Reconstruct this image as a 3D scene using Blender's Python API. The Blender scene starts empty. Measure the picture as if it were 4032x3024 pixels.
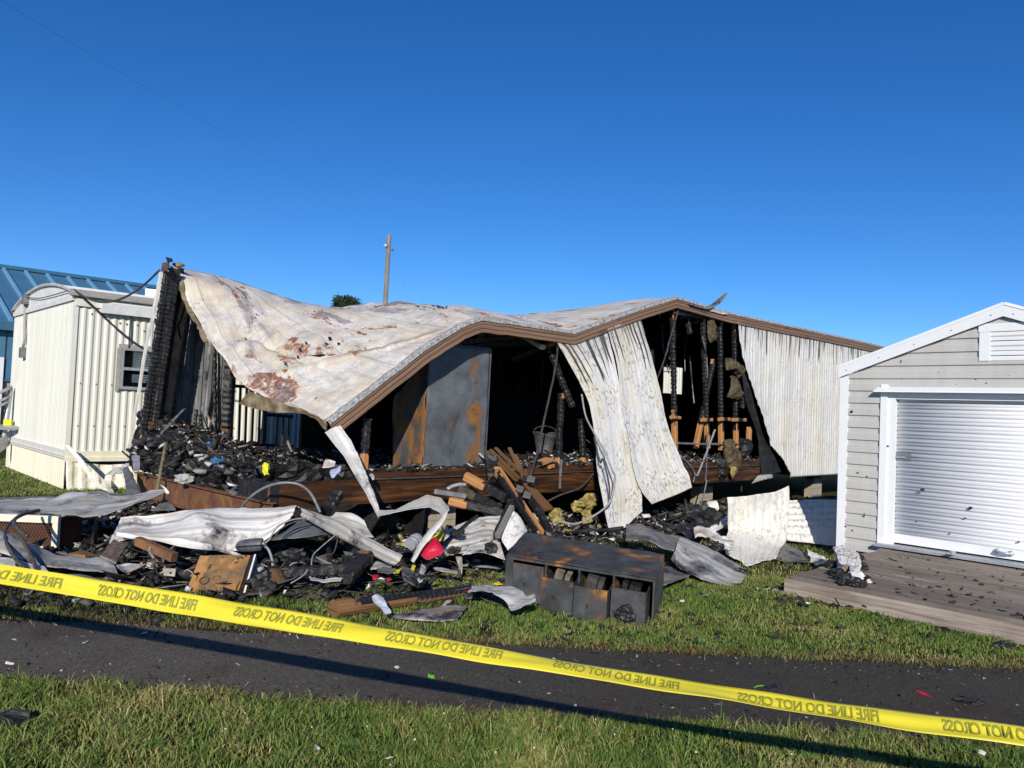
import bpy, math, random
import numpy as np
from math import radians, sin, cos, pi, sqrt, floor
from mathutils import Vector, noise as mnoise

rng = np.random.default_rng(7)
random.seed(7)
SC = bpy.context.scene
COL = SC.collection

# ------------------------------------------------------------------ camera, light, exposure
FPX, CH = 3028.0, 1.6                      # focal length in photo pixels (4032 wide), eye height
PITCH, ROLL = radians(1.98), radians(2.4)
FW = np.array([0, cos(PITCH), sin(PITCH)])
_r0 = np.array([1.0, 0, 0]); _u0 = np.array([0, -sin(PITCH), cos(PITCH)])
RT = _r0 * cos(ROLL) + _u0 * sin(ROLL)
UP = -_r0 * sin(ROLL) + _u0 * cos(ROLL)
CAMP = np.array([0, 0, CH])
cam = bpy.data.cameras.new('camera')
cam.sensor_width = 36; cam.lens = 36 * FPX / 4032
cam.clip_start = 0.05; cam.clip_end = 2000
camo = bpy.data.objects.new('camera', cam); COL.objects.link(camo)
from mathutils import Matrix
mw = Matrix.Identity(4)
for i in range(3):
    mw[i][0] = RT[i]; mw[i][1] = UP[i]; mw[i][2] = -FW[i]; mw[i][3] = CAMP[i]
camo.matrix_world = mw
SC.camera = camo

SUN_EL = radians(24)
HX, HY = 0.05, 1.0                        # horizontal direction the light travels
_l = sqrt(HX * HX + HY * HY); HX /= _l; HY /= _l
sun = bpy.data.lights.new('sun', 'SUN'); sun.energy = 4.9; sun.angle = radians(0.5)
sun.color = (1.0, 0.93, 0.82)
suno = bpy.data.objects.new('sun', sun); COL.objects.link(suno)
suno.rotation_euler = Vector((HX * cos(SUN_EL), HY * cos(SUN_EL), -sin(SUN_EL))).to_track_quat('-Z', 'Y').to_euler()
suno.location = (3, -10, 12)
world = bpy.data.worlds.new('World'); SC.world = world; world.use_nodes = True
wn = world.node_tree
bgn = wn.nodes['Background']
sky = wn.nodes.new('ShaderNodeTexSky'); sky.sky_type = 'NISHITA'; sky.sun_disc = False
sky.sun_elevation = SUN_EL; sky.sun_rotation = math.atan2(-HX, -HY)
sky.air_density = 1.0; sky.dust_density = 0.0; sky.ozone_density = 5.0; sky.altitude = 2500
hsv = wn.nodes.new('ShaderNodeHueSaturation'); hsv.inputs['Saturation'].default_value = 1.21; hsv.inputs['Hue'].default_value = .506; hsv.inputs['Value'].default_value = 1.0
wn.links.new(sky.outputs[0], hsv.inputs['Color']); wn.links.new(hsv.outputs[0], bgn.inputs[0]); bgn.inputs[1].default_value = 0.13
SC.view_settings.view_transform = 'Standard'; SC.view_settings.look = 'None'
SC.view_settings.exposure = 0.0; SC.view_settings.gamma = 1.0
SC.view_settings.use_curve_mapping = False
SC.cycles.max_bounces = 5

# ------------------------------------------------------------------ pixels to places
def ray(p): return FW + RT * (p[0] - 2016) / FPX - UP * (p[1] - 1512) / FPX
def at_z(p, z=0.0):
    d = ray(p); return CAMP + d * (z - CH) / d[2]
def at_y(p, Y):
    d = ray(p); return CAMP + d * Y / d[1]
def at_plane(p, P, n):
    d = ray(p); return CAMP + d * (np.dot(P - CAMP, n) / np.dot(d, n))
TH = radians(46.7)
U = np.array([sin(TH), cos(TH), 0]); V = np.array([-cos(TH), sin(TH), 0]); ZZ = np.array([0, 0, 1.0])
C0 = np.array([-2.296, 7.754, 0.0])        # front left corner of the burnt trailer on the ground
def T(a, b, z): return C0 + U * a + V * b + ZZ * z
def ab(P): q = np.array(P) - C0; return q @ U, q @ V
def at_b(p, b): return at_plane(p, C0 + V * b, V)
def at_a(p, a): return at_plane(p, C0 + U * a, U)
def zone(ox, oy, s): return lambda x, y: (ox + x / s, oy + y / s)
ZA = zone(0, 950, 2.212); ZB = zone(0, 1650, 2.212); ZC = zone(900, 1150, 2.212); ZD = zone(900, 1700, 2.212)
ZE = zone(1800, 1150, 2.212); ZF = zone(1800, 1750, 2.212); ZG = zone(2700, 1150, 2.765)
ZH = zone(3232, 1150, 2.765); ZI = zone(2600, 1700, 2.212); ZJ = zone(3032, 1900, 2.212)
ZK = zone(300, 1750, 2.458); ZL = zone(1100, 700, 2.212)
def ys(Z, lst): return [at_y(Z(x, y), Y) for x, y, Y in lst]

# ------------------------------------------------------------------ mesh helpers
class MB:
    def __init__(s): s.v = []; s.f = []; s.m = []; s.uv = []
    def add(s, verts, faces, mi=0, uv=None):
        o = len(s.v)
        s.v += [tuple(map(float, q)) for q in verts]
        s.uv += (list(uv) if uv is not None else [(float(q[0]), float(q[2])) for q in verts])
        s.f += [tuple(i + o for i in f) for f in faces]
        s.m += ([mi] * len(faces) if isinstance(mi, int) else list(mi))
        return s
    def hexa(s, c, mi=0):                  # c: 8 corners, bottom 4 then top 4
        return s.add(c, [(0, 3, 2, 1), (4, 5, 6, 7), (0, 1, 5, 4), (1, 2, 6, 5), (2, 3, 7, 6), (3, 0, 4, 7)], mi)
    def box(s, o, x, y, z, mi=0):          # corner + three edge vectors
        o, x, y, z = map(np.array, (o, x, y, z))
        return s.hexa([o, o + x, o + x + y, o + y, o + z, o + x + z, o + x + y + z, o + y + z], mi)
    def build(s, name, mats, parent=None, smooth=False, origin=None):
        me = bpy.data.meshes.new(name)
        o = np.array(parent['_o']) if parent is not None else (np.array(origin) if origin is not None else np.zeros(3))
        vv = np.array(s.v) - o
        me.from_pydata(vv.tolist(), [], s.f)
        for m in (mats if isinstance(mats, (list, tuple)) else [mats]): me.materials.append(m)
        me.polygons.foreach_set('material_index', s.m)
        if smooth: me.polygons.foreach_set('use_smooth', [True] * len(s.f))
        ul = me.uv_layers.new(name='UVMap')
        idx = np.empty(len(me.loops), dtype=np.int32); me.loops.foreach_get('vertex_index', idx)
        ul.data.foreach_set('uv', np.array(s.uv, dtype=np.float32)[idx].ravel())
        me.update()
        ob = bpy.data.objects.new(name, me); COL.objects.link(ob)
        if parent is not None: link(ob, parent)
        else: ob.location = o
        ob['_o'] = [float(q) for q in o]
        return ob
ROOTS = []
def link(ob, parent): ob.parent = parent
def tag(ob, label, cat, group=None, kind=None):
    if label: ob['label'] = label
    if cat: ob['category'] = cat
    if group: ob['group'] = group
    if kind: ob['kind'] = kind
    return ob
def thing(name, base, label, cat, group=None):
    ob = bpy.data.objects.new(name, None); COL.objects.link(ob); ob.empty_display_size = 0.2
    ob.location = [float(q) for q in base]; ob['_o'] = [float(q) for q in base]
    return tag(ob, label, cat, group)
def struct(ob): ob['kind'] = 'structure'; return ob

def cat1(P, n):                            # Catmull-Rom through (k,3) points, n samples
    P = np.asarray(P, float); k = len(P)
    if k == 1: return np.repeat(P, n, 0)
    t = np.linspace(0, k - 1, n); i = np.clip(t.astype(int), 0, k - 2); f = (t - i)[:, None]
    p0 = P[np.maximum(i - 1, 0)]; p1 = P[i]; p2 = P[i + 1]; p3 = P[np.minimum(i + 2, k - 1)]
    return 0.5 * (2 * p1 + (p2 - p0) * f + (2 * p0 - 5 * p1 + 4 * p2 - p3) * f ** 2 + (3 * p1 - p0 - 3 * p2 + p3) * f ** 3)
def lin1(P, n):
    P = np.asarray(P, float); k = len(P)
    t = np.linspace(0, k - 1, n); i = np.clip(t.astype(int), 0, k - 2); f = (t - i)[:, None]
    return P[i] * (1 - f) + P[i + 1] * f
def resample(P, step, fn=lin1):
    P = np.asarray(P, float); L = sum(np.linalg.norm(P[i + 1] - P[i]) for i in range(len(P) - 1))
    return fn(P, max(3, int(L / step) + 1))
def gridpts(rows, nu, nv, smooth=True, smooth_v=None):
    fu = cat1 if smooth else lin1
    fv = fu if smooth_v is None else (cat1 if smooth_v else lin1)
    A = np.stack([fu(r, nu) for r in rows])            # k, nu, 3
    return np.stack([fv(A[:, j], nv) for j in range(nu)], 1)   # nv, nu, 3
def gnormals(G):
    du = np.gradient(G, axis=1); dv = np.gradient(G, axis=0)
    n = np.cross(du, dv); l = np.linalg.norm(n, axis=2, keepdims=True); l[l < 1e-9] = 1
    return n / l
def fbm(P, freq, seed=0.0, octaves=3):
    out = np.zeros(len(P))
    for o in range(octaves):
        f = freq * 2 ** o; a = 0.5 ** o
        for i, p in enumerate(P):
            out[i] += a * mnoise.noise(Vector((p[0] * f + seed, p[1] * f + seed * 1.7, p[2] * f - seed)))
    return out
def uvgrid(G):
    nv, nu = G.shape[:2]
    du = np.linalg.norm(np.diff(G, axis=1), axis=2); dv = np.linalg.norm(np.diff(G, axis=0), axis=2)
    us = np.concatenate([[0], np.cumsum(du.mean(0))]); vs = np.concatenate([[0], np.cumsum(dv.mean(1))])
    return np.stack(np.broadcast_arrays(us[None, :], vs[:, None]), 2).reshape(-1, 2)
def crumple(G, amp, freq, seed, edge=None):
    N = gnormals(G); d = fbm(G.reshape(-1, 3), freq, seed).reshape(G.shape[:2])
    return G + N * (d * amp)[..., None]
def trap(x, sharp=3.0): return np.clip(np.sin(x * 2 * pi) * sharp, -1, 1)
def corrugate(G, period, depth, axis=0, uv=None, sharp=2.0):
    uvs = uvgrid(G) if uv is None else uv
    N = gnormals(G); c = trap(uvs[:, axis] / period, sharp).reshape(G.shape[:2])
    return G + N * (c * depth / 2)[..., None]
def sheet(mb, G, thick=0.004, mi=0, bmi=None, uv=None, keep=None, face=True):
    """closed sheet with real thickness; keep(i,j) drops quads"""
    nv, nu = G.shape[:2]; uv = uvgrid(G) if uv is None else uv
    N = gnormals(G); B = G - N * thick
    F = []; M = []; bmi = mi if bmi is None else bmi; n = nu * nv
    # the painted side is the one that was outside, towards the open front
    if face and bmi != mi and (N * (CAMP - G)).sum() < 0: mi, bmi = bmi, mi
    K = np.ones((nv - 1, nu - 1), bool) if keep is None else keep
    fr = lambda i, j: i * nu + j
    for i in range(nv - 1):
        for j in range(nu - 1):
            if not K[i, j]: continue
            a, b, c, d = fr(i, j), fr(i, j + 1), fr(i + 1, j + 1), fr(i + 1, j)
            F.append((a, b, c, d)); M.append(mi); F.append((n + d, n + c, n + b, n + a)); M.append(bmi)
            for (p, q, ii, jj) in ((a, b, i - 1, j), (b, c, i, j + 1), (c, d, i + 1, j), (d, a, i, j - 1)):
                if not (0 <= ii < nv - 1 and 0 <= jj < nu - 1 and K[ii, jj]):
                    F.append((q, p, n + p, n + q)); M.append(mi)
    mb.add(np.concatenate([G.reshape(-1, 3), B.reshape(-1, 3)]), F, M, np.concatenate([uv, uv]))
    return mb
def frame_of(d, up=None):
    d = d / np.linalg.norm(d); up = np.array([0, 0, 1.0]) if up is None else np.array(up, float)
    if abs(d @ up) > 0.97: up = np.array([0, 1.0, 0])
    s = np.cross(d, up); s /= np.linalg.norm(s); return d, s, np.cross(s, d)
def beam(mb, p0, p1, w, h, mi=0, up=None):
    """squared bar with small chamfers, w across, h along up"""
    p0, p1 = np.array(p0, float), np.array(p1, float); d, s, t = frame_of(p1 - p0, up)
    c = min(w, h) * 0.08; W, Hh = w / 2, h / 2
    prof = [(-W + c, -Hh), (W - c, -Hh), (W, -Hh + c), (W, Hh - c), (W - c, Hh), (-W + c, Hh), (-W, Hh - c), (-W, -Hh + c)]
    L = np.linalg.norm(p1 - p0); vs = []; uv = []
    for k, p in enumerate((p0, p1)):
        for q, (x, y) in enumerate(prof): vs.append(p + s * x + t * y); uv.append((k * L, q * (w + h) / 4))
    F = [(i, (i + 1) % 8, 8 + (i + 1) % 8, 8 + i) for i in range(8)] + [tuple(range(7, -1, -1)), tuple(range(8, 16))]
    return mb.add(vs, F, mi, uv)
def char_beam(mb, p0, p1, w, h, burnt=((0, 1),), mi_wood=1, mi_char=0, up=None, rough=0.2, seg=0.03, taper=(1, 1)):
    """wooden bar whose burnt lengths are shrunk and cracked like alligator hide"""
    p0, p1 = np.array(p0, float), np.array(p1, float); d, s, t = frame_of(p1 - p0, up)
    L = np.linalg.norm(p1 - p0); n = max(4, int(L / seg)); prof = []
    W, Hh, c = w / 2, h / 2, min(w, h) * 0.18
    prof = [(-W + c, -Hh), (W - c, -Hh), (W, -Hh + c), (W, Hh - c), (W - c, Hh), (-W + c, Hh), (-W, Hh - c), (-W, -Hh + c)]
    vs = []; F = []; M = []; uv = []; sd = random.random() * 99; jit = [random.uniform(-.07, .07) for _ in range(8)]
    for i in range(n + 1):
        f = i / n; ch = any(a <= f <= b for a, b in burnt); tp = taper[0] * (1 - f) + taper[1] * f
        for q, (x, y) in enumerate(prof):
            k = tp
            if ch: k *= (1 - rough * (0.8 if i % 2 else 0.1) * random.uniform(.5, 1.3)) * random.uniform(1 - rough * .5, 1 + rough * .35)
            jx = mnoise.noise(Vector((f * L * 2, sd, 0))) * 0.012 if ch else 0
            vs.append(p0 + d * (f * L) + s * (x * k + jx) + t * (y * k)); uv.append((f * L, q * (w + h) / 4))
    for i in range(n):
        for q in range(8):
            f = (i + .5) / n + jit[q]
            F.append((i * 8 + q, i * 8 + (q + 1) % 8, (i + 1) * 8 + (q + 1) % 8, (i + 1) * 8 + q))
            M.append(mi_char if any(a <= f <= b for a, b in burnt) else mi_wood)
    F += [tuple(range(7, -1, -1)), tuple(range(n * 8, n * 8 + 8))]
    M += [mi_char if burnt and burnt[0][0] <= 0 else mi_wood, mi_char if burnt and burnt[-1][1] >= 1 else mi_wood]
    return mb.add(vs, F, M, uv)
def tube(mb, path, r, n=6, mi=0, step=0.05, smooth=True, taper=1.0):
    P = resample(path, step, cat1 if smooth else lin1); k = len(P)
    tg = np.gradient(P, axis=0); vs = []; F = []; uv = []
    ref = np.array([0.13, 0.2, 1.0]); L = 0
    for i in range(k):
        d = tg[i] / (np.linalg.norm(tg[i]) + 1e-9); s = np.cross(d, ref)
        if np.linalg.norm(s) < .1: s = np.cross(d, [1, 0, 0])
        s /= np.linalg.norm(s); t = np.cross(s, d); rr = r * (1 + (taper - 1) * i / (k - 1))
        if i: L += np.linalg.norm(P[i] - P[i - 1])
        for q in range(n):
            a = 2 * pi * q / n; vs.append(P[i] + rr * (s * cos(a) + t * sin(a))); uv.append((L, q / n * 2 * pi * r))
    for i in range(k - 1):
        for q in range(n): F.append((i * n + q, i * n + (q + 1) % n, (i + 1) * n + (q + 1) % n, (i + 1) * n + q))
    F += [tuple(range(n - 1, -1, -1)), tuple(range((k - 1) * n, k * n))]
    return mb.add(vs, F, mi, uv)
def ribbon(mb, left, right, n=30, thick=0.003, mi=0, bmi=None, amp=0.004, fold=0.0, nv=4, smooth=True, seed=3.0):
    G = gridpts([left, right], n, nv, smooth, False)
    if fold:
        N = gnormals(G); w = np.sin(np.linspace(0, pi, nv))[:, None, None]; G = G + N * w * fold
    if amp: G = crumple(G, amp, 9, seed)
    return sheet(mb, G, thick, mi, bmi)
def lump(mb, c, r, mi=0, sub=2, amp=0.35, freq=2.2, seed=0.0, sq=(1, 1, 1)):
    import bmesh
    bm = bmesh.new(); bmesh.ops.create_icosphere(bm, subdivisions=sub, radius=1.0)
    vs = np.array([v.co[:] for v in bm.verts]); fs = [tuple(v.index for v in f.verts) for f in bm.faces]; bm.free()
    d = fbm(vs, freq, seed, 3); vs = vs * (1 + d * amp)[:, None] * np.array(sq) * r + np.array(c)
    return mb.add(vs, fs, mi)
def polyplate(mb, pts, thick, mi=0, nrm=None):
    """flat plate from an outline"""
    P = np.array(pts, float); c = P.mean(0)
    if nrm is None:
        nrm = np.zeros(3)
        for i in range(len(P)): nrm += np.cross(P[i] - c, P[(i + 1) % len(P)] - c)
        nrm /= np.linalg.norm(nrm)
    n = len(P); B = P - np.array(nrm) * thick
    return mb.add(np.concatenate([P, B]), [tuple(range(n)), tuple(range(2 * n - 1, n - 1, -1))] + [((i + 1) % n, i, n + i, n + (i + 1) % n) for i in range(n)], mi)
def copy_tree(o, delta, parent=None):
    c = o.copy(); COL.objects.link(c); c.parent = parent
    if parent is None: c.location = Vector(o.location) + Vector(delta)
    for ch in list(o.children): copy_tree(ch, delta, c)
    return c

# ------------------------------------------------------------------ material helper
class Mt:
    def __init__(s, name, rough=0.6, spec=0.4, metal=0.0):
        s.m = bpy.data.materials.new(name); s.m.use_nodes = True; s.nt = s.m.node_tree
        s.b = s.nt.nodes['Principled BSDF']; s.tc = s.nt.nodes.new('ShaderNodeTexCoord')
        s.obj = s.tc.outputs['Object']; s.uv = s.tc.outputs['UV']
        s.b.inputs['Roughness'].default_value = rough; s.b.inputs['Metallic'].default_value = metal
        s.b.inputs['Specular IOR Level'].default_value = spec
    def put(s, sock, val):
        if isinstance(val, bpy.types.NodeSocket): s.nt.links.new(val, sock)
        elif isinstance(val, (tuple, list)) and len(val) == 3 and sock.type == 'RGBA': sock.default_value = (*val, 1)
        else: sock.default_value = val
    def node(s, t, ins=(), out=0, **props):
        n = s.nt.nodes.new(t)
        for k, v in props.items(): setattr(n, k, v)
        for k, v in (ins.items() if isinstance(ins, dict) else enumerate(ins)):
            if v is not None: s.put(n.inputs[k], v)
        return n.outputs[out]
    def map(s, vec, scale=(1, 1, 1), loc=(0, 0, 0)): return s.node('ShaderNodeMapping', {'Vector': vec, 'Scale': scale, 'Location': loc})
    def noise(s, vec, scale, detail=4.0, rough=0.55, dist=0.0):
        return s.node('ShaderNodeTexNoise', {'Vector': vec, 'Scale': scale, 'Detail': detail, 'Roughness': rough, 'Distortion': dist})
    def voro(s, vec, scale, feature='F1', out=0): return s.node('ShaderNodeTexVoronoi', {'Vector': vec, 'Scale': scale}, out, feature=feature)
    def ramp(s, fac, stops):
        n = s.nt.nodes.new('ShaderNodeValToRGB'); s.put(n.inputs[0], fac); e = n.color_ramp.elements
        while len(e) < len(stops): e.new(0.5)
        for q, (p, c) in zip(e, stops): q.position = p; q.color = (*c, 1) if isinstance(c, (tuple, list)) else (c, c, c, 1)
        return n.outputs[0]
    def mix(s, fac, a, b, blend='MIX'):
        n = s.nt.nodes.new('ShaderNodeMix'); n.data_type = 'RGBA'; n.blend_type = blend
        s.put(n.inputs[0], fac); s.put(n.inputs[6], a); s.put(n.inputs[7], b); return n.outputs[2]
    def math(s, op, a, b=0.0, c=None, clamp=False): return s.node('ShaderNodeMath', (a, b, c), operation=op, use_clamp=clamp)
    def ss(s, x, lo, hi):
        return s.node('ShaderNodeMapRange', {0: x, 1: lo, 2: hi, 3: 0.0, 4: 1.0}, interpolation_type='SMOOTHSTEP')
    def sep(s, vec):
        n = s.nt.nodes.new('ShaderNodeSeparateXYZ'); s.put(n.inputs[0], vec); return n.outputs
    def island(s): return s.node('ShaderNodeNewGeometry', (), 'Random Per Island')
    def bump(s, h, strength=0.3, dist=0.01):
        s.nt.links.new(s.node('ShaderNodeBump', {'Height': h, 'Strength': strength, 'Distance': dist}), s.b.inputs['Normal'])
    def color(s, c): s.put(s.b.inputs['Base Color'], c)
    def roughness(s, c): s.put(s.b.inputs['Roughness'], c)
def simple(name, c1, c2=None, scale=6, rough=0.6, spec=0.4, metal=0.0, bump=0.0, bscale=60, sc=(1, 1, 1)):
    q = Mt(name, rough, spec, metal); v = q.map(q.obj, sc)
    q.color(q.ramp(q.noise(v, scale, 6, .62), [(.3, c1), (.7, c2 or c1)]))
    if bump: q.bump(q.noise(v, bscale, 3), bump, 0.004)
    return q.m

MAT = {}
def _char():
    q = Mt('char', 0.48, 0.55)
    n = q.noise(q.obj, 38, 5, .65); n2 = q.noise(q.obj, 5, 3)
    c = q.ramp(n, [(.35, (.006, .006, .0065)), (.62, (.018, .0175, .018)), (.74, (.05, .048, .047))])
    q.color(q.mix(q.ss(n2, .58, .72), c, (.03, .026, .022)))
    q.bump(n, .8, .01); return q.m
MAT['char'] = _char()
def _soot():
    q = Mt('soot_and_shade_black', 0.85, 0.15); n = q.noise(q.obj, 9, 4)
    q.color(q.ramp(n, [(.3, (.006, .006, .0065)), (.75, (.020, .019, .0195))])); return q.m
MAT['soot'] = _soot()  # real soot, and the painted dark of unlit spaces
def _roof():
    q = Mt('burnt_roof_metal', 0.55, 0.35)
    uv = q.uv; big = q.noise(q.map(uv, (1, .8, 1)), 1.0, 4); fine = q.noise(uv, 26, 6, .7); mid = q.noise(uv, 5.5, 5, .65)
    c = q.ramp(mid, [(.32, (.37, .365, .355)), (.5, (.565, .525, .465)), (.66, (.72, .665, .56))])
    c = q.mix(q.math('MULTIPLY', q.ss(q.math('ADD', q.math('MULTIPLY', fine, .5), q.math('MULTIPLY', big, .5)), .46, .60), .75), c, (.80, .77, .71))
    yel = q.math('MULTIPLY', q.ss(q.noise(uv, 1.6, 4), .47, .60), q.ss(fine, .38, .58))
    c = q.mix(q.math('MULTIPLY', yel, .55), c, (.62, .47, .24))
    pink = q.math('MULTIPLY', q.ss(q.noise(q.map(uv, (2.6, .9, 1), (3, 1, 0)), 1.2, 4), .55, .68), .5)
    c = q.mix(pink, c, (.55, .40, .33))
    rn = q.noise(q.map(uv, (2.3, .85, 1), (7.3, 2.2, 0)), 1.0, 5, .6, .25)
    edge = q.noise(uv, 14, 5, .7)
    rv = q.math('ADD', rn, q.math('MULTIPLY', q.math('SUBTRACT', edge, .5), .16))
    rm = q.math('MULTIPLY', q.ss(rv, .578, .615), q.ss(edge, .30, .52))
    rust = q.ramp(rv, [(.575, (.46, .27, .15)), (.61, (.30, .125, .06)), (.65, (.15, .06, .042)), (.70, (.20, .165, .165))])
    c = q.mix(rm, c, rust)
    gm = q.ss(q.math('ADD', q.noise(q.map(uv, (1.6, .6, 1), (1.3, 9, 0)), 1.2, 4), q.math('MULTIPLY', edge, .14)), .665, .74)
    c = q.mix(q.math('MULTIPLY', gm, .8), c, (.26, .24, .25))
    bk = q.ss(q.math('ADD', q.noise(q.map(uv, (2, 1, 1), (11, 4, 0)), 1.4, 4), q.math('MULTIPLY', edge, .2)), .79, .82)
    c = q.mix(bk, c, (.03, .03, .03))
    strk = q.noise(q.map(uv, (13, .7, 1), (3, 3, 0)), 1, 4, .6)
    c = q.mix(q.math('MULTIPLY', q.ss(strk, .46, .68), .38), c, (.36, .31, .27))
    seam = q.math('ABSOLUTE', q.math('SUBTRACT', q.math('FRACT', q.math('MULTIPLY', q.sep(uv)[0], 1.09)), .5))
    c = q.mix(q.math('MULTIPLY', q.ss(seam, .012, .004), .5), c, (.22, .19, .17))
    q.color(c); q.bump(q.math('ADD', mid, q.math('MULTIPLY', fine, .4)), .25, .012)
    q.roughness(q.ramp(rm, [(0, .5), (1, .85)])); return q.m
MAT['roof'] = _roof()
def _siding(name, tan, soot, stip, cream, sootlen=.55):
    """burnt painted steel siding; UV: metres along, metres down from the eave"""
    q = Mt(name, 0.42, 0.45); uv = q.uv; x, y, _ = q.sep(uv)
    st = q.noise(q.map(uv, (9, .22, 1)), 1, 5, .6); st2 = q.noise(q.map(uv, (22, .5, 1), (4, 2, 0)), 1, 4, .6)
    low = q.noise(q.map(uv, (1.1, .55, 1), (2, 5, 0)), 1.3, 4); fine = q.noise(q.map(uv, (1.7, .8, 1)), 17, 4, .6)
    c = q.ramp(st, [(.3, (.60, .605, .62)), (.5, (.73, .72, .685)), (.7, (.78, .755, .66))])
    c = q.mix(q.math('MULTIPLY', q.ss(low, .46, .6), cream), c, (.70, .64, .46))
    c = q.mix(q.math('MULTIPLY', q.ss(st2, .50, .66), tan), c, (.44, .32, .22))
    ring = q.math('ABSOLUTE', q.math('SUBTRACT', q.noise(q.map(uv, (1.2, .8, 1), (8, 1, 0)), 1.5, 3), .52))
    c = q.mix(q.math('MULTIPLY', q.ss(ring, .012, .0), .35), c, (.36, .24, .17))
    sp = q.math('MULTIPLY', q.ss(fine, .53, .58), q.ss(q.noise(uv, 2.6, 3), .42, .58))
    c = q.mix(q.math('MULTIPLY', sp, stip), c, (.22, .21, .18))
    # soot licks that hang from the eave
    lick = q.noise(q.map(uv, (12, .35, 1), (0, 3, 0)), 1, 2, .5)
    lim = q.math('MULTIPLY', q.ss(lick, .46, .66), sootlen * 1.9)
    c = q.mix(q.math('MULTIPLY', q.ss(q.math('SUBTRACT', lim, y), .0, .10), soot), c, (.045, .035, .03))
    c = q.mix(q.math('MULTIPLY', q.ss(y, .45, .0), .3 * soot), c, (.30, .26, .235))
    q.color(c); q.bump(fine, .12, .004); return q.m
MAT['siding_hang'] = _siding('burnt_siding_cream', .15, .97, .75, .6, .44)
MAT['siding_wall'] = _siding('burnt_siding_tan', .42, .95, .18, .35, .30)
MAT['siding_loose'] = _siding('burnt_siding_white', .25, .0, .5, .35)
def _sheetmetal(name, base, dark, amt, warm=.3):
    q = Mt(name, 0.45, 0.5); uv = q.uv
    st = q.noise(q.map(uv, (.35, 9, 1)), 1, 5, .6); low = q.noise(q.map(uv, (1, 1.3, 1)), 1.9, 4); fine = q.noise(uv, 22, 6, .7)
    c = q.mix(q.ss(st, .36, .62), tuple(b * .52 for b in base), base)
    c = q.mix(q.math('MULTIPLY', q.ss(q.noise(uv, 3.1, 4), .5, .64), warm), c, (.42, .29, .17))
    v = q.math('ADD', low, q.math('MULTIPLY', q.math('SUBTRACT', fine, .5), .3))
    c = q.mix(q.ss(v, amt, amt + .12), c, dark)
    c = q.mix(q.ss(q.math('ADD', low, q.math('MULTIPLY', fine, .3)), amt + .27, amt + .33), c, (.02, .02, .02))
    q.color(c); q.bump(q.math('ADD', fine, st), .2, .006); return q.m
MAT['sheet_white'] = _sheetmetal('smoked_white_sheet', (.74, .72, .68), (.20, .185, .17), .53)
MAT['sheet_grey'] = _sheetmetal('burnt_grey_sheet', (.50, .49, .46), (.12, .115, .11), .50)
MAT['sheet_dark'] = _sheetmetal('scorched_dark_sheet', (.21, .205, .20), (.05, .048, .046), .5)
MAT['sheet_brown'] = _sheetmetal('scorched_white_board', (.76, .74, .69), (.22, .12, .06), .54, .7)
def _fascia():
    q = Mt('brown_fascia', 0.5, 0.4); uv = q.uv
    st = q.noise(q.map(uv, (.7, 70, 1)), 1, 3); low = q.noise(q.map(uv, (1.1, 4, 1)), 1, 4)
    c = q.ramp(st, [(.3, (.13, .075, .045)), (.55, (.24, .145, .09)), (.75, (.33, .22, .14))])
    c = q.mix(q.ss(low, .56, .7), c, (.08, .052, .038)); q.color(c); q.bump(st, .3, .004); return q.m
MAT['fascia'] = _fascia()
MAT['drip'] = simple('chalky_drip_edge', (.10, .095, .09), (.56, .55, .53), 30, .5)
def _wood(name, c1, c2, c3, gr=34, rough=.7, wear=0.0):
    q = Mt(name, rough, .25); uv = q.uv
    g = q.noise(q.map(uv, (1.3, gr, 1)), 1, 6, .62, .6); low = q.noise(q.map(uv, (.9, 3, 1)), 1.6, 4)
    c = q.ramp(g, [(.28, c1), (.5, c2), (.72, c3)])
    c = q.mix(q.math('MULTIPLY', q.ss(low, .5, .72), .55 + wear), c, c1)
    if name == 'weathered_deck_wood':
        c = q.mix(q.node('ShaderNodeObjectInfo', (), 'Random'), c, q.mix(.6, c, c1))
    q.color(c); q.bump(g, .35, .004); return q.m
MAT['wood'] = _wood('unburnt_pine', (.22, .095, .03), (.43, .205, .075), (.56, .31, .13))
MAT['wood_dark'] = _wood('scorched_pine', (.045, .025, .014), (.14, .07, .03), (.25, .14, .065))
MAT['rim'] = _wood('scorched_rim_wood', (.010, .007, .006), (.055, .024, .010), (.17, .07, .024), 16, .45, .45)
MAT['deckwood'] = _wood('weathered_deck_wood', (.09, .072, .058), (.25, .205, .165), (.43, .38, .315), 46, .8)
MAT['deckrim'] = _wood('weathered_rim_board', (.14, .095, .07), (.32, .265, .22), (.50, .455, .40), 30, .8)
MAT['redwood'] = simple('damp_red_wood', (.22, .07, .02), (.35, .13, .04), 20, .6)
MAT['pole'] = _wood('grey_pole_wood', (.13, .115, .09), (.22, .20, .16), (.32, .30, .25), 20, .85)
def _rust():
    q = Mt('rusty_steel', 0.75, 0.3); v = q.obj
    n = q.noise(v, 5, 6, .65, .3); n2 = q.noise(q.map(v, (6, 6, 1.2)), 2, 4)
    c = q.ramp(n, [(.28, (.075, .032, .022)), (.48, (.16, .072, .035)), (.66, (.25, .125, .05))])
    c = q.mix(q.math('MULTIPLY', q.ss(n2, .5, .66), .6), c, (.13, .065, .055))
    q.color(c); q.bump(q.noise(v, 60, 4), .3, .003); return q.m
MAT['rust'] = _rust()
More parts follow.
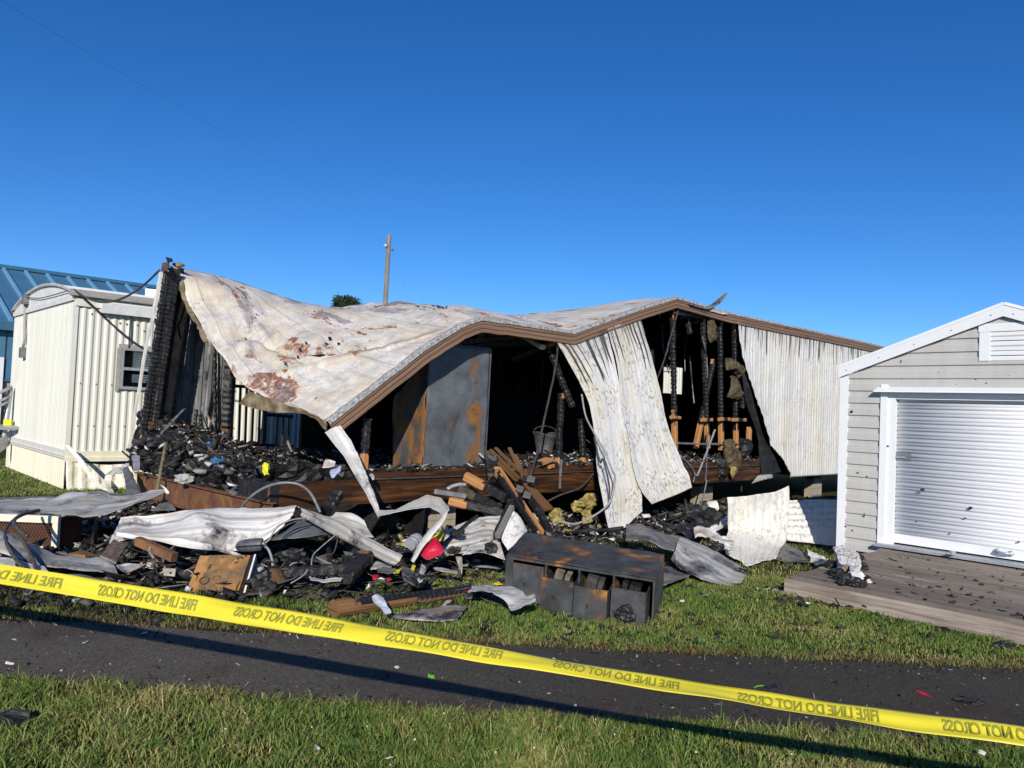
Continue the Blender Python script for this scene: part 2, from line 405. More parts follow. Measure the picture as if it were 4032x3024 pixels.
def _rustbox():
    q = Mt('rusty_box_steel', 0.7, 0.35); v = q.obj
    n = q.noise(v, 7, 6, .7, .4); c = q.ramp(n, [(.3, (.09, .075, .06)), (.46, (.19, .12, .06)), (.58, (.34, .16, .045)), (.72, (.42, .25, .10))])
    c = q.mix(q.ss(q.noise(v, 13, 4), .6, .66), c, (.05, .045, .04)); q.color(c); q.bump(n, .3, .003); return q.m
MAT['rustbox'] = _rustbox()
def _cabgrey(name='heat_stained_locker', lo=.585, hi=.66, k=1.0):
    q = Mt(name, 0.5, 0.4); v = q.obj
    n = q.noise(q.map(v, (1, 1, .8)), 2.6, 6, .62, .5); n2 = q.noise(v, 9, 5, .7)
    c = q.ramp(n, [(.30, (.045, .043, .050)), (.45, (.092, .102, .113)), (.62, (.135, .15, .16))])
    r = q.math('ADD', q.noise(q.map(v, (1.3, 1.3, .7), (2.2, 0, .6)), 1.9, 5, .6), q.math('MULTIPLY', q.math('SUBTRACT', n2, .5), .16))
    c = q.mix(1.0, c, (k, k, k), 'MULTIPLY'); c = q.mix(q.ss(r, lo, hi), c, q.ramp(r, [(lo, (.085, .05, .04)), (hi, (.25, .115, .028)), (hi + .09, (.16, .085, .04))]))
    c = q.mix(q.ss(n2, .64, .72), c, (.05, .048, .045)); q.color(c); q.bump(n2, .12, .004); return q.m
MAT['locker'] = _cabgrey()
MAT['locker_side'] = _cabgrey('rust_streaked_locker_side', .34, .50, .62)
MAT['locker_rust'] = simple('rusted_locker_side', (.026, .025, .024), (.30, .14, .03), 5, .75, bump=.2)
def _filecab():
    q = Mt('burnt_file_cabinet', 0.55, 0.4); v = q.obj
    n = q.noise(v, 5, 6, .65, .5); n2 = q.noise(v, 16, 5, .7)
    c = q.ramp(n, [(.3, (.018, .018, .02)), (.5, (.05, .052, .054)), (.7, (.085, .09, .092))])
    r = q.math('ADD', q.noise(q.map(v, (1, 1, 1), (3.1, 1.2, 0)), 2.6, 5, .6), q.math('MULTIPLY', q.math('SUBTRACT', n2, .5), .2))
    c = q.mix(q.ss(r, .48, .60), c, q.ramp(r, [(.50, (.07, .038, .027)), (.58, (.15, .075, .035)), (.66, (.36, .17, .04))])); q.color(c); q.bump(n2, .15, .003); return q.m
MAT['filecab'] = _filecab()
MAT['filecab_in'] = simple('file_cabinet_inside', (.10, .08, .06), (.25, .22, .17), 14, .7)
def _oldwall():
    q = Mt('sooty_inner_siding', 0.5, 0.4); v = q.uv
    st = q.noise(q.map(v, (7, .4, 1)), 1, 5, .65); low = q.noise(q.map(v, (1.5, .8, 1), (4, 4, 0)), 1.6, 5, .65)
    c = q.ramp(st, [(.3, (.055, .058, .062)), (.5, (.18, .185, .19)), (.7, (.30, .305, .31))])
    c = q.mix(q.ss(low, .52, .66), c, (.02, .019, .018)); q.color(c); q.bump(st, .3, .006); return q.m
MAT['oldwall'] = _oldwall()
def _cream(name, c1, c2, c3):
    q = Mt(name, .45, .4); uv = q.uv; st = q.noise(q.map(q.obj, (3, 3, .12)), 2, 5, .6); low = q.noise(q.obj, 1.2, 4); fine = q.noise(q.obj, 26, 4)
    c = q.ramp(st, [(.32, c2), (.6, c1)]); c = q.mix(q.math('MULTIPLY', q.ss(low, .55, .7), .4), c, c3)
    c = q.mix(q.math('MULTIPLY', q.ss(fine, .66, .74), .3), c, (.35, .31, .25)); q.color(c); return q.m
MAT['cream'] = _cream('cream_siding', (.73, .73, .66), (.63, .62, .53), (.58, .53, .48))
MAT['cream_skirt'] = _cream('cream_skirting', (.80, .75, .60), (.70, .64, .48), (.62, .54, .38))
MAT['cream_trim'] = _cream('cream_trim', (.74, .72, .66), (.62, .60, .55), (.5, .47, .42))
MAT['roofwhite'] = simple('white_roof_cap', (.60, .60, .58), (.80, .80, .79), 8, .5)
MAT['oldtimber'] = simple('grey_roof_edge', (.24, .23, .21), (.42, .41, .38), 14, .8, sc=(1, 1, 6))
def _shedsiding():
    q = Mt('taupe_shed_siding', .5, .35); fine = q.noise(q.obj, 300, 2); low = q.noise(q.map(q.obj, (4, 4, 1)), 2, 4)
    c = q.ramp(low, [(.35, (.455, .445, .42)), (.65, (.50, .49, .465))])
    c = q.mix(q.math('MULTIPLY', q.ss(fine, .6, .7), .12), c, (.34, .33, .31))
    c = q.mix(q.ss(q.noise(q.obj, 15, 2), .735, .75), c, (.05, .05, .05)); q.color(c); return q.m
MAT['shed'] = _shedsiding()
MAT['trim'] = simple('white_shed_trim', (.74, .755, .77), (.79, .80, .81), 9, .4)
def _doorwhite():
    q = Mt('white_roller_door', .35, .5); n = q.noise(q.obj, 6, 4)
    c = q.ramp(n, [(.35, (.74, .755, .77)), (.7, (.80, .81, .82))])
    c = q.mix(q.ss(q.noise(q.obj, 17, 2), .79, .80), c, (.06, .06, .06)); q.color(c); return q.m
MAT['door'] = _doorwhite()
MAT['galv'] = simple('galvanised_steel', (.34, .36, .38), (.50, .53, .56), 14, .4, .5, .35)
MAT['steel'] = simple('dull_steel', (.12, .125, .13), (.26, .265, .27), 12, .5, .5, .3)
MAT['plate'] = simple('sooty_plate', (.03, .03, .03), (.09, .085, .08), 16, .6)
MAT['darkmetal'] = simple('dark_rail_metal', (.02, .018, .018), (.05, .045, .042), 10, .5)
MAT['insul'] = simple('yellow_insulation', (.10, .075, .022), (.50, .40, .15), 14, .95, .1, bump=.9, bscale=40)
MAT['insul_dirty'] = simple('sooty_insulation', (.028, .024, .017), (.15, .12, .075), 9, .95, .1, bump=.9, bscale=40)
MAT['membrane'] = simple('tarred_membrane', (.06, .042, .02), (.34, .27, .16), 7, .6, .4, bump=.5, bscale=30)
MAT['block'] = simple('concrete_block', (.26, .22, .17), (.40, .35, .28), 12, .9, .2, bump=.4)
MAT['red'] = simple('red_plastic', (.45, .006, .03), (.56, .012, .05), 5, .5)
MAT['yellow'] = simple('yellow_plastic', (.55, .52, .012), (.72, .66, .03), 5, .5)
MAT['blue'] = simple('blue_plastic', (.012, .11, .34), (.03, .22, .55), 8, .5)
MAT['paper'] = simple('singed_paper', (.40, .33, .25), (.78, .77, .74), 9, .8)
MAT['foil'] = simple('bright_foil', (.60, .62, .65), (.75, .77, .8), 9, .3, .6, .25)
MAT['wire'] = simple('burnt_wire', (.02, .019, .018), (.11, .10, .095), 30, .6)
MAT['wirepale'] = simple('bare_wire', (.18, .17, .16), (.38, .36, .34), 30, .5)
MAT['bluemetal'] = simple('blue_metal_roof', (.055, .15, .255), (.075, .19, .30), 1.2, .4, .5)
MAT['bluerib'] = simple('blue_roof_rib', (.13, .31, .46), (.16, .36, .52), 1.2, .4, .5)
MAT['bluedark'] = simple('blue_fascia', (.035, .11, .19), (.05, .15, .25), 2, .4, .5)
MAT['mortar'] = simple('mortar', (.32, .28, .24), (.42, .38, .33), 12, .9)
def _brick():
    q = Mt('red_brick', .85, .25); c = q.ramp(q.island(), [(0, (.13, .045, .028)), (.5, (.20, .075, .045)), (1, (.27, .11, .07))])
    q.color(c); return q.m
MAT['brick'] = _brick()
def _glass():
    q = Mt('dark_window_glass', .05, .6); q.color((.03, .035, .04)); q.b.inputs['Alpha'].default_value = 1; return q.m
def _pane():
    q = Mt('window_pane', .02, .5); q.color((.8, .85, .85)); q.b.inputs['Transmission Weight'].default_value = 1.0; q.b.inputs['IOR'].default_value = 1.1; return q.m
MAT['glass'] = _glass(); MAT['pane'] = _pane()
MAT['blind'] = simple('pale_blind', (.55, .58, .58), (.66, .69, .69), 3, .5)
def _tape():
    q = Mt('yellow_barrier_tape', .35, .5)
    low = q.noise(q.map(q.uv, (.7, 8, 1)), 3, 4); c = q.ramp(low, [(.3, (.66, .56, .03)), (.7, (.76, .66, .045))]); q.color(c)
    q.bump(low, .3, .004); return q.m
MAT['tape'] = _tape()
MAT['tapetext'] = simple('olive_print', (.26, .265, .03), (.30, .30, .04), 8, .45)
def _bark():
    q = Mt('bark', .9, .1); q.color(q.ramp(q.noise(q.map(q.obj, (3, 3, .6)), 4, 4), [(.3, (.05, .035, .025)), (.7, (.12, .09, .065))])); return q.m
MAT['bark'] = _bark()
def _leaf():
    q = Mt('pine_foliage', .6, .3); q.color(q.ramp(q.island(), [(0, (.012, .03, .012)), (.6, (.03, .06, .022)), (1, (.06, .095, .035))])); return q.m
MAT['leaf'] = _leaf()
def _grass():
    q = Mt('grass_blade', .55, .3); r = q.island(); n = q.noise(q.obj, .9, 4); n2 = q.noise(q.map(q.obj, (1, 1, 0), (4, 2, 0)), 3.5, 3)
    f = q.math('ADD', q.math('MULTIPLY', r, .62), q.math('MULTIPLY', q.math('SUBTRACT', q.math('ADD', n, q.math('MULTIPLY', n2, .6)), .55), 1.15), clamp=True)
    c = q.ramp(f, [(0, (.045, .085, .014)), (.35, (.082, .155, .025)), (.62, (.138, .20, .038)), (.84, (.26, .245, .075)), (1, (.42, .34, .15))])
    q.color(c)
    q.b.inputs['Subsurface Weight'].default_value = 0.0
    return q.m
MAT['grass'] = _grass()
def _grassburnt():
    q = Mt('singed_grass_blade', .7, .2); r = q.island(); n = q.noise(q.obj, 1.6, 3)
    f = q.math('ADD', q.math('MULTIPLY', r, .6), q.math('MULTIPLY', q.math('SUBTRACT', n, .4), .9), clamp=True)
    q.color(q.ramp(f, [(0, (.02, .025, .01)), (.4, (.055, .07, .018)), (.7, (.115, .10, .035)), (1, (.20, .155, .07))])); return q.m
MAT['grass_singed'] = _grassburnt()
def _ground():
    q = Mt('ground_soil', .95, .1); v = q.obj; n = q.noise(v, 1.3, 6, .65); f = q.noise(v, 45, 4, .7); x, y, _ = q.sep(v)
    c = q.ramp(f, [(.3, (.030, .026, .014)), (.55, (.055, .050, .022)), (.75, (.085, .075, .03))])
    c = q.mix(q.ss(n, .5, .65), c, (.05, .058, .016))
    # soot fallout round the wreck (distance from the trailer front line)
    d = q.math('ADD', q.math('MULTIPLY', q.math('SUBTRACT', x, float(C0[0])), float(V[0])), q.math('MULTIPLY', q.math('SUBTRACT', y, float(C0[1])), float(V[1])))
    nn = q.math('ADD', d, q.math('MULTIPLY', q.math('SUBTRACT', n, .5), 2.4))
    soot = q.math('MULTIPLY', q.ss(nn, -2.3, -.9), q.ss(nn, 5.8, 4.6))
    soot = q.math('MULTIPLY', soot, q.ss(q.math('ADD', x, q.math('MULTIPLY', n, 1.5)), 5.2, 3.6))
    c = q.mix(q.math('MULTIPLY', soot, .85), c, (.014, .0135, .013))
    far = q.ss(q.math('ABSOLUTE', y), 16, 30); c = q.mix(far, c, (.07, .105, .022))
    q.color(c); q.bump(f, .6, .02); return q.m
MAT['ground'] = _ground()
def _asphalt():
    q = Mt('worn_asphalt', .85, .25); v = q.obj; f = q.noise(v, 160, 4, .75); n = q.noise(v, 2.2, 5, .6); x, y, _ = q.sep(v)
    c = q.ramp(f, [(.32, (.022, .0215, .020)), (.5, (.062, .0605, .056)), (.63, (.13, .126, .115)), (.76, (.30, .29, .265))])
    c = q.mix(q.math('MULTIPLY', q.ss(n, .5, .68), .6), c, (.055, .048, .043))
    g2 = q.noise(v, 52, 3, .8)
    c = q.mix(q.ss(g2, .56, .70), c, (.17, .16, .14)); c = q.mix(q.ss(g2, .42, .30), c, (.018, .0175, .017))
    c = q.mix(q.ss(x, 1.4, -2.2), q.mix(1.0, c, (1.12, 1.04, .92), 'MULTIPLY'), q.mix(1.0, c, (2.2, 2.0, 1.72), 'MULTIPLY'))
    c = q.mix(q.math('MULTIPLY', q.ss(q.noise(q.map(v, (1, 1, 1), (2, 7, 0)), 1.1, 4), .56, .68), .55), c, (.085, .055, .04))
    c = q.mix(q.ss(q.voro(v, 75), .10, .05), c, (.30, .29, .28))
    q.color(c); q.bump(f, 1.0, .02); return q.m
MAT['asphalt'] = _asphalt()
def _concrete(): return simple('old_concrete', (.12, .115, .105), (.20, .19, .175), 5, .9, .2, bump=.3)
MAT['concrete'] = _concrete()
def _rubble():
    q = Mt('burnt_rubble', .7, .35); r = q.island(); n = q.noise(q.obj, 30, 3)
    c = q.ramp(r, [(0, (.010, .010, .0105)), (.58, (.022, .021, .021)), (.72, (.06, .05, .042)), (.82, (.10, .09, .08)), (.91, (.26, .25, .24)), (1, (.70, .69, .67))])
    q.color(q.mix(q.ss(n, .6, .75), c, (.02, .02, .02))); return q.m
MAT['rubble'] = _rubble()
def _ashheap():
    q = Mt('ash_heap', .8, .25); n = q.noise(q.obj, 24, 6, .7)
    q.color(q.ramp(n, [(.35, (.008, .008, .008)), (.58, (.025, .024, .024)), (.72, (.10, .095, .09)), (.8, (.3, .29, .28))])); q.bump(n, 1.0, .03); return q.m
MAT['ash'] = _ashheap()
def _rubbig():
    q = Mt('burnt_rubble_boards', .7, .35); r = q.island(); n = q.noise(q.obj, 14, 5, .65)
    c = q.ramp(r, [(0, (.012, .012, .0125)), (.5, (.024, .022, .021)), (.6, (.075, .04, .022)), (.7, (.15, .075, .03)), (.8, (.12, .115, .11)), (.92, (.30, .285, .26)), (1, (.5, .48, .45))])
    q.color(q.mix(q.ss(n, .5, .66), c, (.016, .0155, .015))); q.bump(n, .4, .008); return q.m
MAT['rubble_big'] = _rubbig()
MAT['flakes'] = simple('soot_flake', (.012, .012, .012), (.05, .045, .04), 60, .7)


# ================================================================== SETTING
g = MB()
g.add([(-1500, -300, 0), (1500, -300, 0), (1500, 1700, 0), (-1500, 1700, 0)], [(0, 1, 2, 3)])
struct(g.build('ground', MAT['ground']))
def path_up(x): return float(np.interp(x, [-40, -3.515, .075, 3.52, 40], [7.0, 5.43, 5.29, 5.23, 4.6]))
def path_lo(x): return float(np.interp(x, [-40, -2.744, .073, 2.68, 40], [6.0, 4.27, 4.09, 3.975, 2.9]))
xs = np.concatenate([np.linspace(-40, -7, 40), np.arange(-6.9, 6.9, .06), np.linspace(7, 40, 40)])
g = MB(); vs = []; n = len(xs)
for j in range(3):
    for x in xs:
        up = path_up(x) + .09 * mnoise.noise(Vector((x * 1.3, 3, 0))) + .05 * mnoise.noise(Vector((x * 6, 1, 0)))
        lo = path_lo(x) + .09 * mnoise.noise(Vector((x * 1.4, 9, 0))) + .06 * mnoise.noise(Vector((x * 7, 5, 0)))
        vs.append((x, lo + (up - lo) * j / 2, .004 + (.012 if j == 1 else 0)))
g.add(vs, [(j * n + i, j * n + i + 1, (j + 1) * n + i + 1, (j + 1) * n + i) for j in range(2) for i in range(n - 1)])
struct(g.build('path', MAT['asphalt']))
# paved strip by the neighbour's skirting
g = MB(); a0, b0 = -4.0, 5.2
g.add([T(-9, 5.15, .004), T(-.6, 5.15, .004), T(-.6, 6.2, .004), T(-9, 6.2, .004)], [(0, 1, 2, 3)])
struct(g.build('pavement', MAT['concrete']))

def soup(name, V_, F_list, mat, **kw):
    """fast mesh from vertex array and list of (k, face array (m,k))"""
    me = bpy.data.meshes.new(name); nv = len(V_); me.vertices.add(nv); me.vertices.foreach_set('co', V_.astype(np.float32).ravel())
    nl = sum(f.size for f in F_list); npoly = sum(len(f) for f in F_list)
    me.loops.add(nl); me.loops.foreach_set('vertex_index', np.concatenate([f.ravel() for f in F_list]).astype(np.int32))
    st = []; o = 0
    for f in F_list: st.append(o + np.arange(len(f)) * f.shape[1]); o += f.size
    me.polygons.add(npoly); me.polygons.foreach_set('loop_start', np.concatenate(st).astype(np.int32))
    me.materials.append(mat); me.update(calc_edges=True); me.validate()
    ob = bpy.data.objects.new(name, me); COL.objects.link(ob); return ob
def soot_at(P):
    d = (P[:, :2] - C0[:2]) @ V[:2]
    nz = np.array([mnoise.noise(Vector((x * 1.3, y * 1.3, 0))) for x, y in P[:, :2]])
    d = d + nz * 1.0
    s = np.clip((d + 2.3) / 1.4, 0, 1) * np.clip((5.6 - d) / .8, 0, 1) * np.clip((4.6 - P[:, 0] + nz) / 1.6, 0, 1)
    return s, nz
def free_ground(P):
    x, y = P[:, 0], P[:, 1]; q = P[:, :2] - C0[:2]; a = q @ U[:2]; b = q @ V[:2]
    up = np.interp(x, [-40, -3.515, .075, 3.52, 40], [7.0, 5.43, 5.29, 5.23, 4.6]); lo = np.interp(x, [-40, -2.744, .073, 2.68, 40], [6.0, 4.27, 4.09, 3.975, 2.9])
    wob = np.array([.10 * mnoise.noise(Vector((xx * 2.2, 4, 0))) + .07 * mnoise.noise(Vector((xx * 8, 2, 0))) for xx in x])
    ok = ~((y > lo + wob - .0) & (y < up + wob + .02))
    ok &= ~((a > 3.2) & (a < 5.6) & (b < -3.78)) & ~((a > 5.5) & (a < 9.7) & (b < -3.25) & (b > -6.6))
    ok &= ~((a > .3) & (b > 1.2) & (b < 4.4)) & ~((a > -.3) & (b > 6.9) & (b < 11.7)) & ~((a < -.5) & (b > 5.1) & (b < 6.25))
    return ok
def blades(P, h, w, lean):
    n = len(P); th = rng.uniform(0, 2 * pi, n); ph = rng.uniform(0, 2 * pi, n)
    s = np.stack([np.cos(th), np.sin(th), np.zeros(n)], 1) * (w / 2)[:, None]
    l = np.stack([np.cos(ph), np.sin(ph), np.zeros(n)], 1) * (lean * h)[:, None]
    z = np.zeros((n, 3)); z[:, 2] = 1
    v = np.stack([P - s, P + s, P + s * .75 + l * .35 + z * (h * .6)[:, None], P - s * .75 + l * .35 + z * (h * .6)[:, None], P + l + z * h[:, None] * (1 - .25 * lean)[:, None]], 1)
    return v.reshape(-1, 3)
def make_grass(name, mat, zones, label):
    VV = []
    for (x0, x1, y0, y1, dens, h0, h1, mode) in zones:
        n = int((x1 - x0) * (y1 - y0) * dens)
        P = np.stack([rng.uniform(x0, x1, n), rng.uniform(y0, y1, n), np.zeros(n)], 1)
        P = P[free_ground(P)]; s, nz = soot_at(P); r = rng.random(len(P))
        cl = np.array([mnoise.noise(Vector((x * 5, y * 5, 1))) for x, y in P[:, :2]])
        if mode == 'green': k = (r > s * .93) & (r < .78 + cl * .9)
        else: k = (r < np.clip(s * 1.2, 0, .75)) if mode == 'singed' else (r < .8 + cl)
        P = P[k]; m = len(P); cl = cl[k]
        h = rng.uniform(h0, h1, m) * (1 + .5 * cl); h *= np.where(rng.random(m) < .03, 1.7, 1)
        VV.append(blades(P, h, rng.uniform(.0028, .006, m) * (1 + .06 * P[:, 1]), rng.uniform(.25, 1.15, m)))
    A = np.concatenate(VV); n = len(A) // 5; o = np.arange(n)[:, None] * 5
    ob = soup(name, A, [o + np.array([[0, 1, 2, 3]]), o + np.array([[3, 2, 4]])], mat)
    tag(ob, label, None, None, 'stuff'); return ob
make_grass('grass', MAT['grass'], [(-3.4, 3.6, 2.5, 4.4, 11500, .03, .075, 'green'), (-4.6, 4.6, 5.15, 8.0, 7000, .022, .05, 'green'),
           (-7.8, 6.5, 8.0, 14.5, 900, .03, .06, 'green'), (-11.5, -7.0, 12, 18, 900, .03, .07, 'green')], 'short green lawn grass on both sides of the asphalt path')
make_grass('singed_grass', MAT['grass_singed'], [(-5, 4.6, 5.2, 8.0, 4500, .015, .04, 'singed')], 'singed brown grass in front of the burnt trailer')

def fringe():
    n = 9000; x = rng.uniform(-3.8, 3.8, n); e = rng.random(n) < .5
    y = np.where(e, np.interp(x, [-3.515, .075, 3.52], [5.43, 5.29, 5.23]) + rng.normal(.05, .05, n), np.interp(x, [-2.744, .073, 2.68], [4.27, 4.09, 3.975]) + rng.normal(-.04, .05, n))
    P = np.stack([x, y, np.full(n, .006)], 1)
    A = blades(P, rng.uniform(.02, .055, n), rng.uniform(.003, .005, n), rng.uniform(.7, 1.5, n))
    o = np.arange(n)[:, None] * 5
    ob = soup('dry_grass', A, [o + np.array([[0, 1, 2, 3]]), o + np.array([[3, 2, 4]])], MAT['drygrass'])
    tag(ob, 'dry straw coloured grass lying along the path edges', None, None, 'stuff')
def _dry():
    q = Mt('dry_grass_blade', .7, .2); q.color(q.ramp(q.island(), [(0, (.06, .04, .02)), (.5, (.15, .105, .045)), (1, (.30, .235, .12))])); return q.m
MAT['drygrass'] = _dry(); fringe()

# broken fragments: little irregular slabs and chips
BOXV = np.array([[-1, -1, -1], [1, -1, -1], [1, 1, -1], [-1, 1, -1], [-1, -1, 1], [1, -1, 1], [1, 1, 1], [-1, 1, 1]]) * .5
BOXF = np.array([[0, 3, 2, 1], [4, 5, 6, 7], [0, 1, 5, 4], [1, 2, 6, 5], [2, 3, 7, 6], [3, 0, 4, 7]])
def fragments(name, P, size, label, mat=None, flat=.35, sliver=.2, parent=None):
    n = len(P); S = size * rng.uniform(.35, 1.0, (n, 1)) ** 1.5 * np.stack([rng.uniform(.6, 1.5, n), rng.uniform(.4, 1.1, n), rng.uniform(.12, .9, n) * max(.03, flat + .3)], 1)
    sl = rng.random(n) < sliver; S[sl, 0] *= 2.6; S[sl, 1] *= .35
    v = BOXV[None] * (1 + rng.uniform(-.45, .45, (n, 8, 3))) * S[:, None, :]
    yaw = rng.uniform(0, 2 * pi, n); tilt = rng.normal(0, .35, n); t2 = rng.normal(0, .35, n)
    cy, sy = np.cos(yaw), np.sin(yaw); ct, st = np.cos(tilt), np.sin(tilt); c2, s2 = np.cos(t2), np.sin(t2)
    R1 = np.zeros((n, 3, 3)); R1[:, 0, 0] = 1; R1[:, 1, 1] = ct; R1[:, 1, 2] = -st; R1[:, 2, 1] = st; R1[:, 2, 2] = ct
    R2 = np.zeros((n, 3, 3)); R2[:, 1, 1] = 1; R2[:, 0, 0] = c2; R2[:, 0, 2] = s2; R2[:, 2, 0] = -s2; R2[:, 2, 2] = c2
    R3 = np.zeros((n, 3, 3)); R3[:, 2, 2] = 1; R3[:, 0, 0] = cy; R3[:, 0, 1] = -sy; R3[:, 1, 0] = sy; R3[:, 1, 1] = cy
    v = np.einsum('nij,nkj->nki', R3 @ R2 @ R1, v); v[:, :, 2] -= v[:, :, 2].min(1, keepdims=True) * .55; v += P[:, None, :]
    A = v.reshape(-1, 3); F = (np.arange(n)[:, None, None] * 8 + BOXF[None]).reshape(-1, 4)
    if parent is not None: A = A - np.array(parent['_o'])
    ob = soup(name, A, [F], mat or MAT['rubble'])
    tag(ob, label, None, None, 'stuff')
    if parent is not None: link(ob, parent)
    return ob
def scatter_ab(n, a0, a1, b0, b1, zf, keep=None):
    a = rng.uniform(a0, a1, n); b = rng.uniform(b0, b1, n)
    P = C0[None] + a[:, None] * U + b[:, None] * V; P[:, 2] = [zf(x, y) for x, y in zip(a, b)]; return P

# ================================================================== BURNT TRAILER
TR = thing('burnt_trailer', T(0, 0, 0), 'long burnt out white mobile classroom with collapsed folded roof, open blackened front and brown fascia', 'mobile classroom')
# ---- roof sheet folded down at the near corner
prof_b = np.array([0, .8, 1.68, 2.19, 2.87, 3.48, 3.72, 4.3])
prof_f = np.array([0, .10, .19, .35, .56, .76, .93, 1.0])
cols = []
def ab_point(p, b): return np.array([*ab(at_b(p, b)), at_b(p, b)[2]])
fr_px = [(1283, 1662), ZC(1300, 786), ZC(1700, 476), ZC(2000, 296), (1881, 1254), (2071, 1279), (2247, 1309), (2478, 1226), (2654, 1171), (2862, 1232), (3315, 1329)]
bk_ab = [(.22, 3.50), (1.14, 3.44), (2.3, 3.235), (2.99, 3.205), (3.62, 3.36), (4.7, 3.38), (5.97, 3.38), (7.3, 3.43), (8.0, 3.48), (9.5, 3.52), (13, 3.5)]
FR = [ab_point(p, 0.0) for p in fr_px]; BK = [np.array([a, 4.3, z]) for a, z in bk_ab]
FR.append(np.array([18, 0, 3.46])); BK.append(np.array([18, 4.3, 3.5]))
NB = 44; bs = np.linspace(0, 4.3, NB)
def column(k):
    f, b = FR[k], BK[k]; w = max(0, 1 - max(0, k - 2) / 3.0)
    t = bs / 4.3; fz = np.interp(bs, prof_b, prof_f) * w + (t * (1 - .35 * t * (1 - w) * 0)) * (1 - w)
    crown = .13 * np.sin(pi * t) if k >= 5 else 0
    aa = f[0] + (b[0] - f[0]) * t
    if k == 0: aa = .3 + (f[0] - .3) * np.clip(1 - bs / 1.2, 0, 1) - .06 * t
    return np.stack([aa, bs, f[2] + (b[2] - f[2]) * fz + crown], 1)
CC = [column(k) for k in range(len(FR))]
# the collapsed near end is made of flat facets that meet in sharp folds
def pt_b(p, b): P = at_b(p, b); return np.array([*ab(P), P[2]])
def poly(pts, t): pts = np.array(pts, float); x = np.array(pts[:, 0]); return np.array([np.interp(t, x, pts[:, k]) for k in (1, 2, 3)])
Nn = np.array([.30, 1.70, 1.79]); P2 = FR[4]; tf = [0, .25, .52, .82, 1]
Fl = [(t, *FR[k]) for k, t in enumerate(tf)]; Bl = [(t, *BK[k]) for k, t in enumerate(tf)]
Rl = lambda t: Nn + (P2 - Nn) * t + np.array([0, 0, -.05 * sin(pi * t)])
Vl_ = [(0, .27, 2.75, 2.50), (.20, *pt_b((1003, 1272), 2.55)), (.34, *pt_b((1096, 1344), 2.05)), (.46, *pt_b((1253, 1366), 1.35)), (.56, *(Rl(.56) + np.array([.02, .06, .01]))), (1, *(P2 + np.array([.03, .10, .02])))]
LE = np.array([[.29, 2.75, 2.50], [.28, 3.15, 2.76], [.27, 3.48, 2.98], [.26, 3.72, 3.30], [.24, 4.0, 3.42], [.22, 4.3, 3.50]])
nA, nBb, nC = 14, 12, 22
def facet_col(t):
    f, r, v, b_ = poly(Fl, t), Rl(t), poly(Vl_, t), poly(Bl, t); out = []
    v = v - np.array([0, 0, .14 * sin(pi * min(1, t / .56)) if t < .56 else 0])
    for i in range(nA): out.append(f + (r - f) * (i / nA))
    for i in range(nBb): out.append(r + (v - r) * (i / nBb) - np.array([0, 0, .02 * sin(pi * i / nBb) * (1 - t)]))
    for i in range(nC):
        s_ = i / (nC - 1); p = v + (b_ - v) * s_
        le = lin1(LE, nC)[i]; w = max(0, 1 - t / .30) ** 1.5; roll = .10 * sin(pi * s_) * (1 - w)
        out.append(p * (1 - w) + (le + (v - LE[0]) * (1 - s_) + (b_ - LE[-1]) * s_) * w + np.array([0, 0, roll]))
    return np.array(out)
NB = nA + nBb + nC
fr_b = np.linspace(0, 1, NB)
def recolumn(c): return np.stack([np.interp(np.linspace(0, 1, NB), np.linspace(0, 1, len(c)), c[:, k]) for k in range(3)], 1)
G = [facet_col(t) for t in np.linspace(0, 1, 86)[:-1]]
last = facet_col(1.0)
per = [0, 0, 0, 0, 12, 14, 14, 12, 12, 14, 10]
CR = [None] * 4 + [last] + [recolumn(CC[k]) for k in range(5, len(CC))]
for k in range(4, len(CR) - 1):
    for i in range(per[k]): G.append(CR[k] + (CR[k + 1] - CR[k]) * (i / per[k]))
G.append(CR[-1]); G = np.stack(G, 1)
W_ = np.exp(-np.clip(G[..., 0] - 3.5, 0, 99) / 2.2)                     # damage fades along the trailer
lowf = fbm((G * np.array([1, 1, 1])).reshape(-1, 3), .8, 4.0, 2).reshape(G.shape[:2])
crease = np.abs(fbm(G.reshape(-1, 3) * np.array([1, .55, .6]), .95, 12.0, 1).reshape(G.shape[:2]))
hi = fbm(G.reshape(-1, 3), 4.5, 7.0, 2).reshape(G.shape[:2])
inner = np.sin(pi * np.clip(G[..., 1] / 4.3, 0, 1)) ** .4
raft = np.sin((G[..., 0] - .35 * G[..., 1]) * 2 * pi / .42) * np.clip((G[..., 1] - 1.6) / 1.2, 0, 1) * np.clip(G[..., 0] / 1.0 - .6, 0, 1)
med = fbm(G.reshape(-1, 3), 2.2, 21.0, 2).reshape(G.shape[:2])
cr2 = np.abs(fbm(G.reshape(-1, 3) * np.array([1.0, .7, .4]), 1.7, 31.0, 1).reshape(G.shape[:2]))
bead = np.exp(-((np.arange(NB) - nA) / 1.0) ** 2)[:, None] * .075 - np.exp(-((np.arange(NB) - nA - nBb) / 1.6) ** 2)[:, None] * .09
bead = bead * np.clip((2.4 - G[..., 0]) / .5, 0, 1)
dz = bead * inner + (lowf * .05 + med * .035 - np.clip(.10 - cr2, 0, 1) * .35 + raft * .012) * inner * W_ + hi * .008 * (.3 + .7 * W_)
RW = C0 + G[..., 0:1] * U + G[..., 1:2] * V + np.concatenate([np.zeros(G.shape[:2] + (2,)), (G[..., 2] + dz)[..., None]], 2)
# raised ridges where the sheet folded over the wreck below
uvr = np.stack([G[..., 0].ravel(), G[..., 1].ravel()], 1)
mb = MB(); sheet(mb, RW, .006, 0, 1, uvr, None, False); mb.build('roof_sheet', [MAT['roof'], MAT['soot']], TR, smooth=True)
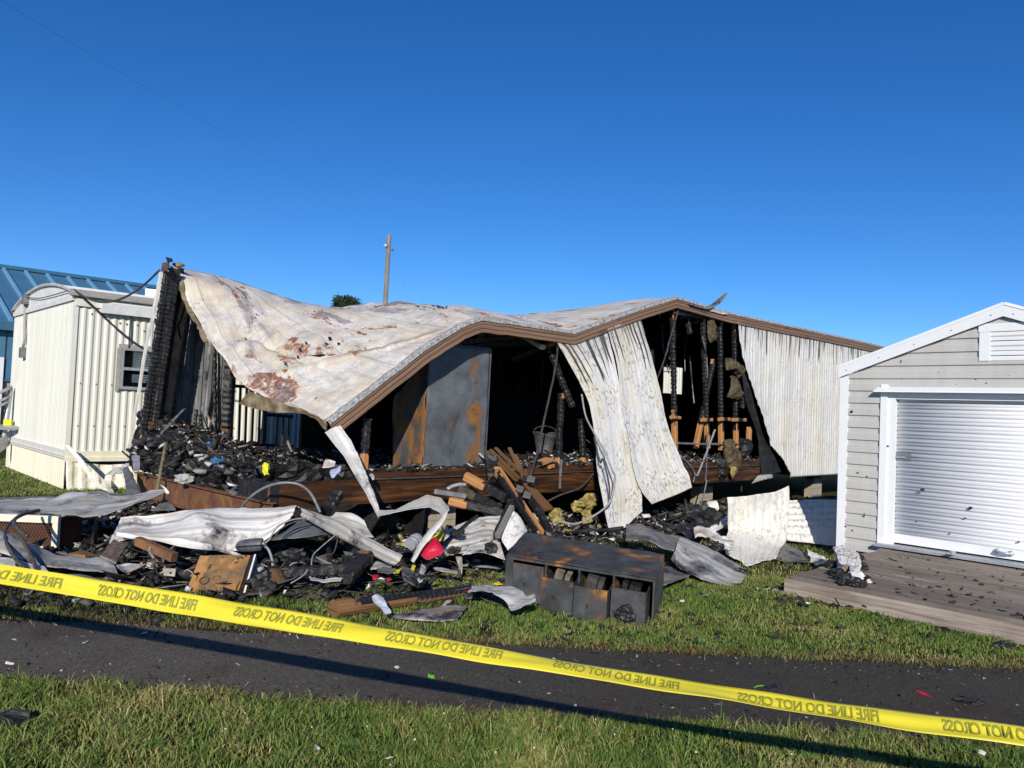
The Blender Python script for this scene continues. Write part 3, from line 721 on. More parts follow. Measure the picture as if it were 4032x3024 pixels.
# ---- fascia and drip edge follow the front edge of the roof
E0 = RW[0]; tg = np.gradient(E0, axis=0); tg /= np.linalg.norm(tg, axis=1, keepdims=True)
dn = np.cross(tg, V); dn *= -np.sign(dn[:, 2:3]) ; dn /= np.linalg.norm(dn, axis=1, keepdims=True)
dn[np.isnan(dn)] = 0; out = -V
k = np.ones(7) / 7.0
def strip(mb, profile, mi=0):
    rows = [E0 + out * o + dn * d for o, d in profile]; return sheet(mb, np.stack(rows, 0), .004, mi)
mb = MB(); strip(mb, [(.035, .035), (.045, .04), (.045, .062), (.034, .066), (.034, .09), (.045, .094), (.045, .116), (.034, .12), (.034, .142), (.05, .147), (.05, .165), (.01, .172)])
mb.build('fascia', MAT['fascia'], TR)
mb = MB(); Gd = np.stack([E0 + out * o + dn * d + np.zeros_like(E0) for o, d in [(-.03, -.014), (.02, -.016), (.052, -.008), (.056, .028), (.048, .03)]], 0)
Gd = crumple(Gd, .006, 9, 2.0); sheet(mb, Gd, .004); mb.build('drip_edge', MAT['drip'], TR)
# ---- charred top plate below the fascia at the right bay
mb = MB(); char_beam(mb, at_b((2640, 1228), .08), at_b((2905, 1268), .08), .10, .09, ((0, 1),)); mb.build('top_plate', [MAT['char'], MAT['wood_dark']], TR)
# ---- floor, rim, chassis
mb = MB(); mb.hexa([T(1.6, .06, .70), T(18, .06, .70), T(18, 4.3, .70), T(1.6, 4.3, .70), T(1.6, .06, .80), T(18, .06, .80), T(18, 4.3, .80), T(1.6, 4.3, .80)])
mb.hexa([T(.02, 1.5, .70), T(1.6, 1.5, .70), T(1.6, 4.3, .70), T(.02, 4.3, .70), T(.02, 1.5, .80), T(1.6, 1.5, .80), T(1.6, 4.3, .80), T(.02, 4.3, .80)])
mb.build('floor_deck', MAT['soot'], TR)
mb = MB()
for i in range(80):
    pass
Gr = gridpts([[T(a, .03, .78) for a in np.linspace(0, 9.62, 10)], [T(a, .03, .52) for a in np.linspace(0, 9.62, 10)]], 120, 6, False)
Gr = crumple(Gr, .012, 3, 5.0); sheet(mb, Gr, .06); mb.build('rim_joist', MAT['rim'], TR)
mb = MB(); Gr = gridpts([[T(a, .0, .875) for a in np.linspace(.9, 9.62, 10)], [T(a, -.005, .785) for a in np.linspace(.9, 9.62, 10)]], 120, 5, False)
Gr = crumple(Gr, .016, 4, 9.0); sheet(mb, Gr, .05); mb.build('sole_plate', MAT['rim'], TR)
mb = MB(); beam(mb, T(.95, -.055, .786), T(9.6, -.055, .786), .012, .014); mb.build('rim_flashing', MAT['plate'], TR)
mb = MB(); char_beam(mb, T(-.04, -.02, .66), T(-.04, .75, .66), .13, .26, ((0, 1),), rough=.3, seg=.05); mb.build('rim_end', [MAT['char'], MAT['wood_dark']], TR)
# end crossmember of the chassis: I beam seen from the side
def ibeam(mb, p0, p1, h, w, t=.012):
    p0, p1 = np.array(p0), np.array(p1); d, s, _ = frame_of(p1 - p0)
    for o, hh, ww in ((0, h, t), ):
        mb.box(p0 - s * ww / 2 - ZZ * hh, p1 - p0, s * ww, ZZ * hh)
    for z in (0.002, -h - t - .002): mb.box(p0 - s * w / 2 + ZZ * z, p1 - p0, s * w, ZZ * t)
mb = MB(); pA = at_a((1081, 1988), -.10); pB = at_a((542, 1862), -.10); ibeam(mb, pA + V * .05, pB, .27, .09); mb.build('chassis_beam', MAT['rust'], TR)
mb = MB(); pA = at_a(ZD(250, 378), 1.25); pB = at_a(ZD(640, 452), 1.25); ibeam(mb, pA, pB, .2, .09); mb.build('chassis_beam', MAT['rust'], TR)
for aa in (6.0, 12.0):
    mb = MB(); ibeam(mb, T(aa, .1, .69), T(aa, 4.2, .69), .2, .09); mb.build('chassis_beam', MAT['rust'], TR)
# hitch plate triangles seen below the open corner
mb = MB(); polyplate(mb, ys(ZD, [(0, 530, 8.3), (90, 452, 8.6), (190, 555, 8.4), (60, 560, 8.2)]), .02); mb.build('gusset_plate', MAT['steel'], TR)
mb = MB(); polyplate(mb, ys(ZB, [(1340, 800, 8.0), (1430, 700, 8.35), (1530, 795, 8.1)]), .02); mb.build('gusset_plate', MAT['steel'], TR)
# piers
for (px, b_, w_, hh) in ((2677, .55, .42, .5),):
    P = at_z((px, 2110), 0)
for a_ in (2.2, 8.15, 12.5):
    r_ = thing
    for kz in range(2):
        mb = MB(); mb.box(T(a_, .35, .0 + .2 * kz + .002), U * .40, V * .2, ZZ * .195); mb.build('pier_block', MAT['block'], TR)
    mb = MB(); mb.box(T(a_ + .02, .36, .405), U * .36, V * .18, ZZ * .11); mb.build('pier_shim', MAT['wood_dark'], TR)
# ---- back wall with its window hole, far end wall, inner partition
def wall_with_hole(mb, a0, a1, z0, z1, b, th, holes):
    cur = a0
    for (h0, h1, hz0, hz1) in holes:
        mb.box(T(cur, b, z0), U * (h0 - cur), V * th, ZZ * (z1 - z0)); mb.box(T(h0, b, z0), U * (h1 - h0), V * th, ZZ * (hz0 - z0))
        mb.box(T(h0, b, hz1), U * (h1 - h0), V * th, ZZ * (z1 - hz1)); cur = h1
    mb.box(T(cur, b, z0), U * (a1 - cur), V * th, ZZ * (z1 - z0))
w0 = ab_point(ZE(1795, 640), 4.22); w1 = ab_point(ZE(1972, 892), 4.22)
mb = MB(); wall_with_hole(mb, 2.47, 18, .55, 3.2, 4.2, .08, [(w0[0], w1[0], w1[2], w0[2])]); mb.build('back_wall', MAT['soot'], TR)
mb = MB(); mb.box(T(17.9, .0, .55), U * .1, V * 4.2, ZZ * 2.85); mb.build('end_wall', MAT['siding_wall'], TR)
mb = MB(); bka = np.array([q[0] for q in BK]); bkz = np.array([q[2] for q in BK]); av = np.linspace(2.47, 18, 40)
for a0_, a1_ in zip(av[:-1], av[1:]):
    z0_, z1_ = np.interp([a0_, a1_], bka, bkz) - .003
    mb.hexa([T(a0_, 4.282, 3.05), T(a1_, 4.282, 3.05), T(a1_, 4.298, 3.05), T(a0_, 4.298, 3.05), T(a0_, 4.282, z0_), T(a1_, 4.282, z1_), T(a1_, 4.298, z1_), T(a0_, 4.298, z0_)])
mb.build('back_plate', MAT['soot'], TR)
mb = MB(); mb.box(T(3.6, 3.2, .8), U * 5.2, V * .06, ZZ * 1.2); mb.build('counter_wreck', MAT['soot'], TR)
# ---- leaning back corner: charred studs, dark inner face and edge of the siding
lean = lambda p: at_a(p, .0)
cT, cB = np.array(T(.2, 4.32, 3.44)), np.array(T(-.14, 4.32, .74))
mb = MB()
ol = [at_a(ZA(1398, 268), .05), at_a(ZA(1330, 640), .0), at_a(ZA(1262, 960), -.05), at_a(ZA(1205, 1330), -.1), at_a(ZB(1105, 360), -.15)]
orr = [at_a(ZA(1418, 272), .05), at_a(ZA(1345, 640), .0), at_a(ZA(1274, 960), -.05), at_a(ZA(1214, 1330), -.1), at_a(ZB(1112, 360), -.15)]
ribbon(mb, [np.array(p) - U * .02 for p in ol], [np.array(p) - U * .02 for p in orr], 50, .03, amp=.008, seed=5); mb.build('corner_siding', MAT['cream_trim'], TR)
for (x0, y0, x1, y1, w_, dep) in ((1455, 262, 1245, 1640, .075, .02), (1498, 268, 1290, 1640, .07, .09), (1545, 245, 1345, 1600, .06, .16), (1580, 235, 1400, 1500, .06, .30)):
    mb = MB(); char_beam(mb, at_a(ZA(x0, y0), dep), at_a(ZA(x1, y1), dep - .14), w_, .09, ((0, 1),), rough=.3, seg=.028, up=U); mb.build('corner_stud', [MAT['char'], MAT['wood_dark']], TR)
mb = MB(); q = [at_a(ZA(1470, 240), .36), at_a(ZA(1625, 250), .40), at_a(ZA(1665, 500), .42), at_a(ZA(1560, 1000), .3), at_a(ZA(1420, 1640), .2), at_a(ZA(1230, 1640), .1)]
q = [ZA(1520, 250), ZA(1610, 240), ZA(1668, 500), ZA(1612, 870), ZA(1480, 1640), ZA(1300, 1640), ZA(1400, 1000)]
polyplate(mb, [at_b(p, 4.24) for p in q], .03, nrm=-V); mb.build('charred_panel', MAT['soot'], TR)
# broken corner cap with its lump of foam
mb = MB(); mb.hexa([at_a(ZA(*p), d) for p, d in (((1400, 262), -.05), ((1462, 258), -.05), ((1470, 250), .2), ((1410, 250), .2), ((1412, 190), -.05), ((1462, 182), -.05), ((1475, 180), .2), ((1420, 186), .2))]); mb.build('corner_cap', MAT['wood_dark'], TR)
mb = MB(); lump(mb, at_a(ZA(1552, 208), .2), .052, 0, 2, .5, 2.5, 3.0, (1.4, .8, .8)); mb.build('foam_lump', MAT['membrane'], TR, True)
mb = MB(); polyplate(mb, [at_a(ZA(*p), .1) for p in ((1455, 138), (1500, 150), (1508, 178), (1470, 185))], .02); mb.build('cap_shard', MAT['char'], TR)
# sooty corrugated inner face of the back wall
tl = [ab_point(ZA(1640, 600), 4.26), ab_point(ZA(1760, 780), 4.26), ab_point(ZA(1850, 900), 4.26), ab_point(ZA(1990, 1000), 4.26)]
a_l, a_r = .42, 1.36
Gp = gridpts([[T(a, 4.28, 3.15 - .5 * (a - a_l)) for a in np.linspace(a_l, a_r, 5)], [T(a, 4.28, .75) for a in np.linspace(a_l, a_r, 5)]], 90, 10, False)
Gp = corrugate(crumple(Gp, .02, 1.5, 3.0), .15, .022); mb = MB(); sheet(mb, Gp, .004); mb.build('inner_siding', MAT['oldwall'], TR)
for (x0, y0, x1, y1, w_) in ((1990, 1035, 1962, 1660, .13), (1868, 930, 1882, 1640, .035), (1650, 590, 1510, 1500, .05)):
    mb = MB(); char_beam(mb, at_b(ZA(x0, y0), 4.17), at_b(ZA(x1, y1), 4.17), w_, .09, ((0, 1),), rough=.32, seg=.045); mb.build('back_stud', [MAT['char'], MAT['wood_dark']], TR)
for (x0, y0, x1, y1) in ((1712, 1465, 1690, 1650), (1745, 1510, 1760, 1660)):
    mb = MB(); char_beam(mb, at_b(ZA(x0, y0), 3.9), at_b(ZA(x1, y1), 3.9), .045, .06, ((0, 1),), rough=.3); mb.build('stud_stump', [MAT['char'], MAT['wood_dark']], TR)
mb = MB(); lf = [at_b(ZA(1820, 980), 4.1), at_b(ZA(1800, 1210), 4.1), at_b(ZA(1760, 1480), 4.1)]; mb2 = tube(mb, lf, .018, 6); mb.build('hanging_strap', MAT['oldwall'], TR)
mb = MB(); rows_ = [[at_a(ZB(x, y), d) for x, y, d in r] for r in ([(1225, -60, .05), (1330, -80, .1), (1430, -40, .2), (1520, 20, .3)], [(1190, 120, .0), (1290, 110, .0), (1400, 120, .05), (1520, 130, .15)], [(1150, 320, -.05), (1260, 330, -.05), (1380, 330, -.02), (1500, 330, .05)])]
Ge = crumple(crumple(gridpts(rows_, 50, 40), .10, 4, 6), .05, 12, 2); sheet(mb, Ge, .03); mb.build('charred_debris', MAT['char'], TR)
# orange unburnt bits in the corner
for (x0, y0, x1, y1, w_) in ((1240, 95, 1215, 320, .10), (1300, 230, 1250, 330, .12), (1325, 235, 1345, 325, .03)):
    mb = MB(); char_beam(mb, at_a(ZB(x0, y0), -.02), at_a(ZB(x1, y1), -.02), w_, .05, ((.0, .18),), rough=.15, up=U); mb.build('corner_stud_foot', [MAT['char'], MAT['wood']], TR)
# ---- membrane of the ceiling hanging below the free roof edge
L0 = RW[:, 0]                                # free edge, from front tip (index 0) to the back corner
mb = MB(); i0, i1 = 25, 45; top = L0[i0:i1]; bot = top + np.array([.04, .03, -.02]) * 1.0
ofs = np.array([.11 + .14 * mnoise.noise(Vector((i * .35, 2, 0))) for i in range(i0, i1)])
bot = top - ZZ * ofs[:, None] - V * .08; Gm = gridpts([top - ZZ * .015, (top + bot) / 2 - U * .05, bot], 60, 8)
Gm = crumple(Gm, .04, 5, 8.0); sheet(mb, Gm, .012); mb.build('ceiling_membrane', MAT['membrane'], TR)
mb = MB(); c1 = ys(ZC, [(180, 862, 8.75), (300, 905, 8.6), (450, 960, 8.45), (600, 1010, 8.3), (760, 1085, 8.15), (860, 1150, 8.05)]); c2 = ys(ZC, [(92, 972, 8.85), (250, 1020, 8.65), (420, 1045, 8.5), (590, 1052, 8.35), (760, 1110, 8.2), (850, 1205, 8.1)])
Gm = crumple(gridpts([c1, c2], 50, 10), .035, 5, 1.0); sheet(mb, Gm, .012); mb.build('ceiling_membrane', MAT['membrane'], TR)
# ---- siding that still hangs from the fascia: two sheets parted by a tear
def hang(Z, lst): return lst
def out_b(p, b): return at_b(p, b)
s_top = [ZE(865, 430), ZE(990, 418), ZE(1150, 372), ZE(1300, 320)]
rowsL = [[out_b(p, -.03) for p in s_top],
         [out_b(ZE(*p), b) for p, b in (((985, 640), -.06), ((1130, 640), -.05), ((1250, 620), -.04), ((1370, 600), -.05))],
         [out_b(ZE(*p), b) for p, b in (((1135, 930), -.16), ((1240, 920), -.14), ((1340, 900), -.13), ((1420, 900), -.14))],
         [out_b(ZE(*p), b) for p, b in (((1200, 1230), -.30), ((1300, 1230), -.27), ((1400, 1230), -.25), ((1478, 1230), -.25))],
         [out_b(ZE(*p), b) for p, b in (((1222, 1560), -.45), ((1330, 1560), -.41), ((1440, 1560), -.39), ((1545, 1560), -.38))],
         [out_b(ZF(*p), b) for p, b in (((1262, 470), -.58), ((1380, 470), -.55), ((1490, 450), -.52), ((1600, 430), -.50))],
         [out_b(ZF(*p), b) for p, b in (((1338, 782), -.72), ((1400, 775), -.70), ((1470, 715), -.66), ((1610, 585), -.58))]]
s_top2 = [ZE(1302, 319), ZE(1400, 285), ZE(1500, 248), ZE(1590, 213)]
rowsR = [[out_b(p, -.03) for p in s_top2],
         [out_b(ZE(*p), b) for p, b in (((1382, 600), -.07), ((1490, 570), -.05), ((1590, 530), -.04), ((1680, 500), -.03))],
         [out_b(ZE(*p), b) for p, b in (((1424, 900), -.16), ((1540, 880), -.13), ((1650, 850), -.12), ((1762, 830), -.12))],
         [out_b(ZE(*p), b) for p, b in (((1482, 1230), -.27), ((1600, 1200), -.25), ((1720, 1170), -.23), ((1832, 1150), -.22))],
         [out_b(ZE(*p), b) for p, b in (((1540, 1560), -.42), ((1690, 1530), -.38), ((1820, 1500), -.36), ((1955, 1480), -.35))],
         [out_b(ZF(*p), b) for p, b in (((1600, 400), -.52), ((1740, 350), -.48), ((1880, 300), -.46), ((2010, 250), -.45))],
         [out_b(ZF(*p), b) for p, b in (((1690, 522), -.56), ((1800, 480), -.54), ((1930, 430), -.52), ((2050, 374), -.50))]]
for nm, rows, sd in (('hanging_siding', rowsL, 2.0), ('hanging_siding', rowsR, 6.0)):
    Gs = gridpts(rows, 120, 70); uv = uvgrid(Gs); uv[:, 0] += sd
    Gs = corrugate(crumple(Gs, .018, 1.8, sd), .105, .0022, 0, uv, 1.0); Gs = crumple(Gs, .005, 5, sd + 3)
    mb = MB(); sheet(mb, Gs, .003, 0, 1, uv); mb.build(nm, [MAT['siding_hang'], MAT['sheet_dark']], TR, smooth=True)
# ---- right hand siding still on the wall, its torn left edge curling
eL = [ZG(555, 290), ZG(575, 500), ZG(600, 690), ZG(655, 900), ZG(715, 1100), ZG(780, 1310), ZG(858, 1650), ZI(905, 60), ZI(1000, 215), ZI(1062, 352)]
ep = np.array([ab_point(p, -.02) for p in eL]); oz = np.argsort(ep[:, 2]); ez, ea = ep[oz, 2], ep[oz, 0]
aa_ = np.arange(7.9, 18.0, .0175); zz_ = np.linspace(3.34, .53, 84)
edge_ = np.array([np.interp(z, ez, ea) + .02 * mnoise.noise(Vector((z * 3, 1, 0))) for z in zz_])
Gs = np.array([[T(a, -.015 - (.02 + .16 * (max(0, 3.3 - z) / 2.8) ** 1.5) * np.exp(-max(0, a - e) / .16), z) for a in aa_] for z, e in zip(zz_, edge_)])
uvw = np.array([[(a, 3.36 - z) for a in aa_] for z in zz_]).reshape(-1, 2)
Gs = corrugate(crumple(Gs, .012, 2.0, 4.0), .105, .009, 0, uvw, 1.2)
kp = np.array([[aa_[j] > edge_[i] for j in range(len(aa_) - 1)] for i in range(len(zz_) - 1)])
mb = MB(); sheet(mb, Gs, .003, 0, 1, uvw, kp); mb.build('wall_siding', [MAT['siding_wall'], MAT['sheet_dark']], TR, smooth=True)
mb = MB(); Gf = gridpts([[at_b(ZG(610, 800), -.01), at_b(ZG(650, 905), -.05)], [at_b(ZG(640, 1150), -.02), at_b(ZG(722, 1120), -.08)], [at_b(ZI(835, 0), -.03), at_b(ZI(893, 20), -.12)], [at_b(ZI(862, 200), -.05), at_b(ZI(985, 200), -.16)], [at_b(ZI(880, 372), -.08), at_b(ZI(1055, 352), -.2)]], 10, 40)
Gf = crumple(Gf, .02, 3, 9); sheet(mb, Gf, .004); mb.build('peeled_flap', MAT['char'], TR)
mb = MB(); Gf = gridpts([[at_b(ZI(850, 380), -.06), at_b(ZI(960, 370), -.12), at_b(ZI(975, 385), -.12)], [at_b(ZI(795, 450), -.12), at_b(ZI(890, 420), -.2), at_b(ZI(985, 402), -.2)]], 30, 8); sheet(mb, corrugate(Gf, .09, .012), .004); mb.build('siding_scrap', MAT['sheet_grey'], TR)
# ---- studs of the right bay
def stud(p0, p1, b0, b1, w_, burnt, rough=.3, up=None, name='wall_stud', dep=.09):
    mb = MB(); char_beam(mb, at_b(p0, b0), at_b(p1, b1), w_, dep, burnt, rough=rough, seg=.032, up=V if up is None else up); mb.build(name, [MAT['char'], MAT['wood']], TR)
stud(ZE(1875, 140), ZE(1895, 1370), .10, .06, .085, ((0, .76),))
stud(ZG(185, 235), ZG(238, 1700), .10, .06, .075, ((0, .84),))
stud(ZG(302, 745), ZG(108, 1690), .30, .02, .085, ((0, .70),))
stud(ZG(372, 250), ZG(385, 1720), .10, .06, .085, ((.0, .80),))
stud(ZG(525, 320), ZG(548, 1700), .10, .06, .075, ((0, .80),))
stud(ZG(625, 900), ZG(618, 1265), .06, .04, .09, ((0, 1),))
stud(ZG(690, 1470), ZG(682, 1730), .06, .04, .075, ((0, .05),), rough=.1)
stud(ZG(208, 1400), ZG(212, 1700), .25, .22, .06, ((0, .1),), rough=.1)
stud(ZE(1690, 500), ZE(1705, 760), .5, .5, .085, ((0, 1),))
stud(ZE(1990, 150), ZE(2030, 370), .25, .12, .08, ((.35, 1),))
# fire blocking between the studs
for (x0, y0, x1, y1) in ((172, 1392, 285, 1390), (360, 1385, 475, 1385), (510, 1390, 650, 1392)):
    mb = MB(); char_beam(mb, at_b(ZG(x0, y0), -.02), at_b(ZG(x1, y1), -.02), .05, .06, ((.45, .75),), rough=.15); mb.build('fire_block', [MAT['char'], MAT['wood']], TR)
mb = MB(); char_beam(mb, at_b(ZE(1860, 1090), -.02), at_b(ZE(1940, 1095), -.02), .05, .05, ((.45, .6),), rough=.15); mb.build('fire_block', [MAT['char'], MAT['wood']], TR)
mb = MB(); tube(mb, [at_b(ZI(150, 100), .0), at_b(ZI(400, 108), .0), at_b(ZI(680, 103), .0)], .018, 8); mb.build('pipe', MAT['steel'], TR)
# ---- left bay: leftovers of studs
stud(ZC(1208, 1105), ZC(1172, 1565), .12, .04, .085, ((0, .72),), name='stud_stump')
stud(ZE(905, 885), ZE(880, 1545), .14, .05, .085, ((0, .86),), name='stud_stump')
stud(ZE(1076, 1105), ZE(1098, 1560), .14, .06, .085, ((0, .78),), name='stud_stump')
stud(ZE(1155, 1470), ZE(1162, 1560), .12, .1, .07, (), rough=.1, name='stud_stump')
stud(ZE(785, 455), ZE(1005, 1000), .25, .02, .085, ((0, 1),), name='fallen_stud')
mb = MB(); char_beam(mb, at_b(ZE(482, 590), .9), at_b(ZE(870, 432), .05), .06, .07, ((0, .8),), rough=.25); mb.build('ceiling_joist', [MAT['char'], MAT['wood']], TR)
mb = MB(); char_beam(mb, at_b(ZE(500, 335), 1.0), at_b(ZE(745, 480), .2), .09, .07, ((0, .4),), rough=.2); mb.build('ceiling_joist', [MAT['char'], MAT['cream_skirt']], TR)
for (x, y, x1, y1, s_) in ((205, 380, 390, 350, .10), (340, 330, 490, 440, .08), (20, 390, 90, 400, .07), (1700, 165, 1760, 190, .05)):
    mb = MB(); char_beam(mb, at_b(ZE(x, y), .5), at_b(ZE(x1, y1), .5), s_ * 1.6, s_, ((0, 1),), rough=.45, seg=.06); mb.build('charred_scrap', [MAT['char'], MAT['wood']], TR)
# ---- joists of the burnt ceiling and studs of the rear wall
for i, a_ in enumerate(np.arange(3.4, 13.5, .61)):
    zz_ = float(np.interp(a_, [2.5, 4.2, 6.6, 8.2, 18], [2.62, 2.60, 3.30, 3.28, 3.28])) - .02
    mb = MB(); char_beam(mb, T(a_, .12, zz_), T(a_ + random.uniform(-.1, .1), random.uniform(1.4, 4.1), zz_ + random.uniform(-.25, .12)), .04, .09, ((0, 1),), rough=.3, seg=.07); mb.build('ceiling_joist', [MAT['char'], MAT['wood_dark']], TR)
for a_ in np.arange(3.0, 17.5, .61):
    mb = MB(); char_beam(mb, T(a_, 4.14, .82), T(a_ + random.uniform(-.06, .06), 4.14, random.uniform(1.9, 3.15)), .05, .08, ((0, 1),), rough=.3, seg=.09); mb.build('back_stud', [MAT['char'], MAT['wood_dark']], TR)
for i in range(16):
    x_, y0_ = random.uniform(2250, 2960), random.uniform(1270, 1420); b_ = random.uniform(.3, 1.4); L_ = random.uniform(60, 220); dx_ = random.uniform(-40, 40)
    mb = MB(); P0, P1_ = at_b((x_, y0_), b_), at_b((x_ + dx_, y0_ + L_), b_ - random.uniform(0, .25)); tube(mb, [P0, (P0 + P1_) / 2 + U * random.uniform(-.06, .06), P1_], random.uniform(.006, .016), 5, 0, .05); mb.build('hanging_wire', MAT['wire'] if i % 3 else MAT['steel'], TR)
# ---- insulation
for (pts, b_, m_, nm) in (([(440, 715), (520, 735), (660, 845), (585, 935), (545, 900), (520, 860), (470, 800), (440, 850)], .0, 'insul_dirty', 'insulation_batt'),
                          ([(495, 905), (545, 925), (600, 1060), (622, 1140), (560, 1165), (500, 1150), (455, 1140), (490, 1020)], -.02, 'insul_dirty', 'insulation_batt'),
                          ([(240, 255), (290, 260), (270, 420), (335, 515), (320, 550), (255, 535), (235, 400)], .05, 'insul_dirty', 'insulation_batt')):
    mb = MB(); P = [at_b(ZG(*p), b_) for p in pts]; c = np.mean(P, 0)
    rows = [[c + (q - c) * s_ - V * (.09 * (1 - s_ ** 2)) for q in P + [P[0]]] for s_ in (.02, .4, .75, 1.0)]
    Gm = crumple(gridpts(rows, 40, 10), .03, 9, 2.0); sheet(mb, Gm, .03); mb.build(nm, MAT[m_], TR)
def blob_poly(Z, pts, b_, m_, nm, bulge=.09, amp=.035, parent=None, y=None):
    P = [at_b(Z(*p), b_) if y is None else at_y(Z(*p), y) for p in pts]; c = np.mean(P, 0); n_ = V if y is None else np.array([0, 1.0, 0])
    rows = [[c + (q - c) * s_ - n_ * (bulge * (1 - s_ ** 2)) for q in P + [P[0]]] for s_ in (.02, .35, .7, 1.0)]
    mb = MB(); Gm = crumple(gridpts(rows, 48, 12), amp, 10, 2.0); sheet(mb, Gm, .03); return mb.build(nm, MAT[m_], parent or TR)
blob_poly(ZI, [(560, 70), (620, 65), (650, 110), (705, 200), (690, 300), (650, 390), (625, 415), (600, 320), (570, 250), (560, 150)], -.06, 'insul_dirty', 'insulation_batt')
blob_poly(ZI, [(625, 300), (660, 310), (650, 380), (628, 412), (610, 350)], -.14, 'insul', 'insulation_batt', .03)
blob_poly(ZI, [(690, 60), (790, 70), (800, 130), (760, 220), (720, 240), (700, 150)], -.02, 'char', 'charred_batt')
blob_poly(ZI, [(495, 190), (530, 200), (545, 300), (580, 370), (560, 415), (505, 395), (510, 330), (490, 280)], -.05, 'char', 'charred_batt')
blob_poly(ZF, [(990, 525), (1090, 470), (1140, 420), (1210, 430), (1215, 520), (1160, 560), (1120, 640), (1070, 590), (1010, 580)], -.02, 'insul', 'insulation_batt', .12, .06)
blob_poly(ZF, [(1090, 640), (1170, 620), (1230, 700), (1240, 780), (1160, 790), (1100, 700)], -.18, 'insul', 'insulation_batt', .12, .05)
blob_poly(ZF, [(800, 600), (870, 560), (930, 690), (910, 730), (840, 700)], -.1, 'insul', 'insulation_batt', .12, .05)
blob_poly(ZF, [(910, 740), (960, 730), (1040, 770), (1190, 800), (1100, 815), (980, 800)], -.35, 'insul', 'insulation_batt', .1, .05)
blob_poly(ZD, [(1240, 620), (1420, 600), (1500, 760), (1480, 900), (1330, 960), (1240, 860)], .6, 'insul_dirty', 'insulation_batt', .15, .06)
blob_poly(ZD, [(1420, 900), (1490, 890), (1515, 960), (1450, 975)], -.15, 'insul', 'insulation_batt', .06, .04)
# ---- bracing straps and cables left hanging in the frame
def strap(Z, pts, wid, mat, name, parent=None, thick=.003, seed=1.0):
    L, R = [], []
    for q in pts:
        x, y, b_ = q; P = at_b(Z(x, y), b_); L.append(P - U * wid / 2); R.append(P + U * wid / 2)
    mb = MB(); ribbon(mb, L, R, 40, thick, amp=.006, seed=seed); return mb.build(name, mat, parent or TR)
strap(ZE, [(880, 470, .0), (852, 680, -.02), (795, 950, -.05), (732, 1230, -.10), (690, 1420, -.14), (632, 1640, -.2)], .035, MAT['plate'], 'brace_strap')
strap(ZE, [(1930, 150, .0), (1880, 320, -.02), (1800, 600, -.02), (1738, 770, -.02)], .035, MAT['plate'], 'brace_strap')
strap(ZI, [(478, -20, -.04), (400, 190, -.06), (320, 385, -.08)], .05, MAT['galv'], 'brace_strap')
strap(ZI, [(412, 0, -.03), (408, 200, -.05), (395, 430, -.08)], .035, MAT['steel'], 'brace_strap')
strap(ZF, [(908, 130, -.05), (900, 270, -.07), (895, 385, -.08)], .045, MAT['steel'], 'brace_strap')
strap(ZG, [(185, 480, .02), (228, 700, .02), (238, 930, .02)], .03, MAT['oldwall'], 'brace_strap')
def cable(Z, pts, r, mat, name='cable', parent=None):
    mb = MB(); tube(mb, [at_b(Z(x, y), b_) for x, y, b_ in pts], r, 6, 0, .04); return mb.build(name, mat, parent or TR, True)
mb = MB(); tube(mb, [at_b(ZE(1085, 890), -.03), at_b(ZE(1120, 1080), -.12), at_b(ZE(1195, 1230), -.36), at_b(ZE(1290, 1400), -.5), at_b(ZE(1355, 1560), -.62), at_b(ZF(1374, 300), -.7), at_b(ZF(1330, 500), -.72), at_b(ZF(1200, 615), -.6), at_b(ZF(1030, 692), -.5), at_b(ZF(900, 672), -.4), at_b(ZF(835, 690), -.4)], .014, 6, 0, .04); mb.build('cable', MAT['wirepale'], TR, True)
mb = MB(); tube(mb, [at_b(ZE(1195, 1260), -.38), at_b(ZE(1245, 1480), -.52), at_b(ZF(1270, 130), -.6), at_b(ZF(1320, 330), -.68), at_b(ZF(1328, 480), -.72)], .012, 6, 0, .04); mb.build('cable', MAT['wire'], TR, True)
cable(ZF, [(1190, 250, -.05), (1080, 370, -.15), (900, 440, -.2), (780, 500, -.25)], .014, MAT['wire'])
cable(ZI, [(405, 420, -.08), (375, 560, -.12), (330, 700, -.2)], .012, MAT['steel'])
cable(ZI, [(175, 215, -.05), (240, 270, -.08), (300, 360, -.1), (285, 440, -.12)], .012, MAT['steel'])
cable(ZA, [(1490, 250, 4.0), (1520, 400, 4.0), (1480, 560, 4.0), (1455, 620, 4.0), (1478, 740, 4.0)], .01, MAT['wire'])
cable(ZI, [(712, 430, .2), (705, 520, .2)], .012, MAT['wire'])
# metal flashing flung up above the ridge end
mb = MB(); ribbon(mb, [at_b(ZG(*p), -.05) for p in ((20, 120), (180, 158), (265, 140), (370, 60), (440, 0))], [at_b(ZG(*p), -.10) for p in ((60, 140), (220, 185), (300, 165), (395, 105), (452, 25))], 40, .004, amp=.01); mb.build('torn_flashing', MAT['sheet_dark'], TR)
mb = MB(); ribbon(mb, [at_b(ZG(*p), -.05) for p in ((250, 200), (300, 175), (380, 200), (440, 215))], [at_b(ZG(*p), -.07) for p in ((300, 215), (360, 235), (420, 245), (460, 245))], 30, .004, amp=.02); mb.build('torn_flashing', MAT['sheet_grey'], TR)
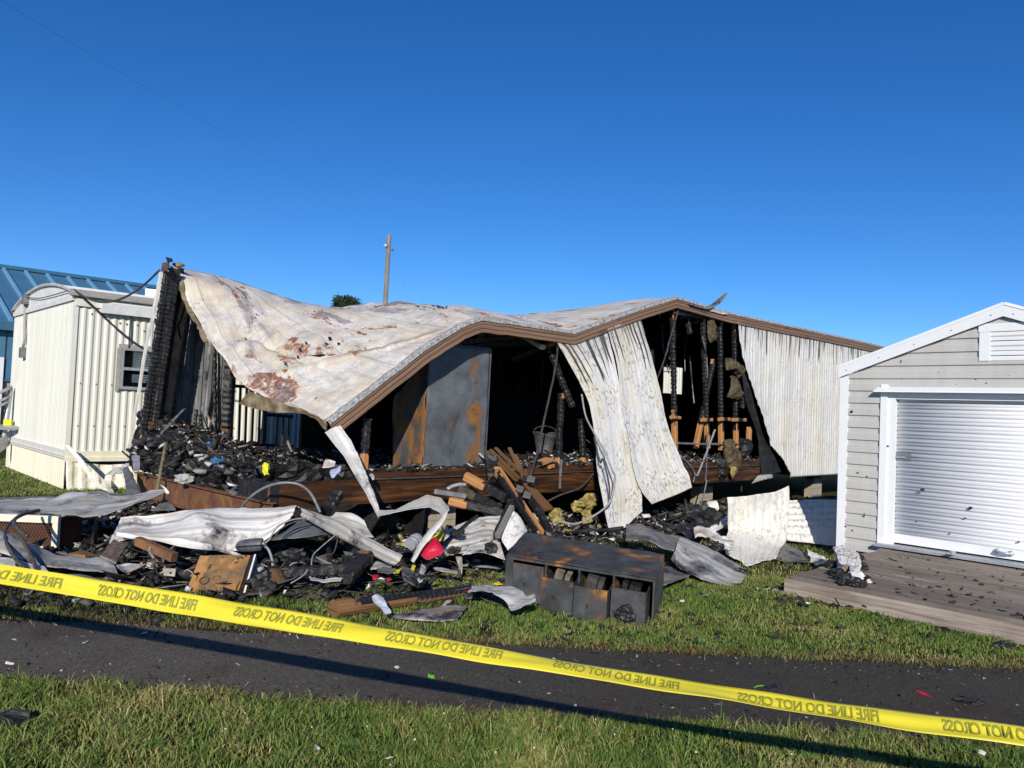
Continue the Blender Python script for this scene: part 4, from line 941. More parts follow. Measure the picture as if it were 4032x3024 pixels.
# charred joists along the broken floor edge; black sheet added for the dark below
mb = MB(); Ge = gridpts([[T(-.03, b, .86) for b in np.linspace(4.3, 1.5, 8)] + [T(.25, 1.35, .84), T(.9, 1.3, .84), T(1.5, 1.15, .85), T(1.62, .5, .86)], [T(-.05, b, .58) for b in np.linspace(4.3, 1.5, 8)] + [T(.2, 1.40, .5), T(.9, 1.4, .48), T(1.5, 1.2, .5), T(1.62, .5, .52)]], 90, 10, False)
Ge = crumple(crumple(Ge, .09, 3.5, 2.0), .05, 11, 4.0); sheet(mb, Ge, .05); mb.build('floor_edge', MAT['char'], TR)
mb = MB(); Ge = gridpts([[T(.32, 4.25, .72), T(.32, 2.0, .72), T(1.3, 1.6, .7), T(2.0, 1.0, .7), T(2.0, .2, .7)], [T(.32, 4.25, .01), T(.32, 2.0, .01), T(1.3, 1.6, .01), T(2.0, 1.0, .01), T(2.0, .2, .01)]], 40, 8, False)
sheet(mb, crumple(Ge, .06, 3, 8), .02); mb.build('underfloor_dark', MAT['soot'], TR)
# wooden lath leaning at the near corner, burnt lip of the left floor
mb = MB(); beam(mb, at_a(ZB(1445, 200), -.2), at_a(ZB(1362, 640), -.25), .045, .02, up=U); mb.build('leaning_lath', MAT['membrane'], TR)
# ---- heaps on the floor
def ab_arr(P): q = P - C0; return q @ U, q @ V
def heap_z(a, b):
    base = .82 + .06 * mnoise.noise(Vector((a * 1.7, b * 1.7, 0)))
    base += .36 * max(0, 1 - ((a - .2) / 1.0) ** 2) * max(0, min(1, (b - 1.6) / 2.0))
    base += (.05 + .13 * max(0, 1 - abs(a - 5) / 1.8)) * max(0, 1 - abs(b - .35) / .5) * max(0, min(1, a - 1.4)) * (1 + mnoise.noise(Vector((a * 2.5, 1, 0))))
    if a < 1.5 and b < 1.8: base -= .72 * min(1, (1.8 - b) * 2.2) * min(1, (1.6 - a) * 2)
    return base
na, nb_ = 180, 60; A_ = np.linspace(-.06, 11, na); B_ = np.linspace(.05, 4.15, nb_)
Gh = np.array([[T(a, b, heap_z(a, b) + .05 * mnoise.noise(Vector((a * 5, b * 5, 2)))) for a in A_] for b in B_])
mb = MB(); sheet(mb, Gh[::-1], .02); o = mb.build('ash_heap', MAT['ash'], TR)
P1 = scatter_ab(14000, -.05, 1.7, .9, 4.1, heap_z); P2 = scatter_ab(8000, 1.3, 10.5, .0, 1.6, heap_z); P2 = np.concatenate([P2, scatter_ab(7000, 3.0, 7.0, .0, 1.0, heap_z), scatter_ab(700, 1.0, 9.6, -.07, .03, lambda a, b: .868)]); P3 = scatter_ab(5000, 1.5, 10, 1.6, 4, heap_z)
P1 = P1[ab_arr(P1)[1] > 1.45]
fragments('rubble', np.concatenate([P1, P2, P3]) + ZZ * .01, .05, None, parent=TR)
P4 = scatter_ab(260, -.18, .02, .6, 4.3, lambda a, b: .74 + rng.uniform(-.06, .22)); fragments('rubble', P4, .11, None, parent=TR)
fragments('rubble_boards', np.concatenate([scatter_ab(190, .0, 1.6, 1.7, 4.1, heap_z), scatter_ab(120, 1.3, 9, .05, 1.4, heap_z)]) + ZZ * .02, .19, None, MAT['rubble_big'], -.22, .3, parent=TR)
# colourful scraps lying in the heap
SCR = [(ZB, 1840, 255, .3, 'blue', .11), (ZB, 1990, 205, .9, 'blue', .10), (ZB, 1630, 305, .1, 'blue', .06), (ZB, 1915, 370, -.05, 'blue', .09), (ZB, 2110, 235, 1.3, 'blue', .05), (ZB, 1940, 430, -.1, 'blue', .05)]
for Z, x, y, a_, m_, r_ in SCR:
    P = at_a(Z(x, y), a_); mb = MB()
    P0 = [P + U * dx + ZZ * dz_ + V * dv for dx, dz_, dv in ((-r_, .3 * r_, .5 * r_), (0, .7 * r_, .6 * r_), (r_, .2 * r_, .4 * r_))]; P1_ = [P + V * dv + ZZ * dz_ for dv, dz_ in ((r_, -.5 * r_), (-.1 * r_, -.6 * r_), (-r_, -.3 * r_))]
    Gm = crumple(gridpts([P0, P1_], 14, 10), .05, 14, x * .1); sheet(mb, Gm, .006)
    ob = mb.build('plastic_scrap', MAT[m_], None, origin=P); tag(ob, ['crumpled blue plastic scrap on the black heap below the white paper', 'blue plastic scrap at the back of the heap by the railing', 'flat blue plastic shred on the left of the ash heap', 'blue plastic scrap drooping over the broken floor edge', 'tiny blue plastic shred farthest right on the ash heap', 'small blue plastic strip hanging under the floor edge'][SCR.index((Z, x, y, a_, m_, r_))], 'plastic scrap', 'blue plastic scraps in the ash heap')
# ================================================================== NEIGHBOURING TRAILER (cream)
NBR = thing('neighbour_trailer', T(-.25, 6.97, 0), 'cream ribbed mobile classroom with rounded white roof end left of the wreck', 'mobile classroom')
NA, NB0, NB1 = -.25, 6.97, 11.6
eave = 3.22
def pan(mb, P0, dx, L, z0, z1, nrm, period, depth, nz=3, per=8, mi=0, wob=0.0):
    n = int(L / period * per); ss = np.linspace(0, L, n); zs = np.linspace(z1, z0, nz)
    c = trap(ss / period, 1.7) * depth / 2
    Gq = np.array([[P0 + dx * s + ZZ * z + nrm * (cc + (wob * mnoise.noise(Vector((s * 1.3, z * 1.5, 3))) if wob else 0)) for s, cc in zip(ss, c)] for z in zs])
    uv = np.stack([np.broadcast_to(ss[None], (nz, n)), np.broadcast_to(zs[:, None], (nz, n))], 2).reshape(-1, 2)
    sheet(mb, Gq, .003, mi, None, uv)
mb = MB(); pan(mb, T(NA, NB0, 0), U, 30, .62, eave - .02, -V, .118, .018); mb.build('long_siding', MAT['cream'], NBR)
mb = MB(); pan(mb, T(NA, NB1, 0), -V, NB1 - NB0, .62, eave - .02, -U, .085, .012); mb.build('end_siding', MAT['cream'], NBR)
mb = MB(); mb.box(T(NA - .012, NB0 - .02, .6), U * .06, V * .06, ZZ * 2.62); mb.build('corner_trim', MAT['cream'], NBR)
# trim band at the foot of the siding
mb = MB(); mb.box(T(NA - .03, NB0 - .03, .50), U * .03, V * (NB1 - NB0), ZZ * .15); mb.box(T(NA - .045, NB0 - .03, .545), U * .016, V * (NB1 - NB0), ZZ * .02); mb.build('foot_trim', MAT['cream_trim'], NBR)
mb = MB(); mb.box(T(NA - .03, NB0 - .06, .46), U * 17, V * .028, ZZ * .07); mb.box(T(NA, NB0 - .032, .53), U * 17, V * .025, ZZ * .10); mb.build('foot_trim', MAT['cream_skirt'], NBR)
# skirting
mb = MB(); pan(mb, T(NA + .01, NB1, 0), -V, NB1 - NB0 - .03, .0, .50, -U, .13, .022, 5); mb.build('end_skirting', MAT['cream_skirt'], NBR)
n = 160; ss = np.linspace(0, 3.2, n); zs = np.linspace(.46, .0, 12); rows = []
for z in zs:
    r = []
    for s in ss:
        w = (.10 * mnoise.noise(Vector((s * 1.6, z * 2.0, 7))) + .05 * sin(s * 5)) * (1 - abs(z - .23) * 1.2)
        zz = z - (.16 * max(0, mnoise.noise(Vector((s * 1.1, 3.3, 0))) + .15)) * (z / .46)
        r.append(T(NA + s, NB0 - .05 + w - .10 * (1 - z / .46), zz) - V * trap(s / .2, 1.5) * .012)
    rows.append(r)
Gq = np.array(rows); mb = MB(); sheet(mb, crumple(Gq, .03, 4, 3), .003); mb.build('buckled_skirting', MAT['cream_skirt'], NBR)
mb = MB(); mb.box(T(NA + 3.2, NB0 - .03, .0), U * 13, V * .02, ZZ * .46); mb.build('skirting', MAT['cream_skirt'], NBR)
# bowed roof and its end cap
nb = 28; bb = np.linspace(NB0 - .05, NB1 + .05, nb); arc = eave + .02 + .32 * np.sin(pi * np.linspace(0, 1, nb)) ** .8
mb = MB(); Gr = np.array([[T(a, b, z) for b, z in zip(bb, arc)] for a in (30, NA - .07)]); sheet(mb, Gr, .02); mb.build('roof', MAT['roofwhite'], NBR, True)
mb = MB(); vs = [T(NA - .02, b, z - .03) for b, z in zip(bb, arc)] + [T(NA - .02, b, eave - .03) for b in bb]
mb.add(vs, [(i, i + 1, nb + i + 1, nb + i) for i in range(nb - 1)]); mb.build('end_cap', MAT['roofwhite'], NBR)
mb = MB(); Gq = np.array([[T(NA - .05 - o, b, z + d) for b, z in zip(bb, arc)] for o, d in ((0, .012), (.02, .008), (.02, -.03))]); sheet(mb, Gq, .015); mb.build('cap_rim', MAT['cream_trim'], NBR)
mb = MB(); mb.box(T(NA - .04, NB0 - .02, eave - .10), U * .03, V * (NB1 - NB0), ZZ * .09); mb.build('cap_trim', MAT['roofwhite'], NBR)
mb = MB(); beam(mb, T(NA - .1, NB0 - .06, eave + .02), T(16.7, NB0 - .06, eave + .02), .10, .11); mb.build('roof_edge', MAT['oldtimber'], NBR)
mb = MB(); mb.box(T(NA, NB0 - .045, eave - .19), U * 17, V * .03, ZZ * .13); mb.build('eave_trim', MAT['cream'], NBR)
mb = MB(); P = at_b(ZA(895, 490), NB0 - .12); aa = ab(P)[0]; mb.hexa([T(aa, NB0 - .12, eave - .27), T(aa + 4.5, NB0 - .12, eave - .27), T(aa + 4.5, NB0 - .02, eave - .27), T(aa, NB0 - .02, eave - .27), T(aa, NB0 - .14, eave - .11), T(aa + 4.5, NB0 - .14, eave - .11), T(aa + 4.5, NB0 - .05, eave - .09), T(aa, NB0 - .05, eave - .09)]); mb.build('light_housing', MAT['roofwhite'], NBR)
# window
wa = ab(at_b(ZA(1052, 925), NB0))[0]; wz1 = at_b(ZA(1070, 928), NB0)[2]; wz0 = at_b(ZA(1050, 1288), NB0)[2]; ww = .86
fr = MB()
for (a0_, a1_, z0_, z1_) in ((wa, wa + .05, wz0, wz1), (wa + ww - .05, wa + ww, wz0, wz1), (wa + .05, wa + ww - .05, wz0, wz0 + .05), (wa + .05, wa + ww - .05, wz1 - .04, wz1), (wa + .05, wa + ww - .05, (wz0 + wz1) / 2 - .025, (wz0 + wz1) / 2 + .025)):
    fr.box(T(a0_, NB0 - .06, z0_), U * (a1_ - a0_), V * .045, ZZ * (z1_ - z0_))
win = fr.build('window', MAT['galv'], NBR)
def child2(ob, parent_part, root):
    ob.parent = parent_part; return ob
def sub(mb, name, mats, part, smooth=False):
    o = mb.build(name, mats, None, smooth, origin=part['_o']); o.location = (0, 0, 0); o.parent = part; return o
for z0_, z1_ in ((wz0 + .05, (wz0 + wz1) / 2 - .025), ((wz0 + wz1) / 2 + .025, wz1 - .04)):
    mb = MB(); mb.box(T(wa + .05, NB0 - .04, z0_), U * (ww - .1), V * .006, ZZ * (z1_ - z0_)); sub(mb, 'pane', MAT['pane'], win)
mb = MB()
for i in range(34):
    z = wz0 + .07 + i * .029
    if z < wz1 - .06 and not ((wz0 + wz1) / 2 - .1 < z < (wz0 + wz1) / 2 + .03) and z > wz0 + .1: mb.box(T(wa + .20, NB0 - .030, z), U * (ww - .25), V * .012, ZZ * .019)
o = sub(mb, 'blind', MAT['blind'], win); o['kind'] = 'stuff'
mb = MB(); mb.box(T(wa + .03, NB0 - .0145, wz0), U * (ww - .06), V * .004, ZZ * (wz1 - wz0)); sub(mb, 'dark_room_board', MAT['soot'], win)  # black board standing in for the unlit room behind the blinds
mb = MB(); mb.box(T(wa - .04, NB0 - .045, wz1 + .002), U * (ww + .08), V * .02, ZZ * .06); mb.box(T(wa - .06, NB0 - .045, wz0 - .04), U * .055, V * .02, ZZ * (wz1 - wz0 + .04)); mb.build('window_trim', MAT['oldtimber'], NBR)
# screws
mb = MB()
for z in (1.75, 1.05):
    for i in range(16): mb.box(T(NA + .13 + i * .24, NB0 - .022, z - .009), U * .018, V * .006, ZZ * .018)
for (x, y) in ((1040, 720), (1098, 728), (1192, 738), (1250, 790), (795, 640)):
    P = at_b(ZA(x, y), NB0 - .02); mb.box(P, U * .022, V * .006, ZZ * .03)
o = mb.build('screw_heads', MAT['rust'], NBR); o['kind'] = 'stuff'
# conduit, boxes, falling flashing
mb = MB(); P = at_a(ZA(228, 505), NA - .06); mb.box(P + V * .08 - ZZ * .1 - U * .06, U * .1, V * -.16, ZZ * .2); mb.build('junction_box', MAT['steel'], NBR)
mb = MB(); P = at_a(ZA(193, 970), NA - .06); mb.box(P + V * .09 - ZZ * .1 - U * .04, U * .09, V * -.18, ZZ * .2); mb.build('meter_box', MAT['steel'], NBR)
mb = MB(); tube(mb, [at_a(ZA(x, y), NA - .05) for x, y in ((217, 540), (215, 700), (212, 860), (196, 930))], .025, 8); mb.build('conduit', MAT['oldtimber'], NBR, True)
mb = MB(); tube(mb, [at_a(ZA(x, y), NA - .06) for x, y in ((232, 488), (330, 497), (420, 480), (560, 440), (648, 418))], .009, 5); mb.build('cable', MAT['wire'], NBR, True)
mb = MB(); tube(mb, [at_b(ZA(650, 420), NB0 - .09), at_b(ZA(850, 600), NB0 - .16), at_b(ZA(1050, 790), NB0 - .12), at_b(ZA(1255, 940), NB0 - .08)], .013, 6); mb.build('cable', MAT['wire'], NBR, True)
mb = MB(); tube(mb, [at_b(ZA(1146, 560), NB0 - .04), at_b(ZA(1132, 760), NB0 - .05), at_b(ZA(1122, 930), NB0 - .06)], .011, 6); mb.build('cable', MAT['wire'], NBR, True)
mb = MB(); P0, P1 = at_b(ZA(660, 432), NB0 - .1), at_a(ZA(1388, 252), .05); mb2 = [P0 + (P1 - P0) * t - ZZ * .55 * (t * (1 - t)) * 4 * .55 for t in np.linspace(0, 1, 9)]; tube(mb, mb2, .017, 6)
w_ = mb.build('service_cable', MAT['wire'], None, True, origin=P0); tag(w_, 'black service cable sagging from the cream trailer corner to the charred roof corner', 'cable')
mb = MB(); lf = ys(ZB, [(560, 228, 12.45), (640, 320, 12.35), (720, 430, 12.2), (790, 530, 12.05), (860, 598, 11.9), (940, 632, 11.8)]); rt = ys(ZB, [(600, 228, 12.45), (700, 330, 12.35), (765, 420, 12.2), (810, 505, 12.05), (880, 570, 11.9), (950, 610, 11.8)])
ribbon(mb, lf, rt, 40, .004, amp=.01); mb.build('fallen_trim', MAT['cream_trim'], NBR)
mb = MB(); mb.box(at_y(ZA(1265, 438), 17) - ZZ * .1, np.array([.75, .3, 0]), np.array([-.3, .75, 0]), ZZ * .17); mb.build('roof_vent', MAT['roofwhite'], NBR)
# ================================================================== RAILING BETWEEN THE TRAILERS
RB = 5.7
RAI = thing('metal_railing', at_b(ZC(300, 1390), RB) * np.array([1, 1, 0]), 'dark metal ramp railing seen through the burnt gap behind the roof', 'railing')
def rl(x0, y0, x1, y1, r, nm, b_=RB):
    mb = MB(); tube(mb, [at_b(ZC(x0, y0), b_), at_b(ZC(x1, y1), b_)], r, 6, step=.5, smooth=False); mb.build(nm, MAT['darkmetal'], RAI)
rl(-60, 812, 185, 826, .032, 'top_rail'); rl(-60, 1322, 305, 1334, .03, 'bottom_rail'); rl(300, 1065, 560, 1085, .032, 'top_rail'); rl(300, 1332, 560, 1342, .03, 'bottom_rail')
rl(318, 1030, 300, 1420, .045, 'post'); rl(172, 820, 310, 1040, .03, 'hand_rail')
for x in (-50, 32, 96, 152, 210, 268, 420, 470, 520): rl(x + 8, 826 if x < 200 else (940 if x < 300 else 1080), x - 8, 1330, .022, 'baluster')
for x in (-40, 520): rl(x + 5, 1330, x, 1560, .045, 'post')
# ================================================================== BLUE ROOFED BUILDING FAR LEFT
e0 = at_y((0, 1265), 27.0); zE = e0[2]; abE = ab(e0)
r0 = at_y((0, 1054), 33.0); zR = r0[2]; bR = ab(r0)[1]; bE = abE[1]
BL = thing('school_building', T(abE[0], bE, 0), 'brick building with a blue standing seam metal roof behind the cream trailer', 'building')
A0, A1 = abE[0] - 14, abE[0] + 24
mb = MB(); Gq = np.array([[T(A0, bR, zR), T(A1, bR, zR)], [T(A0, bE, zE), T(A1, bE, zE)]]); sheet(mb, Gq, .02); mb.build('roof', MAT['bluemetal'], BL)
mb = MB(); sheet(mb, np.array([[T(A1, bR + .02, zR), T(A0, bR + .02, zR)], [T(A1, 2 * bR - bE, zE), T(A0, 2 * bR - bE, zE)]]), .12); mb.build('roof', MAT['bluemetal'], BL)
mb = MB(); beam(mb, T(A0, bR, zR + .05), T(A1, bR, zR + .05), .5, .16); mb.build('ridge_cap', MAT['bluedark'], BL)
sl = np.array(T(0, bR, zR)) - np.array(T(0, bE, zE)); first = None
for i in range(46):
    a_ = A0 + .4 + i * .82
    if first is None:
        mb = MB(); beam(mb, T(a_, bE, zE + .06), T(a_, bR - .3, zR - .3 * sl[2] / (bR - bE) + .06), .12, .12); first = mb.build('roof_rib', MAT['bluerib'], BL)
    else:
        c = first.copy(); COL.objects.link(c); c.location = Vector(U * .82 * i)
mb = MB(); mb.box(T(A0, bE - .14, zE - .30), U * (A1 - A0), V * .12, ZZ * .30); mb.build('gutter', MAT['bluedark'], BL)
for i in range(30):
    a_ = abE[0] - 6 + i * .9
    if i == 0: mb = MB(); mb.box(T(a_, bE + .2, zE - 2.0), U * .84, V * .06, ZZ * 1.68); f2 = mb.build('wall_panel', MAT['bluemetal'], BL)
    else: c = f2.copy(); COL.objects.link(c); c.location = Vector(U * .9 * i)
mb = MB(); mb.box(T(A0, bE + .27, 0), U * (A1 - A0), V * .2, ZZ * (zE - .3)); mb.build('wall', MAT['mortar'], BL)
mb = MB(); mb.box(T(A0, bE + .18, zE - 2.1), U * (A1 - A0), V * .1, ZZ * .1); mb.build('band', MAT['bluedark'], BL)
mb = MB(); aB = ab(at_b(ZA(45, 1300), bE + .15))[0]; aB2 = ab(at_b(ZA(112, 1300), bE + .15))[0]; zt = at_b(ZA(80, 1075), bE + .15)[2]
brk = None; zt = min(zt, zE - 2.1)
for r in range(int(zt / .10)):
    for c_ in range(7):
        x0 = aB + c_ * .34 + (.17 if r % 2 else 0)
        mb = MB(); mb.box(T(x0, bE + .15, r * .10), U * .325, V * .12, ZZ * .085)
        if brk is None: brk = mb.build('brick', MAT['brick'], BL); b0_ = x0
        else:
            c = brk.copy(); COL.objects.link(c); c.location = Vector(U * (x0 - b0_) + ZZ * r * .10)
mb = MB(); dA = ab(at_b(ZA(2, 1300), bE + .1))[0]; zt2 = at_b(ZA(20, 1010), bE + .1)[2]
mb.box(T(dA - 1.2, bE + .16, 0), U * 1.0, V * .08, ZZ * (zt2 - .15)); dr = mb.build('door', MAT['steel'], BL)
mb = MB(); mb.box(T(dA - .16, bE + .12, 0), U * .22, V * .14, ZZ * zt2); mb.box(T(dA - 1.35, bE + .12, zt2 - .14), U * 1.18, V * .14, ZZ * .14); mb.build('door_frame', MAT['trim'], BL)
# grey pipe handrail of the steps at the far left
HR = thing('handrail', at_y((20, 1780), 15.5) * np.array([1, 1, 0]), 'grey pipe handrail of steps at the far left edge', 'handrail')
def hr(Z, pts, r, nm): mb = MB(); tube(mb, ys(Z, pts), r, 8, step=.3, smooth=False); mb.build(nm, MAT['galv'], HR, True)
hr(ZA, [(-60, 1345, 15.2), (100, 1272, 15.6)], .035, 'rail'); hr(ZA, [(-60, 1420, 15.2), (95, 1345, 15.6)], .03, 'rail'); hr(ZA, [(-60, 1465, 15.2), (92, 1382, 15.6)], .03, 'rail')
hr(ZA, [(92, 1280, 15.6), (40, 1680, 15.5), (35, 1720, 15.5)], .045, 'post')
mb = MB(); beam(mb, at_y(ZB(-40, 260), 15.2), at_y(ZB(65, 180), 15.6), .05, .25); mb.build('stringer', MAT['galv'], HR)
mb = MB(); beam(mb, at_y(ZB(-20, 80), 15.3), at_y(ZB(70, 60), 15.5), .9, .05); mb.build('step', MAT['galv'], HR)
mb = MB(); P = at_y(ZA(28, 1578), 15.45); mb.box(P - ZZ * .07, np.array([.16, 0, 0]), np.array([0, .05, 0]), ZZ * .13); o = mb.build('tape_scrap', MAT['yellow'], None, origin=P); tag(o, 'short yellow tape end tied beside the far left handrail', 'tape')

# ================================================================== SHED
aS = 5.586; bL = -3.215; bP = -4.90; bRr = 2 * bP - bL
SH = thing('storage_shed', T(aS, bL, 0), 'taupe sided storage shed with white trim and white roller door on the right', 'shed')
z0s, zE_, zP_ = .13, 2.27, 2.90
slope = (zP_ - zE_) / (bL - bP)
def roofz(b): return zP_ - abs(b - bP) * slope
NORM = -U
dL = ab(at_a((3465, 1900), aS))[1]; dL = -3.68; dR = -6.10      # door trim outer edges
pit = .1445
zt_door = at_a(ZH(822, 1092), aS)[2]
def course(z, b_from, b_to, top_clip):
    """one dutch-lap board: two faces with a step, clipped by the gable"""
    mb = MB(); prof = [(0, .006), (.002, .022), (.075, .017), (.084, .006), (.1445, .002)]
    rows = []
    for dz_, o in prof:
        zz = z + dz_; l, r_ = b_from, b_to
        if top_clip:
            h = (zP_ - .10 - zz) / slope
            if h < 0.02: h = .02
            l, r_ = min(l, bP + h), max(r_, bP - h)
        rows.append([T(aS - o, l + (r_ - l) * t, zz) for t in np.linspace(0, 1, 3)])
    Gq = np.array(rows); Gq = Gq[::-1]; uv = np.stack([(Gq - C0) @ V, Gq[..., 2]], 2).reshape(-1, 2); sheet(mb, Gq, .01, 0, None, uv); return mb
mats_ = MAT['shed']
zc = z0s; 
while zc < zP_ - .16:
    clip = zc + pit > zE_ - .1
    if zc + pit < zt_door + .02: spans = [(bL - .03, dL + .01), (dR - .01, bRr + .03)]
    else: spans = [(bL - .03, bRr + .03)]
    for l, r_ in spans: course(zc, l, r_, clip).build('siding_board', mats_, SH)
    zc += pit
# inner wall that carries the boards, side and rear walls
mb = MB(); body = [(bL - .02, z0s), (bL - .02, zE_ - .06), (bP, zP_ - .06), (bRr + .02, zE_ - .06), (bRr + .02, z0s)]
def gable(mb, a, th):
    P = [T(a, b, z) for b, z in body]; polyplate(mb, P, th, nrm=-U)
# front wall backing as two flanks and a header so that the door sits in a real opening
mb = MB(); mb.box(T(aS + .012, dL, z0s), U * .02, V * (bL - .02 - dL), ZZ * (zE_ - .1 - z0s)); mb.box(T(aS + .012, bRr + .02, z0s), U * .02, V * (dR - bRr - .02), ZZ * (zE_ - .1 - z0s)); mb.build('wall', MAT['shed'], SH)
mb = MB(); gable(mb, aS + 4.0, .02); mb.box(T(aS + .035, bL - .04, z0s), U * 3.95, V * .02, ZZ * (zE_ - .1 - z0s)); mb.box(T(aS + .035, bRr + .02, z0s), U * 3.95, V * .02, ZZ * (zE_ - .1 - z0s)); mb.build('wall', MAT['shed'], SH)
mb = MB(); mb.box(T(aS + .02, bRr + .02, z0s - .04), U * 3.98, V * (bL - bRr - .04), ZZ * .04); beam(mb, T(aS + .06, bL - .1, .045), T(aS + .06, bRr + .1, .045), .09, .09); beam(mb, T(aS + 3.8, bL - .1, .045), T(aS + 3.8, bRr + .1, .045), .09, .09); mb.build('floor_frame', MAT['redwood'], SH)
# roof planes
for sg in (1, -1):
    be = bP + sg * (bL - bP + .03); ze = roofz(be)
    r1 = [T(aS - .05, bP, zP_ + .02), T(aS + 4.1, bP, zP_ + .02)]; r2 = [T(aS - .05, be, ze + .02), T(aS + 4.1, be, ze + .02)]
    mb = MB(); sheet(mb, np.array([r2, r1] if sg > 0 else [r1, r2]), .03); mb.build('roof_panel', MAT['trim'], SH)
# rake boards, corner boards
def rake(sg):
    be = bP + sg * (bL - bP + .025); mb = MB(); off = -.055; h = .115
    ze = zP_ - abs(be - bP) * slope
    c = [T(aS + off - .02, bP, zP_ + .012 - h), T(aS + off - .02, be, ze + .012 - h), T(aS + off, be, ze + .012 - h), T(aS + off, bP, zP_ + .012 - h)]
    t = [q + ZZ * h for q in c]; mb.hexa([c[0], c[1], c[2], c[3], t[0], t[1], t[2], t[3]]); mb.build('rake_board', MAT['trim'], SH)
    mb = MB()
    for k in range(5):
        f = .06 + k * .22; b_ = bP + (be - bP) * f; z_ = zP_ + (ze - zP_) * f - .055; mb.box(T(aS + off - .026, b_, z_), U * .006, V * .012, ZZ * .012)
    o = mb.build('screw_heads', MAT['galv'], SH); o['kind'] = 'stuff'
rake(1); rake(-1)
for b_ in (bL - .085, bRr - .01):
    mb = MB(); mb.box(T(aS - .035, b_, z0s - .03), U * .03, V * .095, ZZ * (zE_ - z0s - .04)); mb.build('corner_board', MAT['trim'], SH)
mb = MB(); mb.box(T(aS - .004, bL - .012, z0s - .03), U * 3.9, V * .012, ZZ * (zE_ - z0s - .1)); mb.build('side_siding', MAT['shed'], SH)
# door frame, header hood
for b_, sg in ((dL, -1), (dR, 1)):
    mb = MB(); w1 = .075 * sg
    mb.box(T(aS - .045, b_ if sg > 0 else b_ - .075, z0s + .05), U * .04, V * .075, ZZ * (zt_door - z0s + .04)); mb.box(T(aS - .025, b_ + .077 if sg > 0 else b_ - .155, z0s + .05), U * .07, V * .078, ZZ * (zt_door - z0s + .03)); mb.build('door_jamb', MAT['trim'], SH)
mb = MB(); hz = at_a(ZH(690, 1060), aS - .1)[2]
mb.hexa([T(aS - .13, dR - .06, hz - .03), T(aS - .13, dL + .06, hz - .03), T(aS - .02, dL + .05, hz - .03), T(aS - .02, dR - .05, hz - .03), T(aS - .115, dR - .05, hz - .012), T(aS - .115, dL + .05, hz - .012), T(aS - .02, dL + .04, hz + .035), T(aS - .02, dR - .04, hz + .035)]); mb.build('door_hood', MAT['trim'], SH)
mb = MB(); mb.box(T(aS - .02, dR + .155, hz - .105), U * .02, V * (dL - dR - .31), ZZ * .075); mb.build('door_header', MAT['trim'], SH)
# roller door slats
DL, DRr = dL - .155, dR + .155; zdb = .285; zdt = hz - .03; sl_h = .0835; ns = int((zdt - zdb - .10) / sl_h) + 1; s0 = None
for i in range(ns):
    if s0 is None:
        mb = MB(); prof = [(0, .008), (.012, -.003), (.024, -.008), (.034, -.002), (.042, -.002), (.052, -.008), (.066, -.006), (.076, .0), (.0835, .008)]
        Gq = np.array([[T(aS + .055 + o, DRr, zdb + .10 + d) for d, o in prof], [T(aS + .055 + o, DL, zdb + .10 + d) for d, o in prof]]).transpose(1, 0, 2)[::-1][:, ::-1]
        sheet(mb, Gq, .006); s0 = mb.build('door_slat', MAT['door'], SH, True)
    else: c = s0.copy(); COL.objects.link(c); c.location = Vector((0, 0, sl_h * i))
mb = MB(); mb.box(T(aS + .03, DRr, zdb), U * .03, V * (DL - DRr), ZZ * .098); mb.build('bottom_bar', MAT['trim'], SH)
mb = MB(); mb.box(T(aS - .14, dR - .02, .235), U * .25, V * (dL - dR + .02), ZZ * .03); mb.build('door_sill', MAT['galv'], SH)
mb = MB(); hp = [at_a(ZJ(x, y), aS - .005) for x, y in ((1975, 600), (2035, 612), (2095, 620))]; tube(mb, [hp[0] + U * .03, hp[0] - U * .02, hp[1] - U * .03, hp[2] - U * .02, hp[2] + U * .03], .014, 8); mb.build('handle', MAT['galv'], SH, True)
for q in (hp[0], hp[2]):
    mb = MB(); lump(mb, q + U * .02, .03, 0, 2, .0, sq=(1, 1, 1)); mb.build('handle_mount', MAT['galv'], SH, True)
lt = at_a(ZI(2050, 180), aS + .04); lb = at_a(ZI(2182, 250), aS + .04)
mb = MB(); mb.box([lt[0], lt[1], lb[2]], np.array([lb[0] - lt[0], lb[1] - lt[1], 0]), U * -.012, ZZ * (lt[2] - lb[2])); la = mb.build('latch', MAT['steel'], SH)
mb = MB(); mb.box([lt[0] + .01, lt[1] - .01, lb[2] + .02] - U * .016, np.array([lb[0] - lt[0], lb[1] - lt[1], 0]) * .6, U * -.012, ZZ * .018); sub(mb, 'latch_bar', MAT['galv'], la)
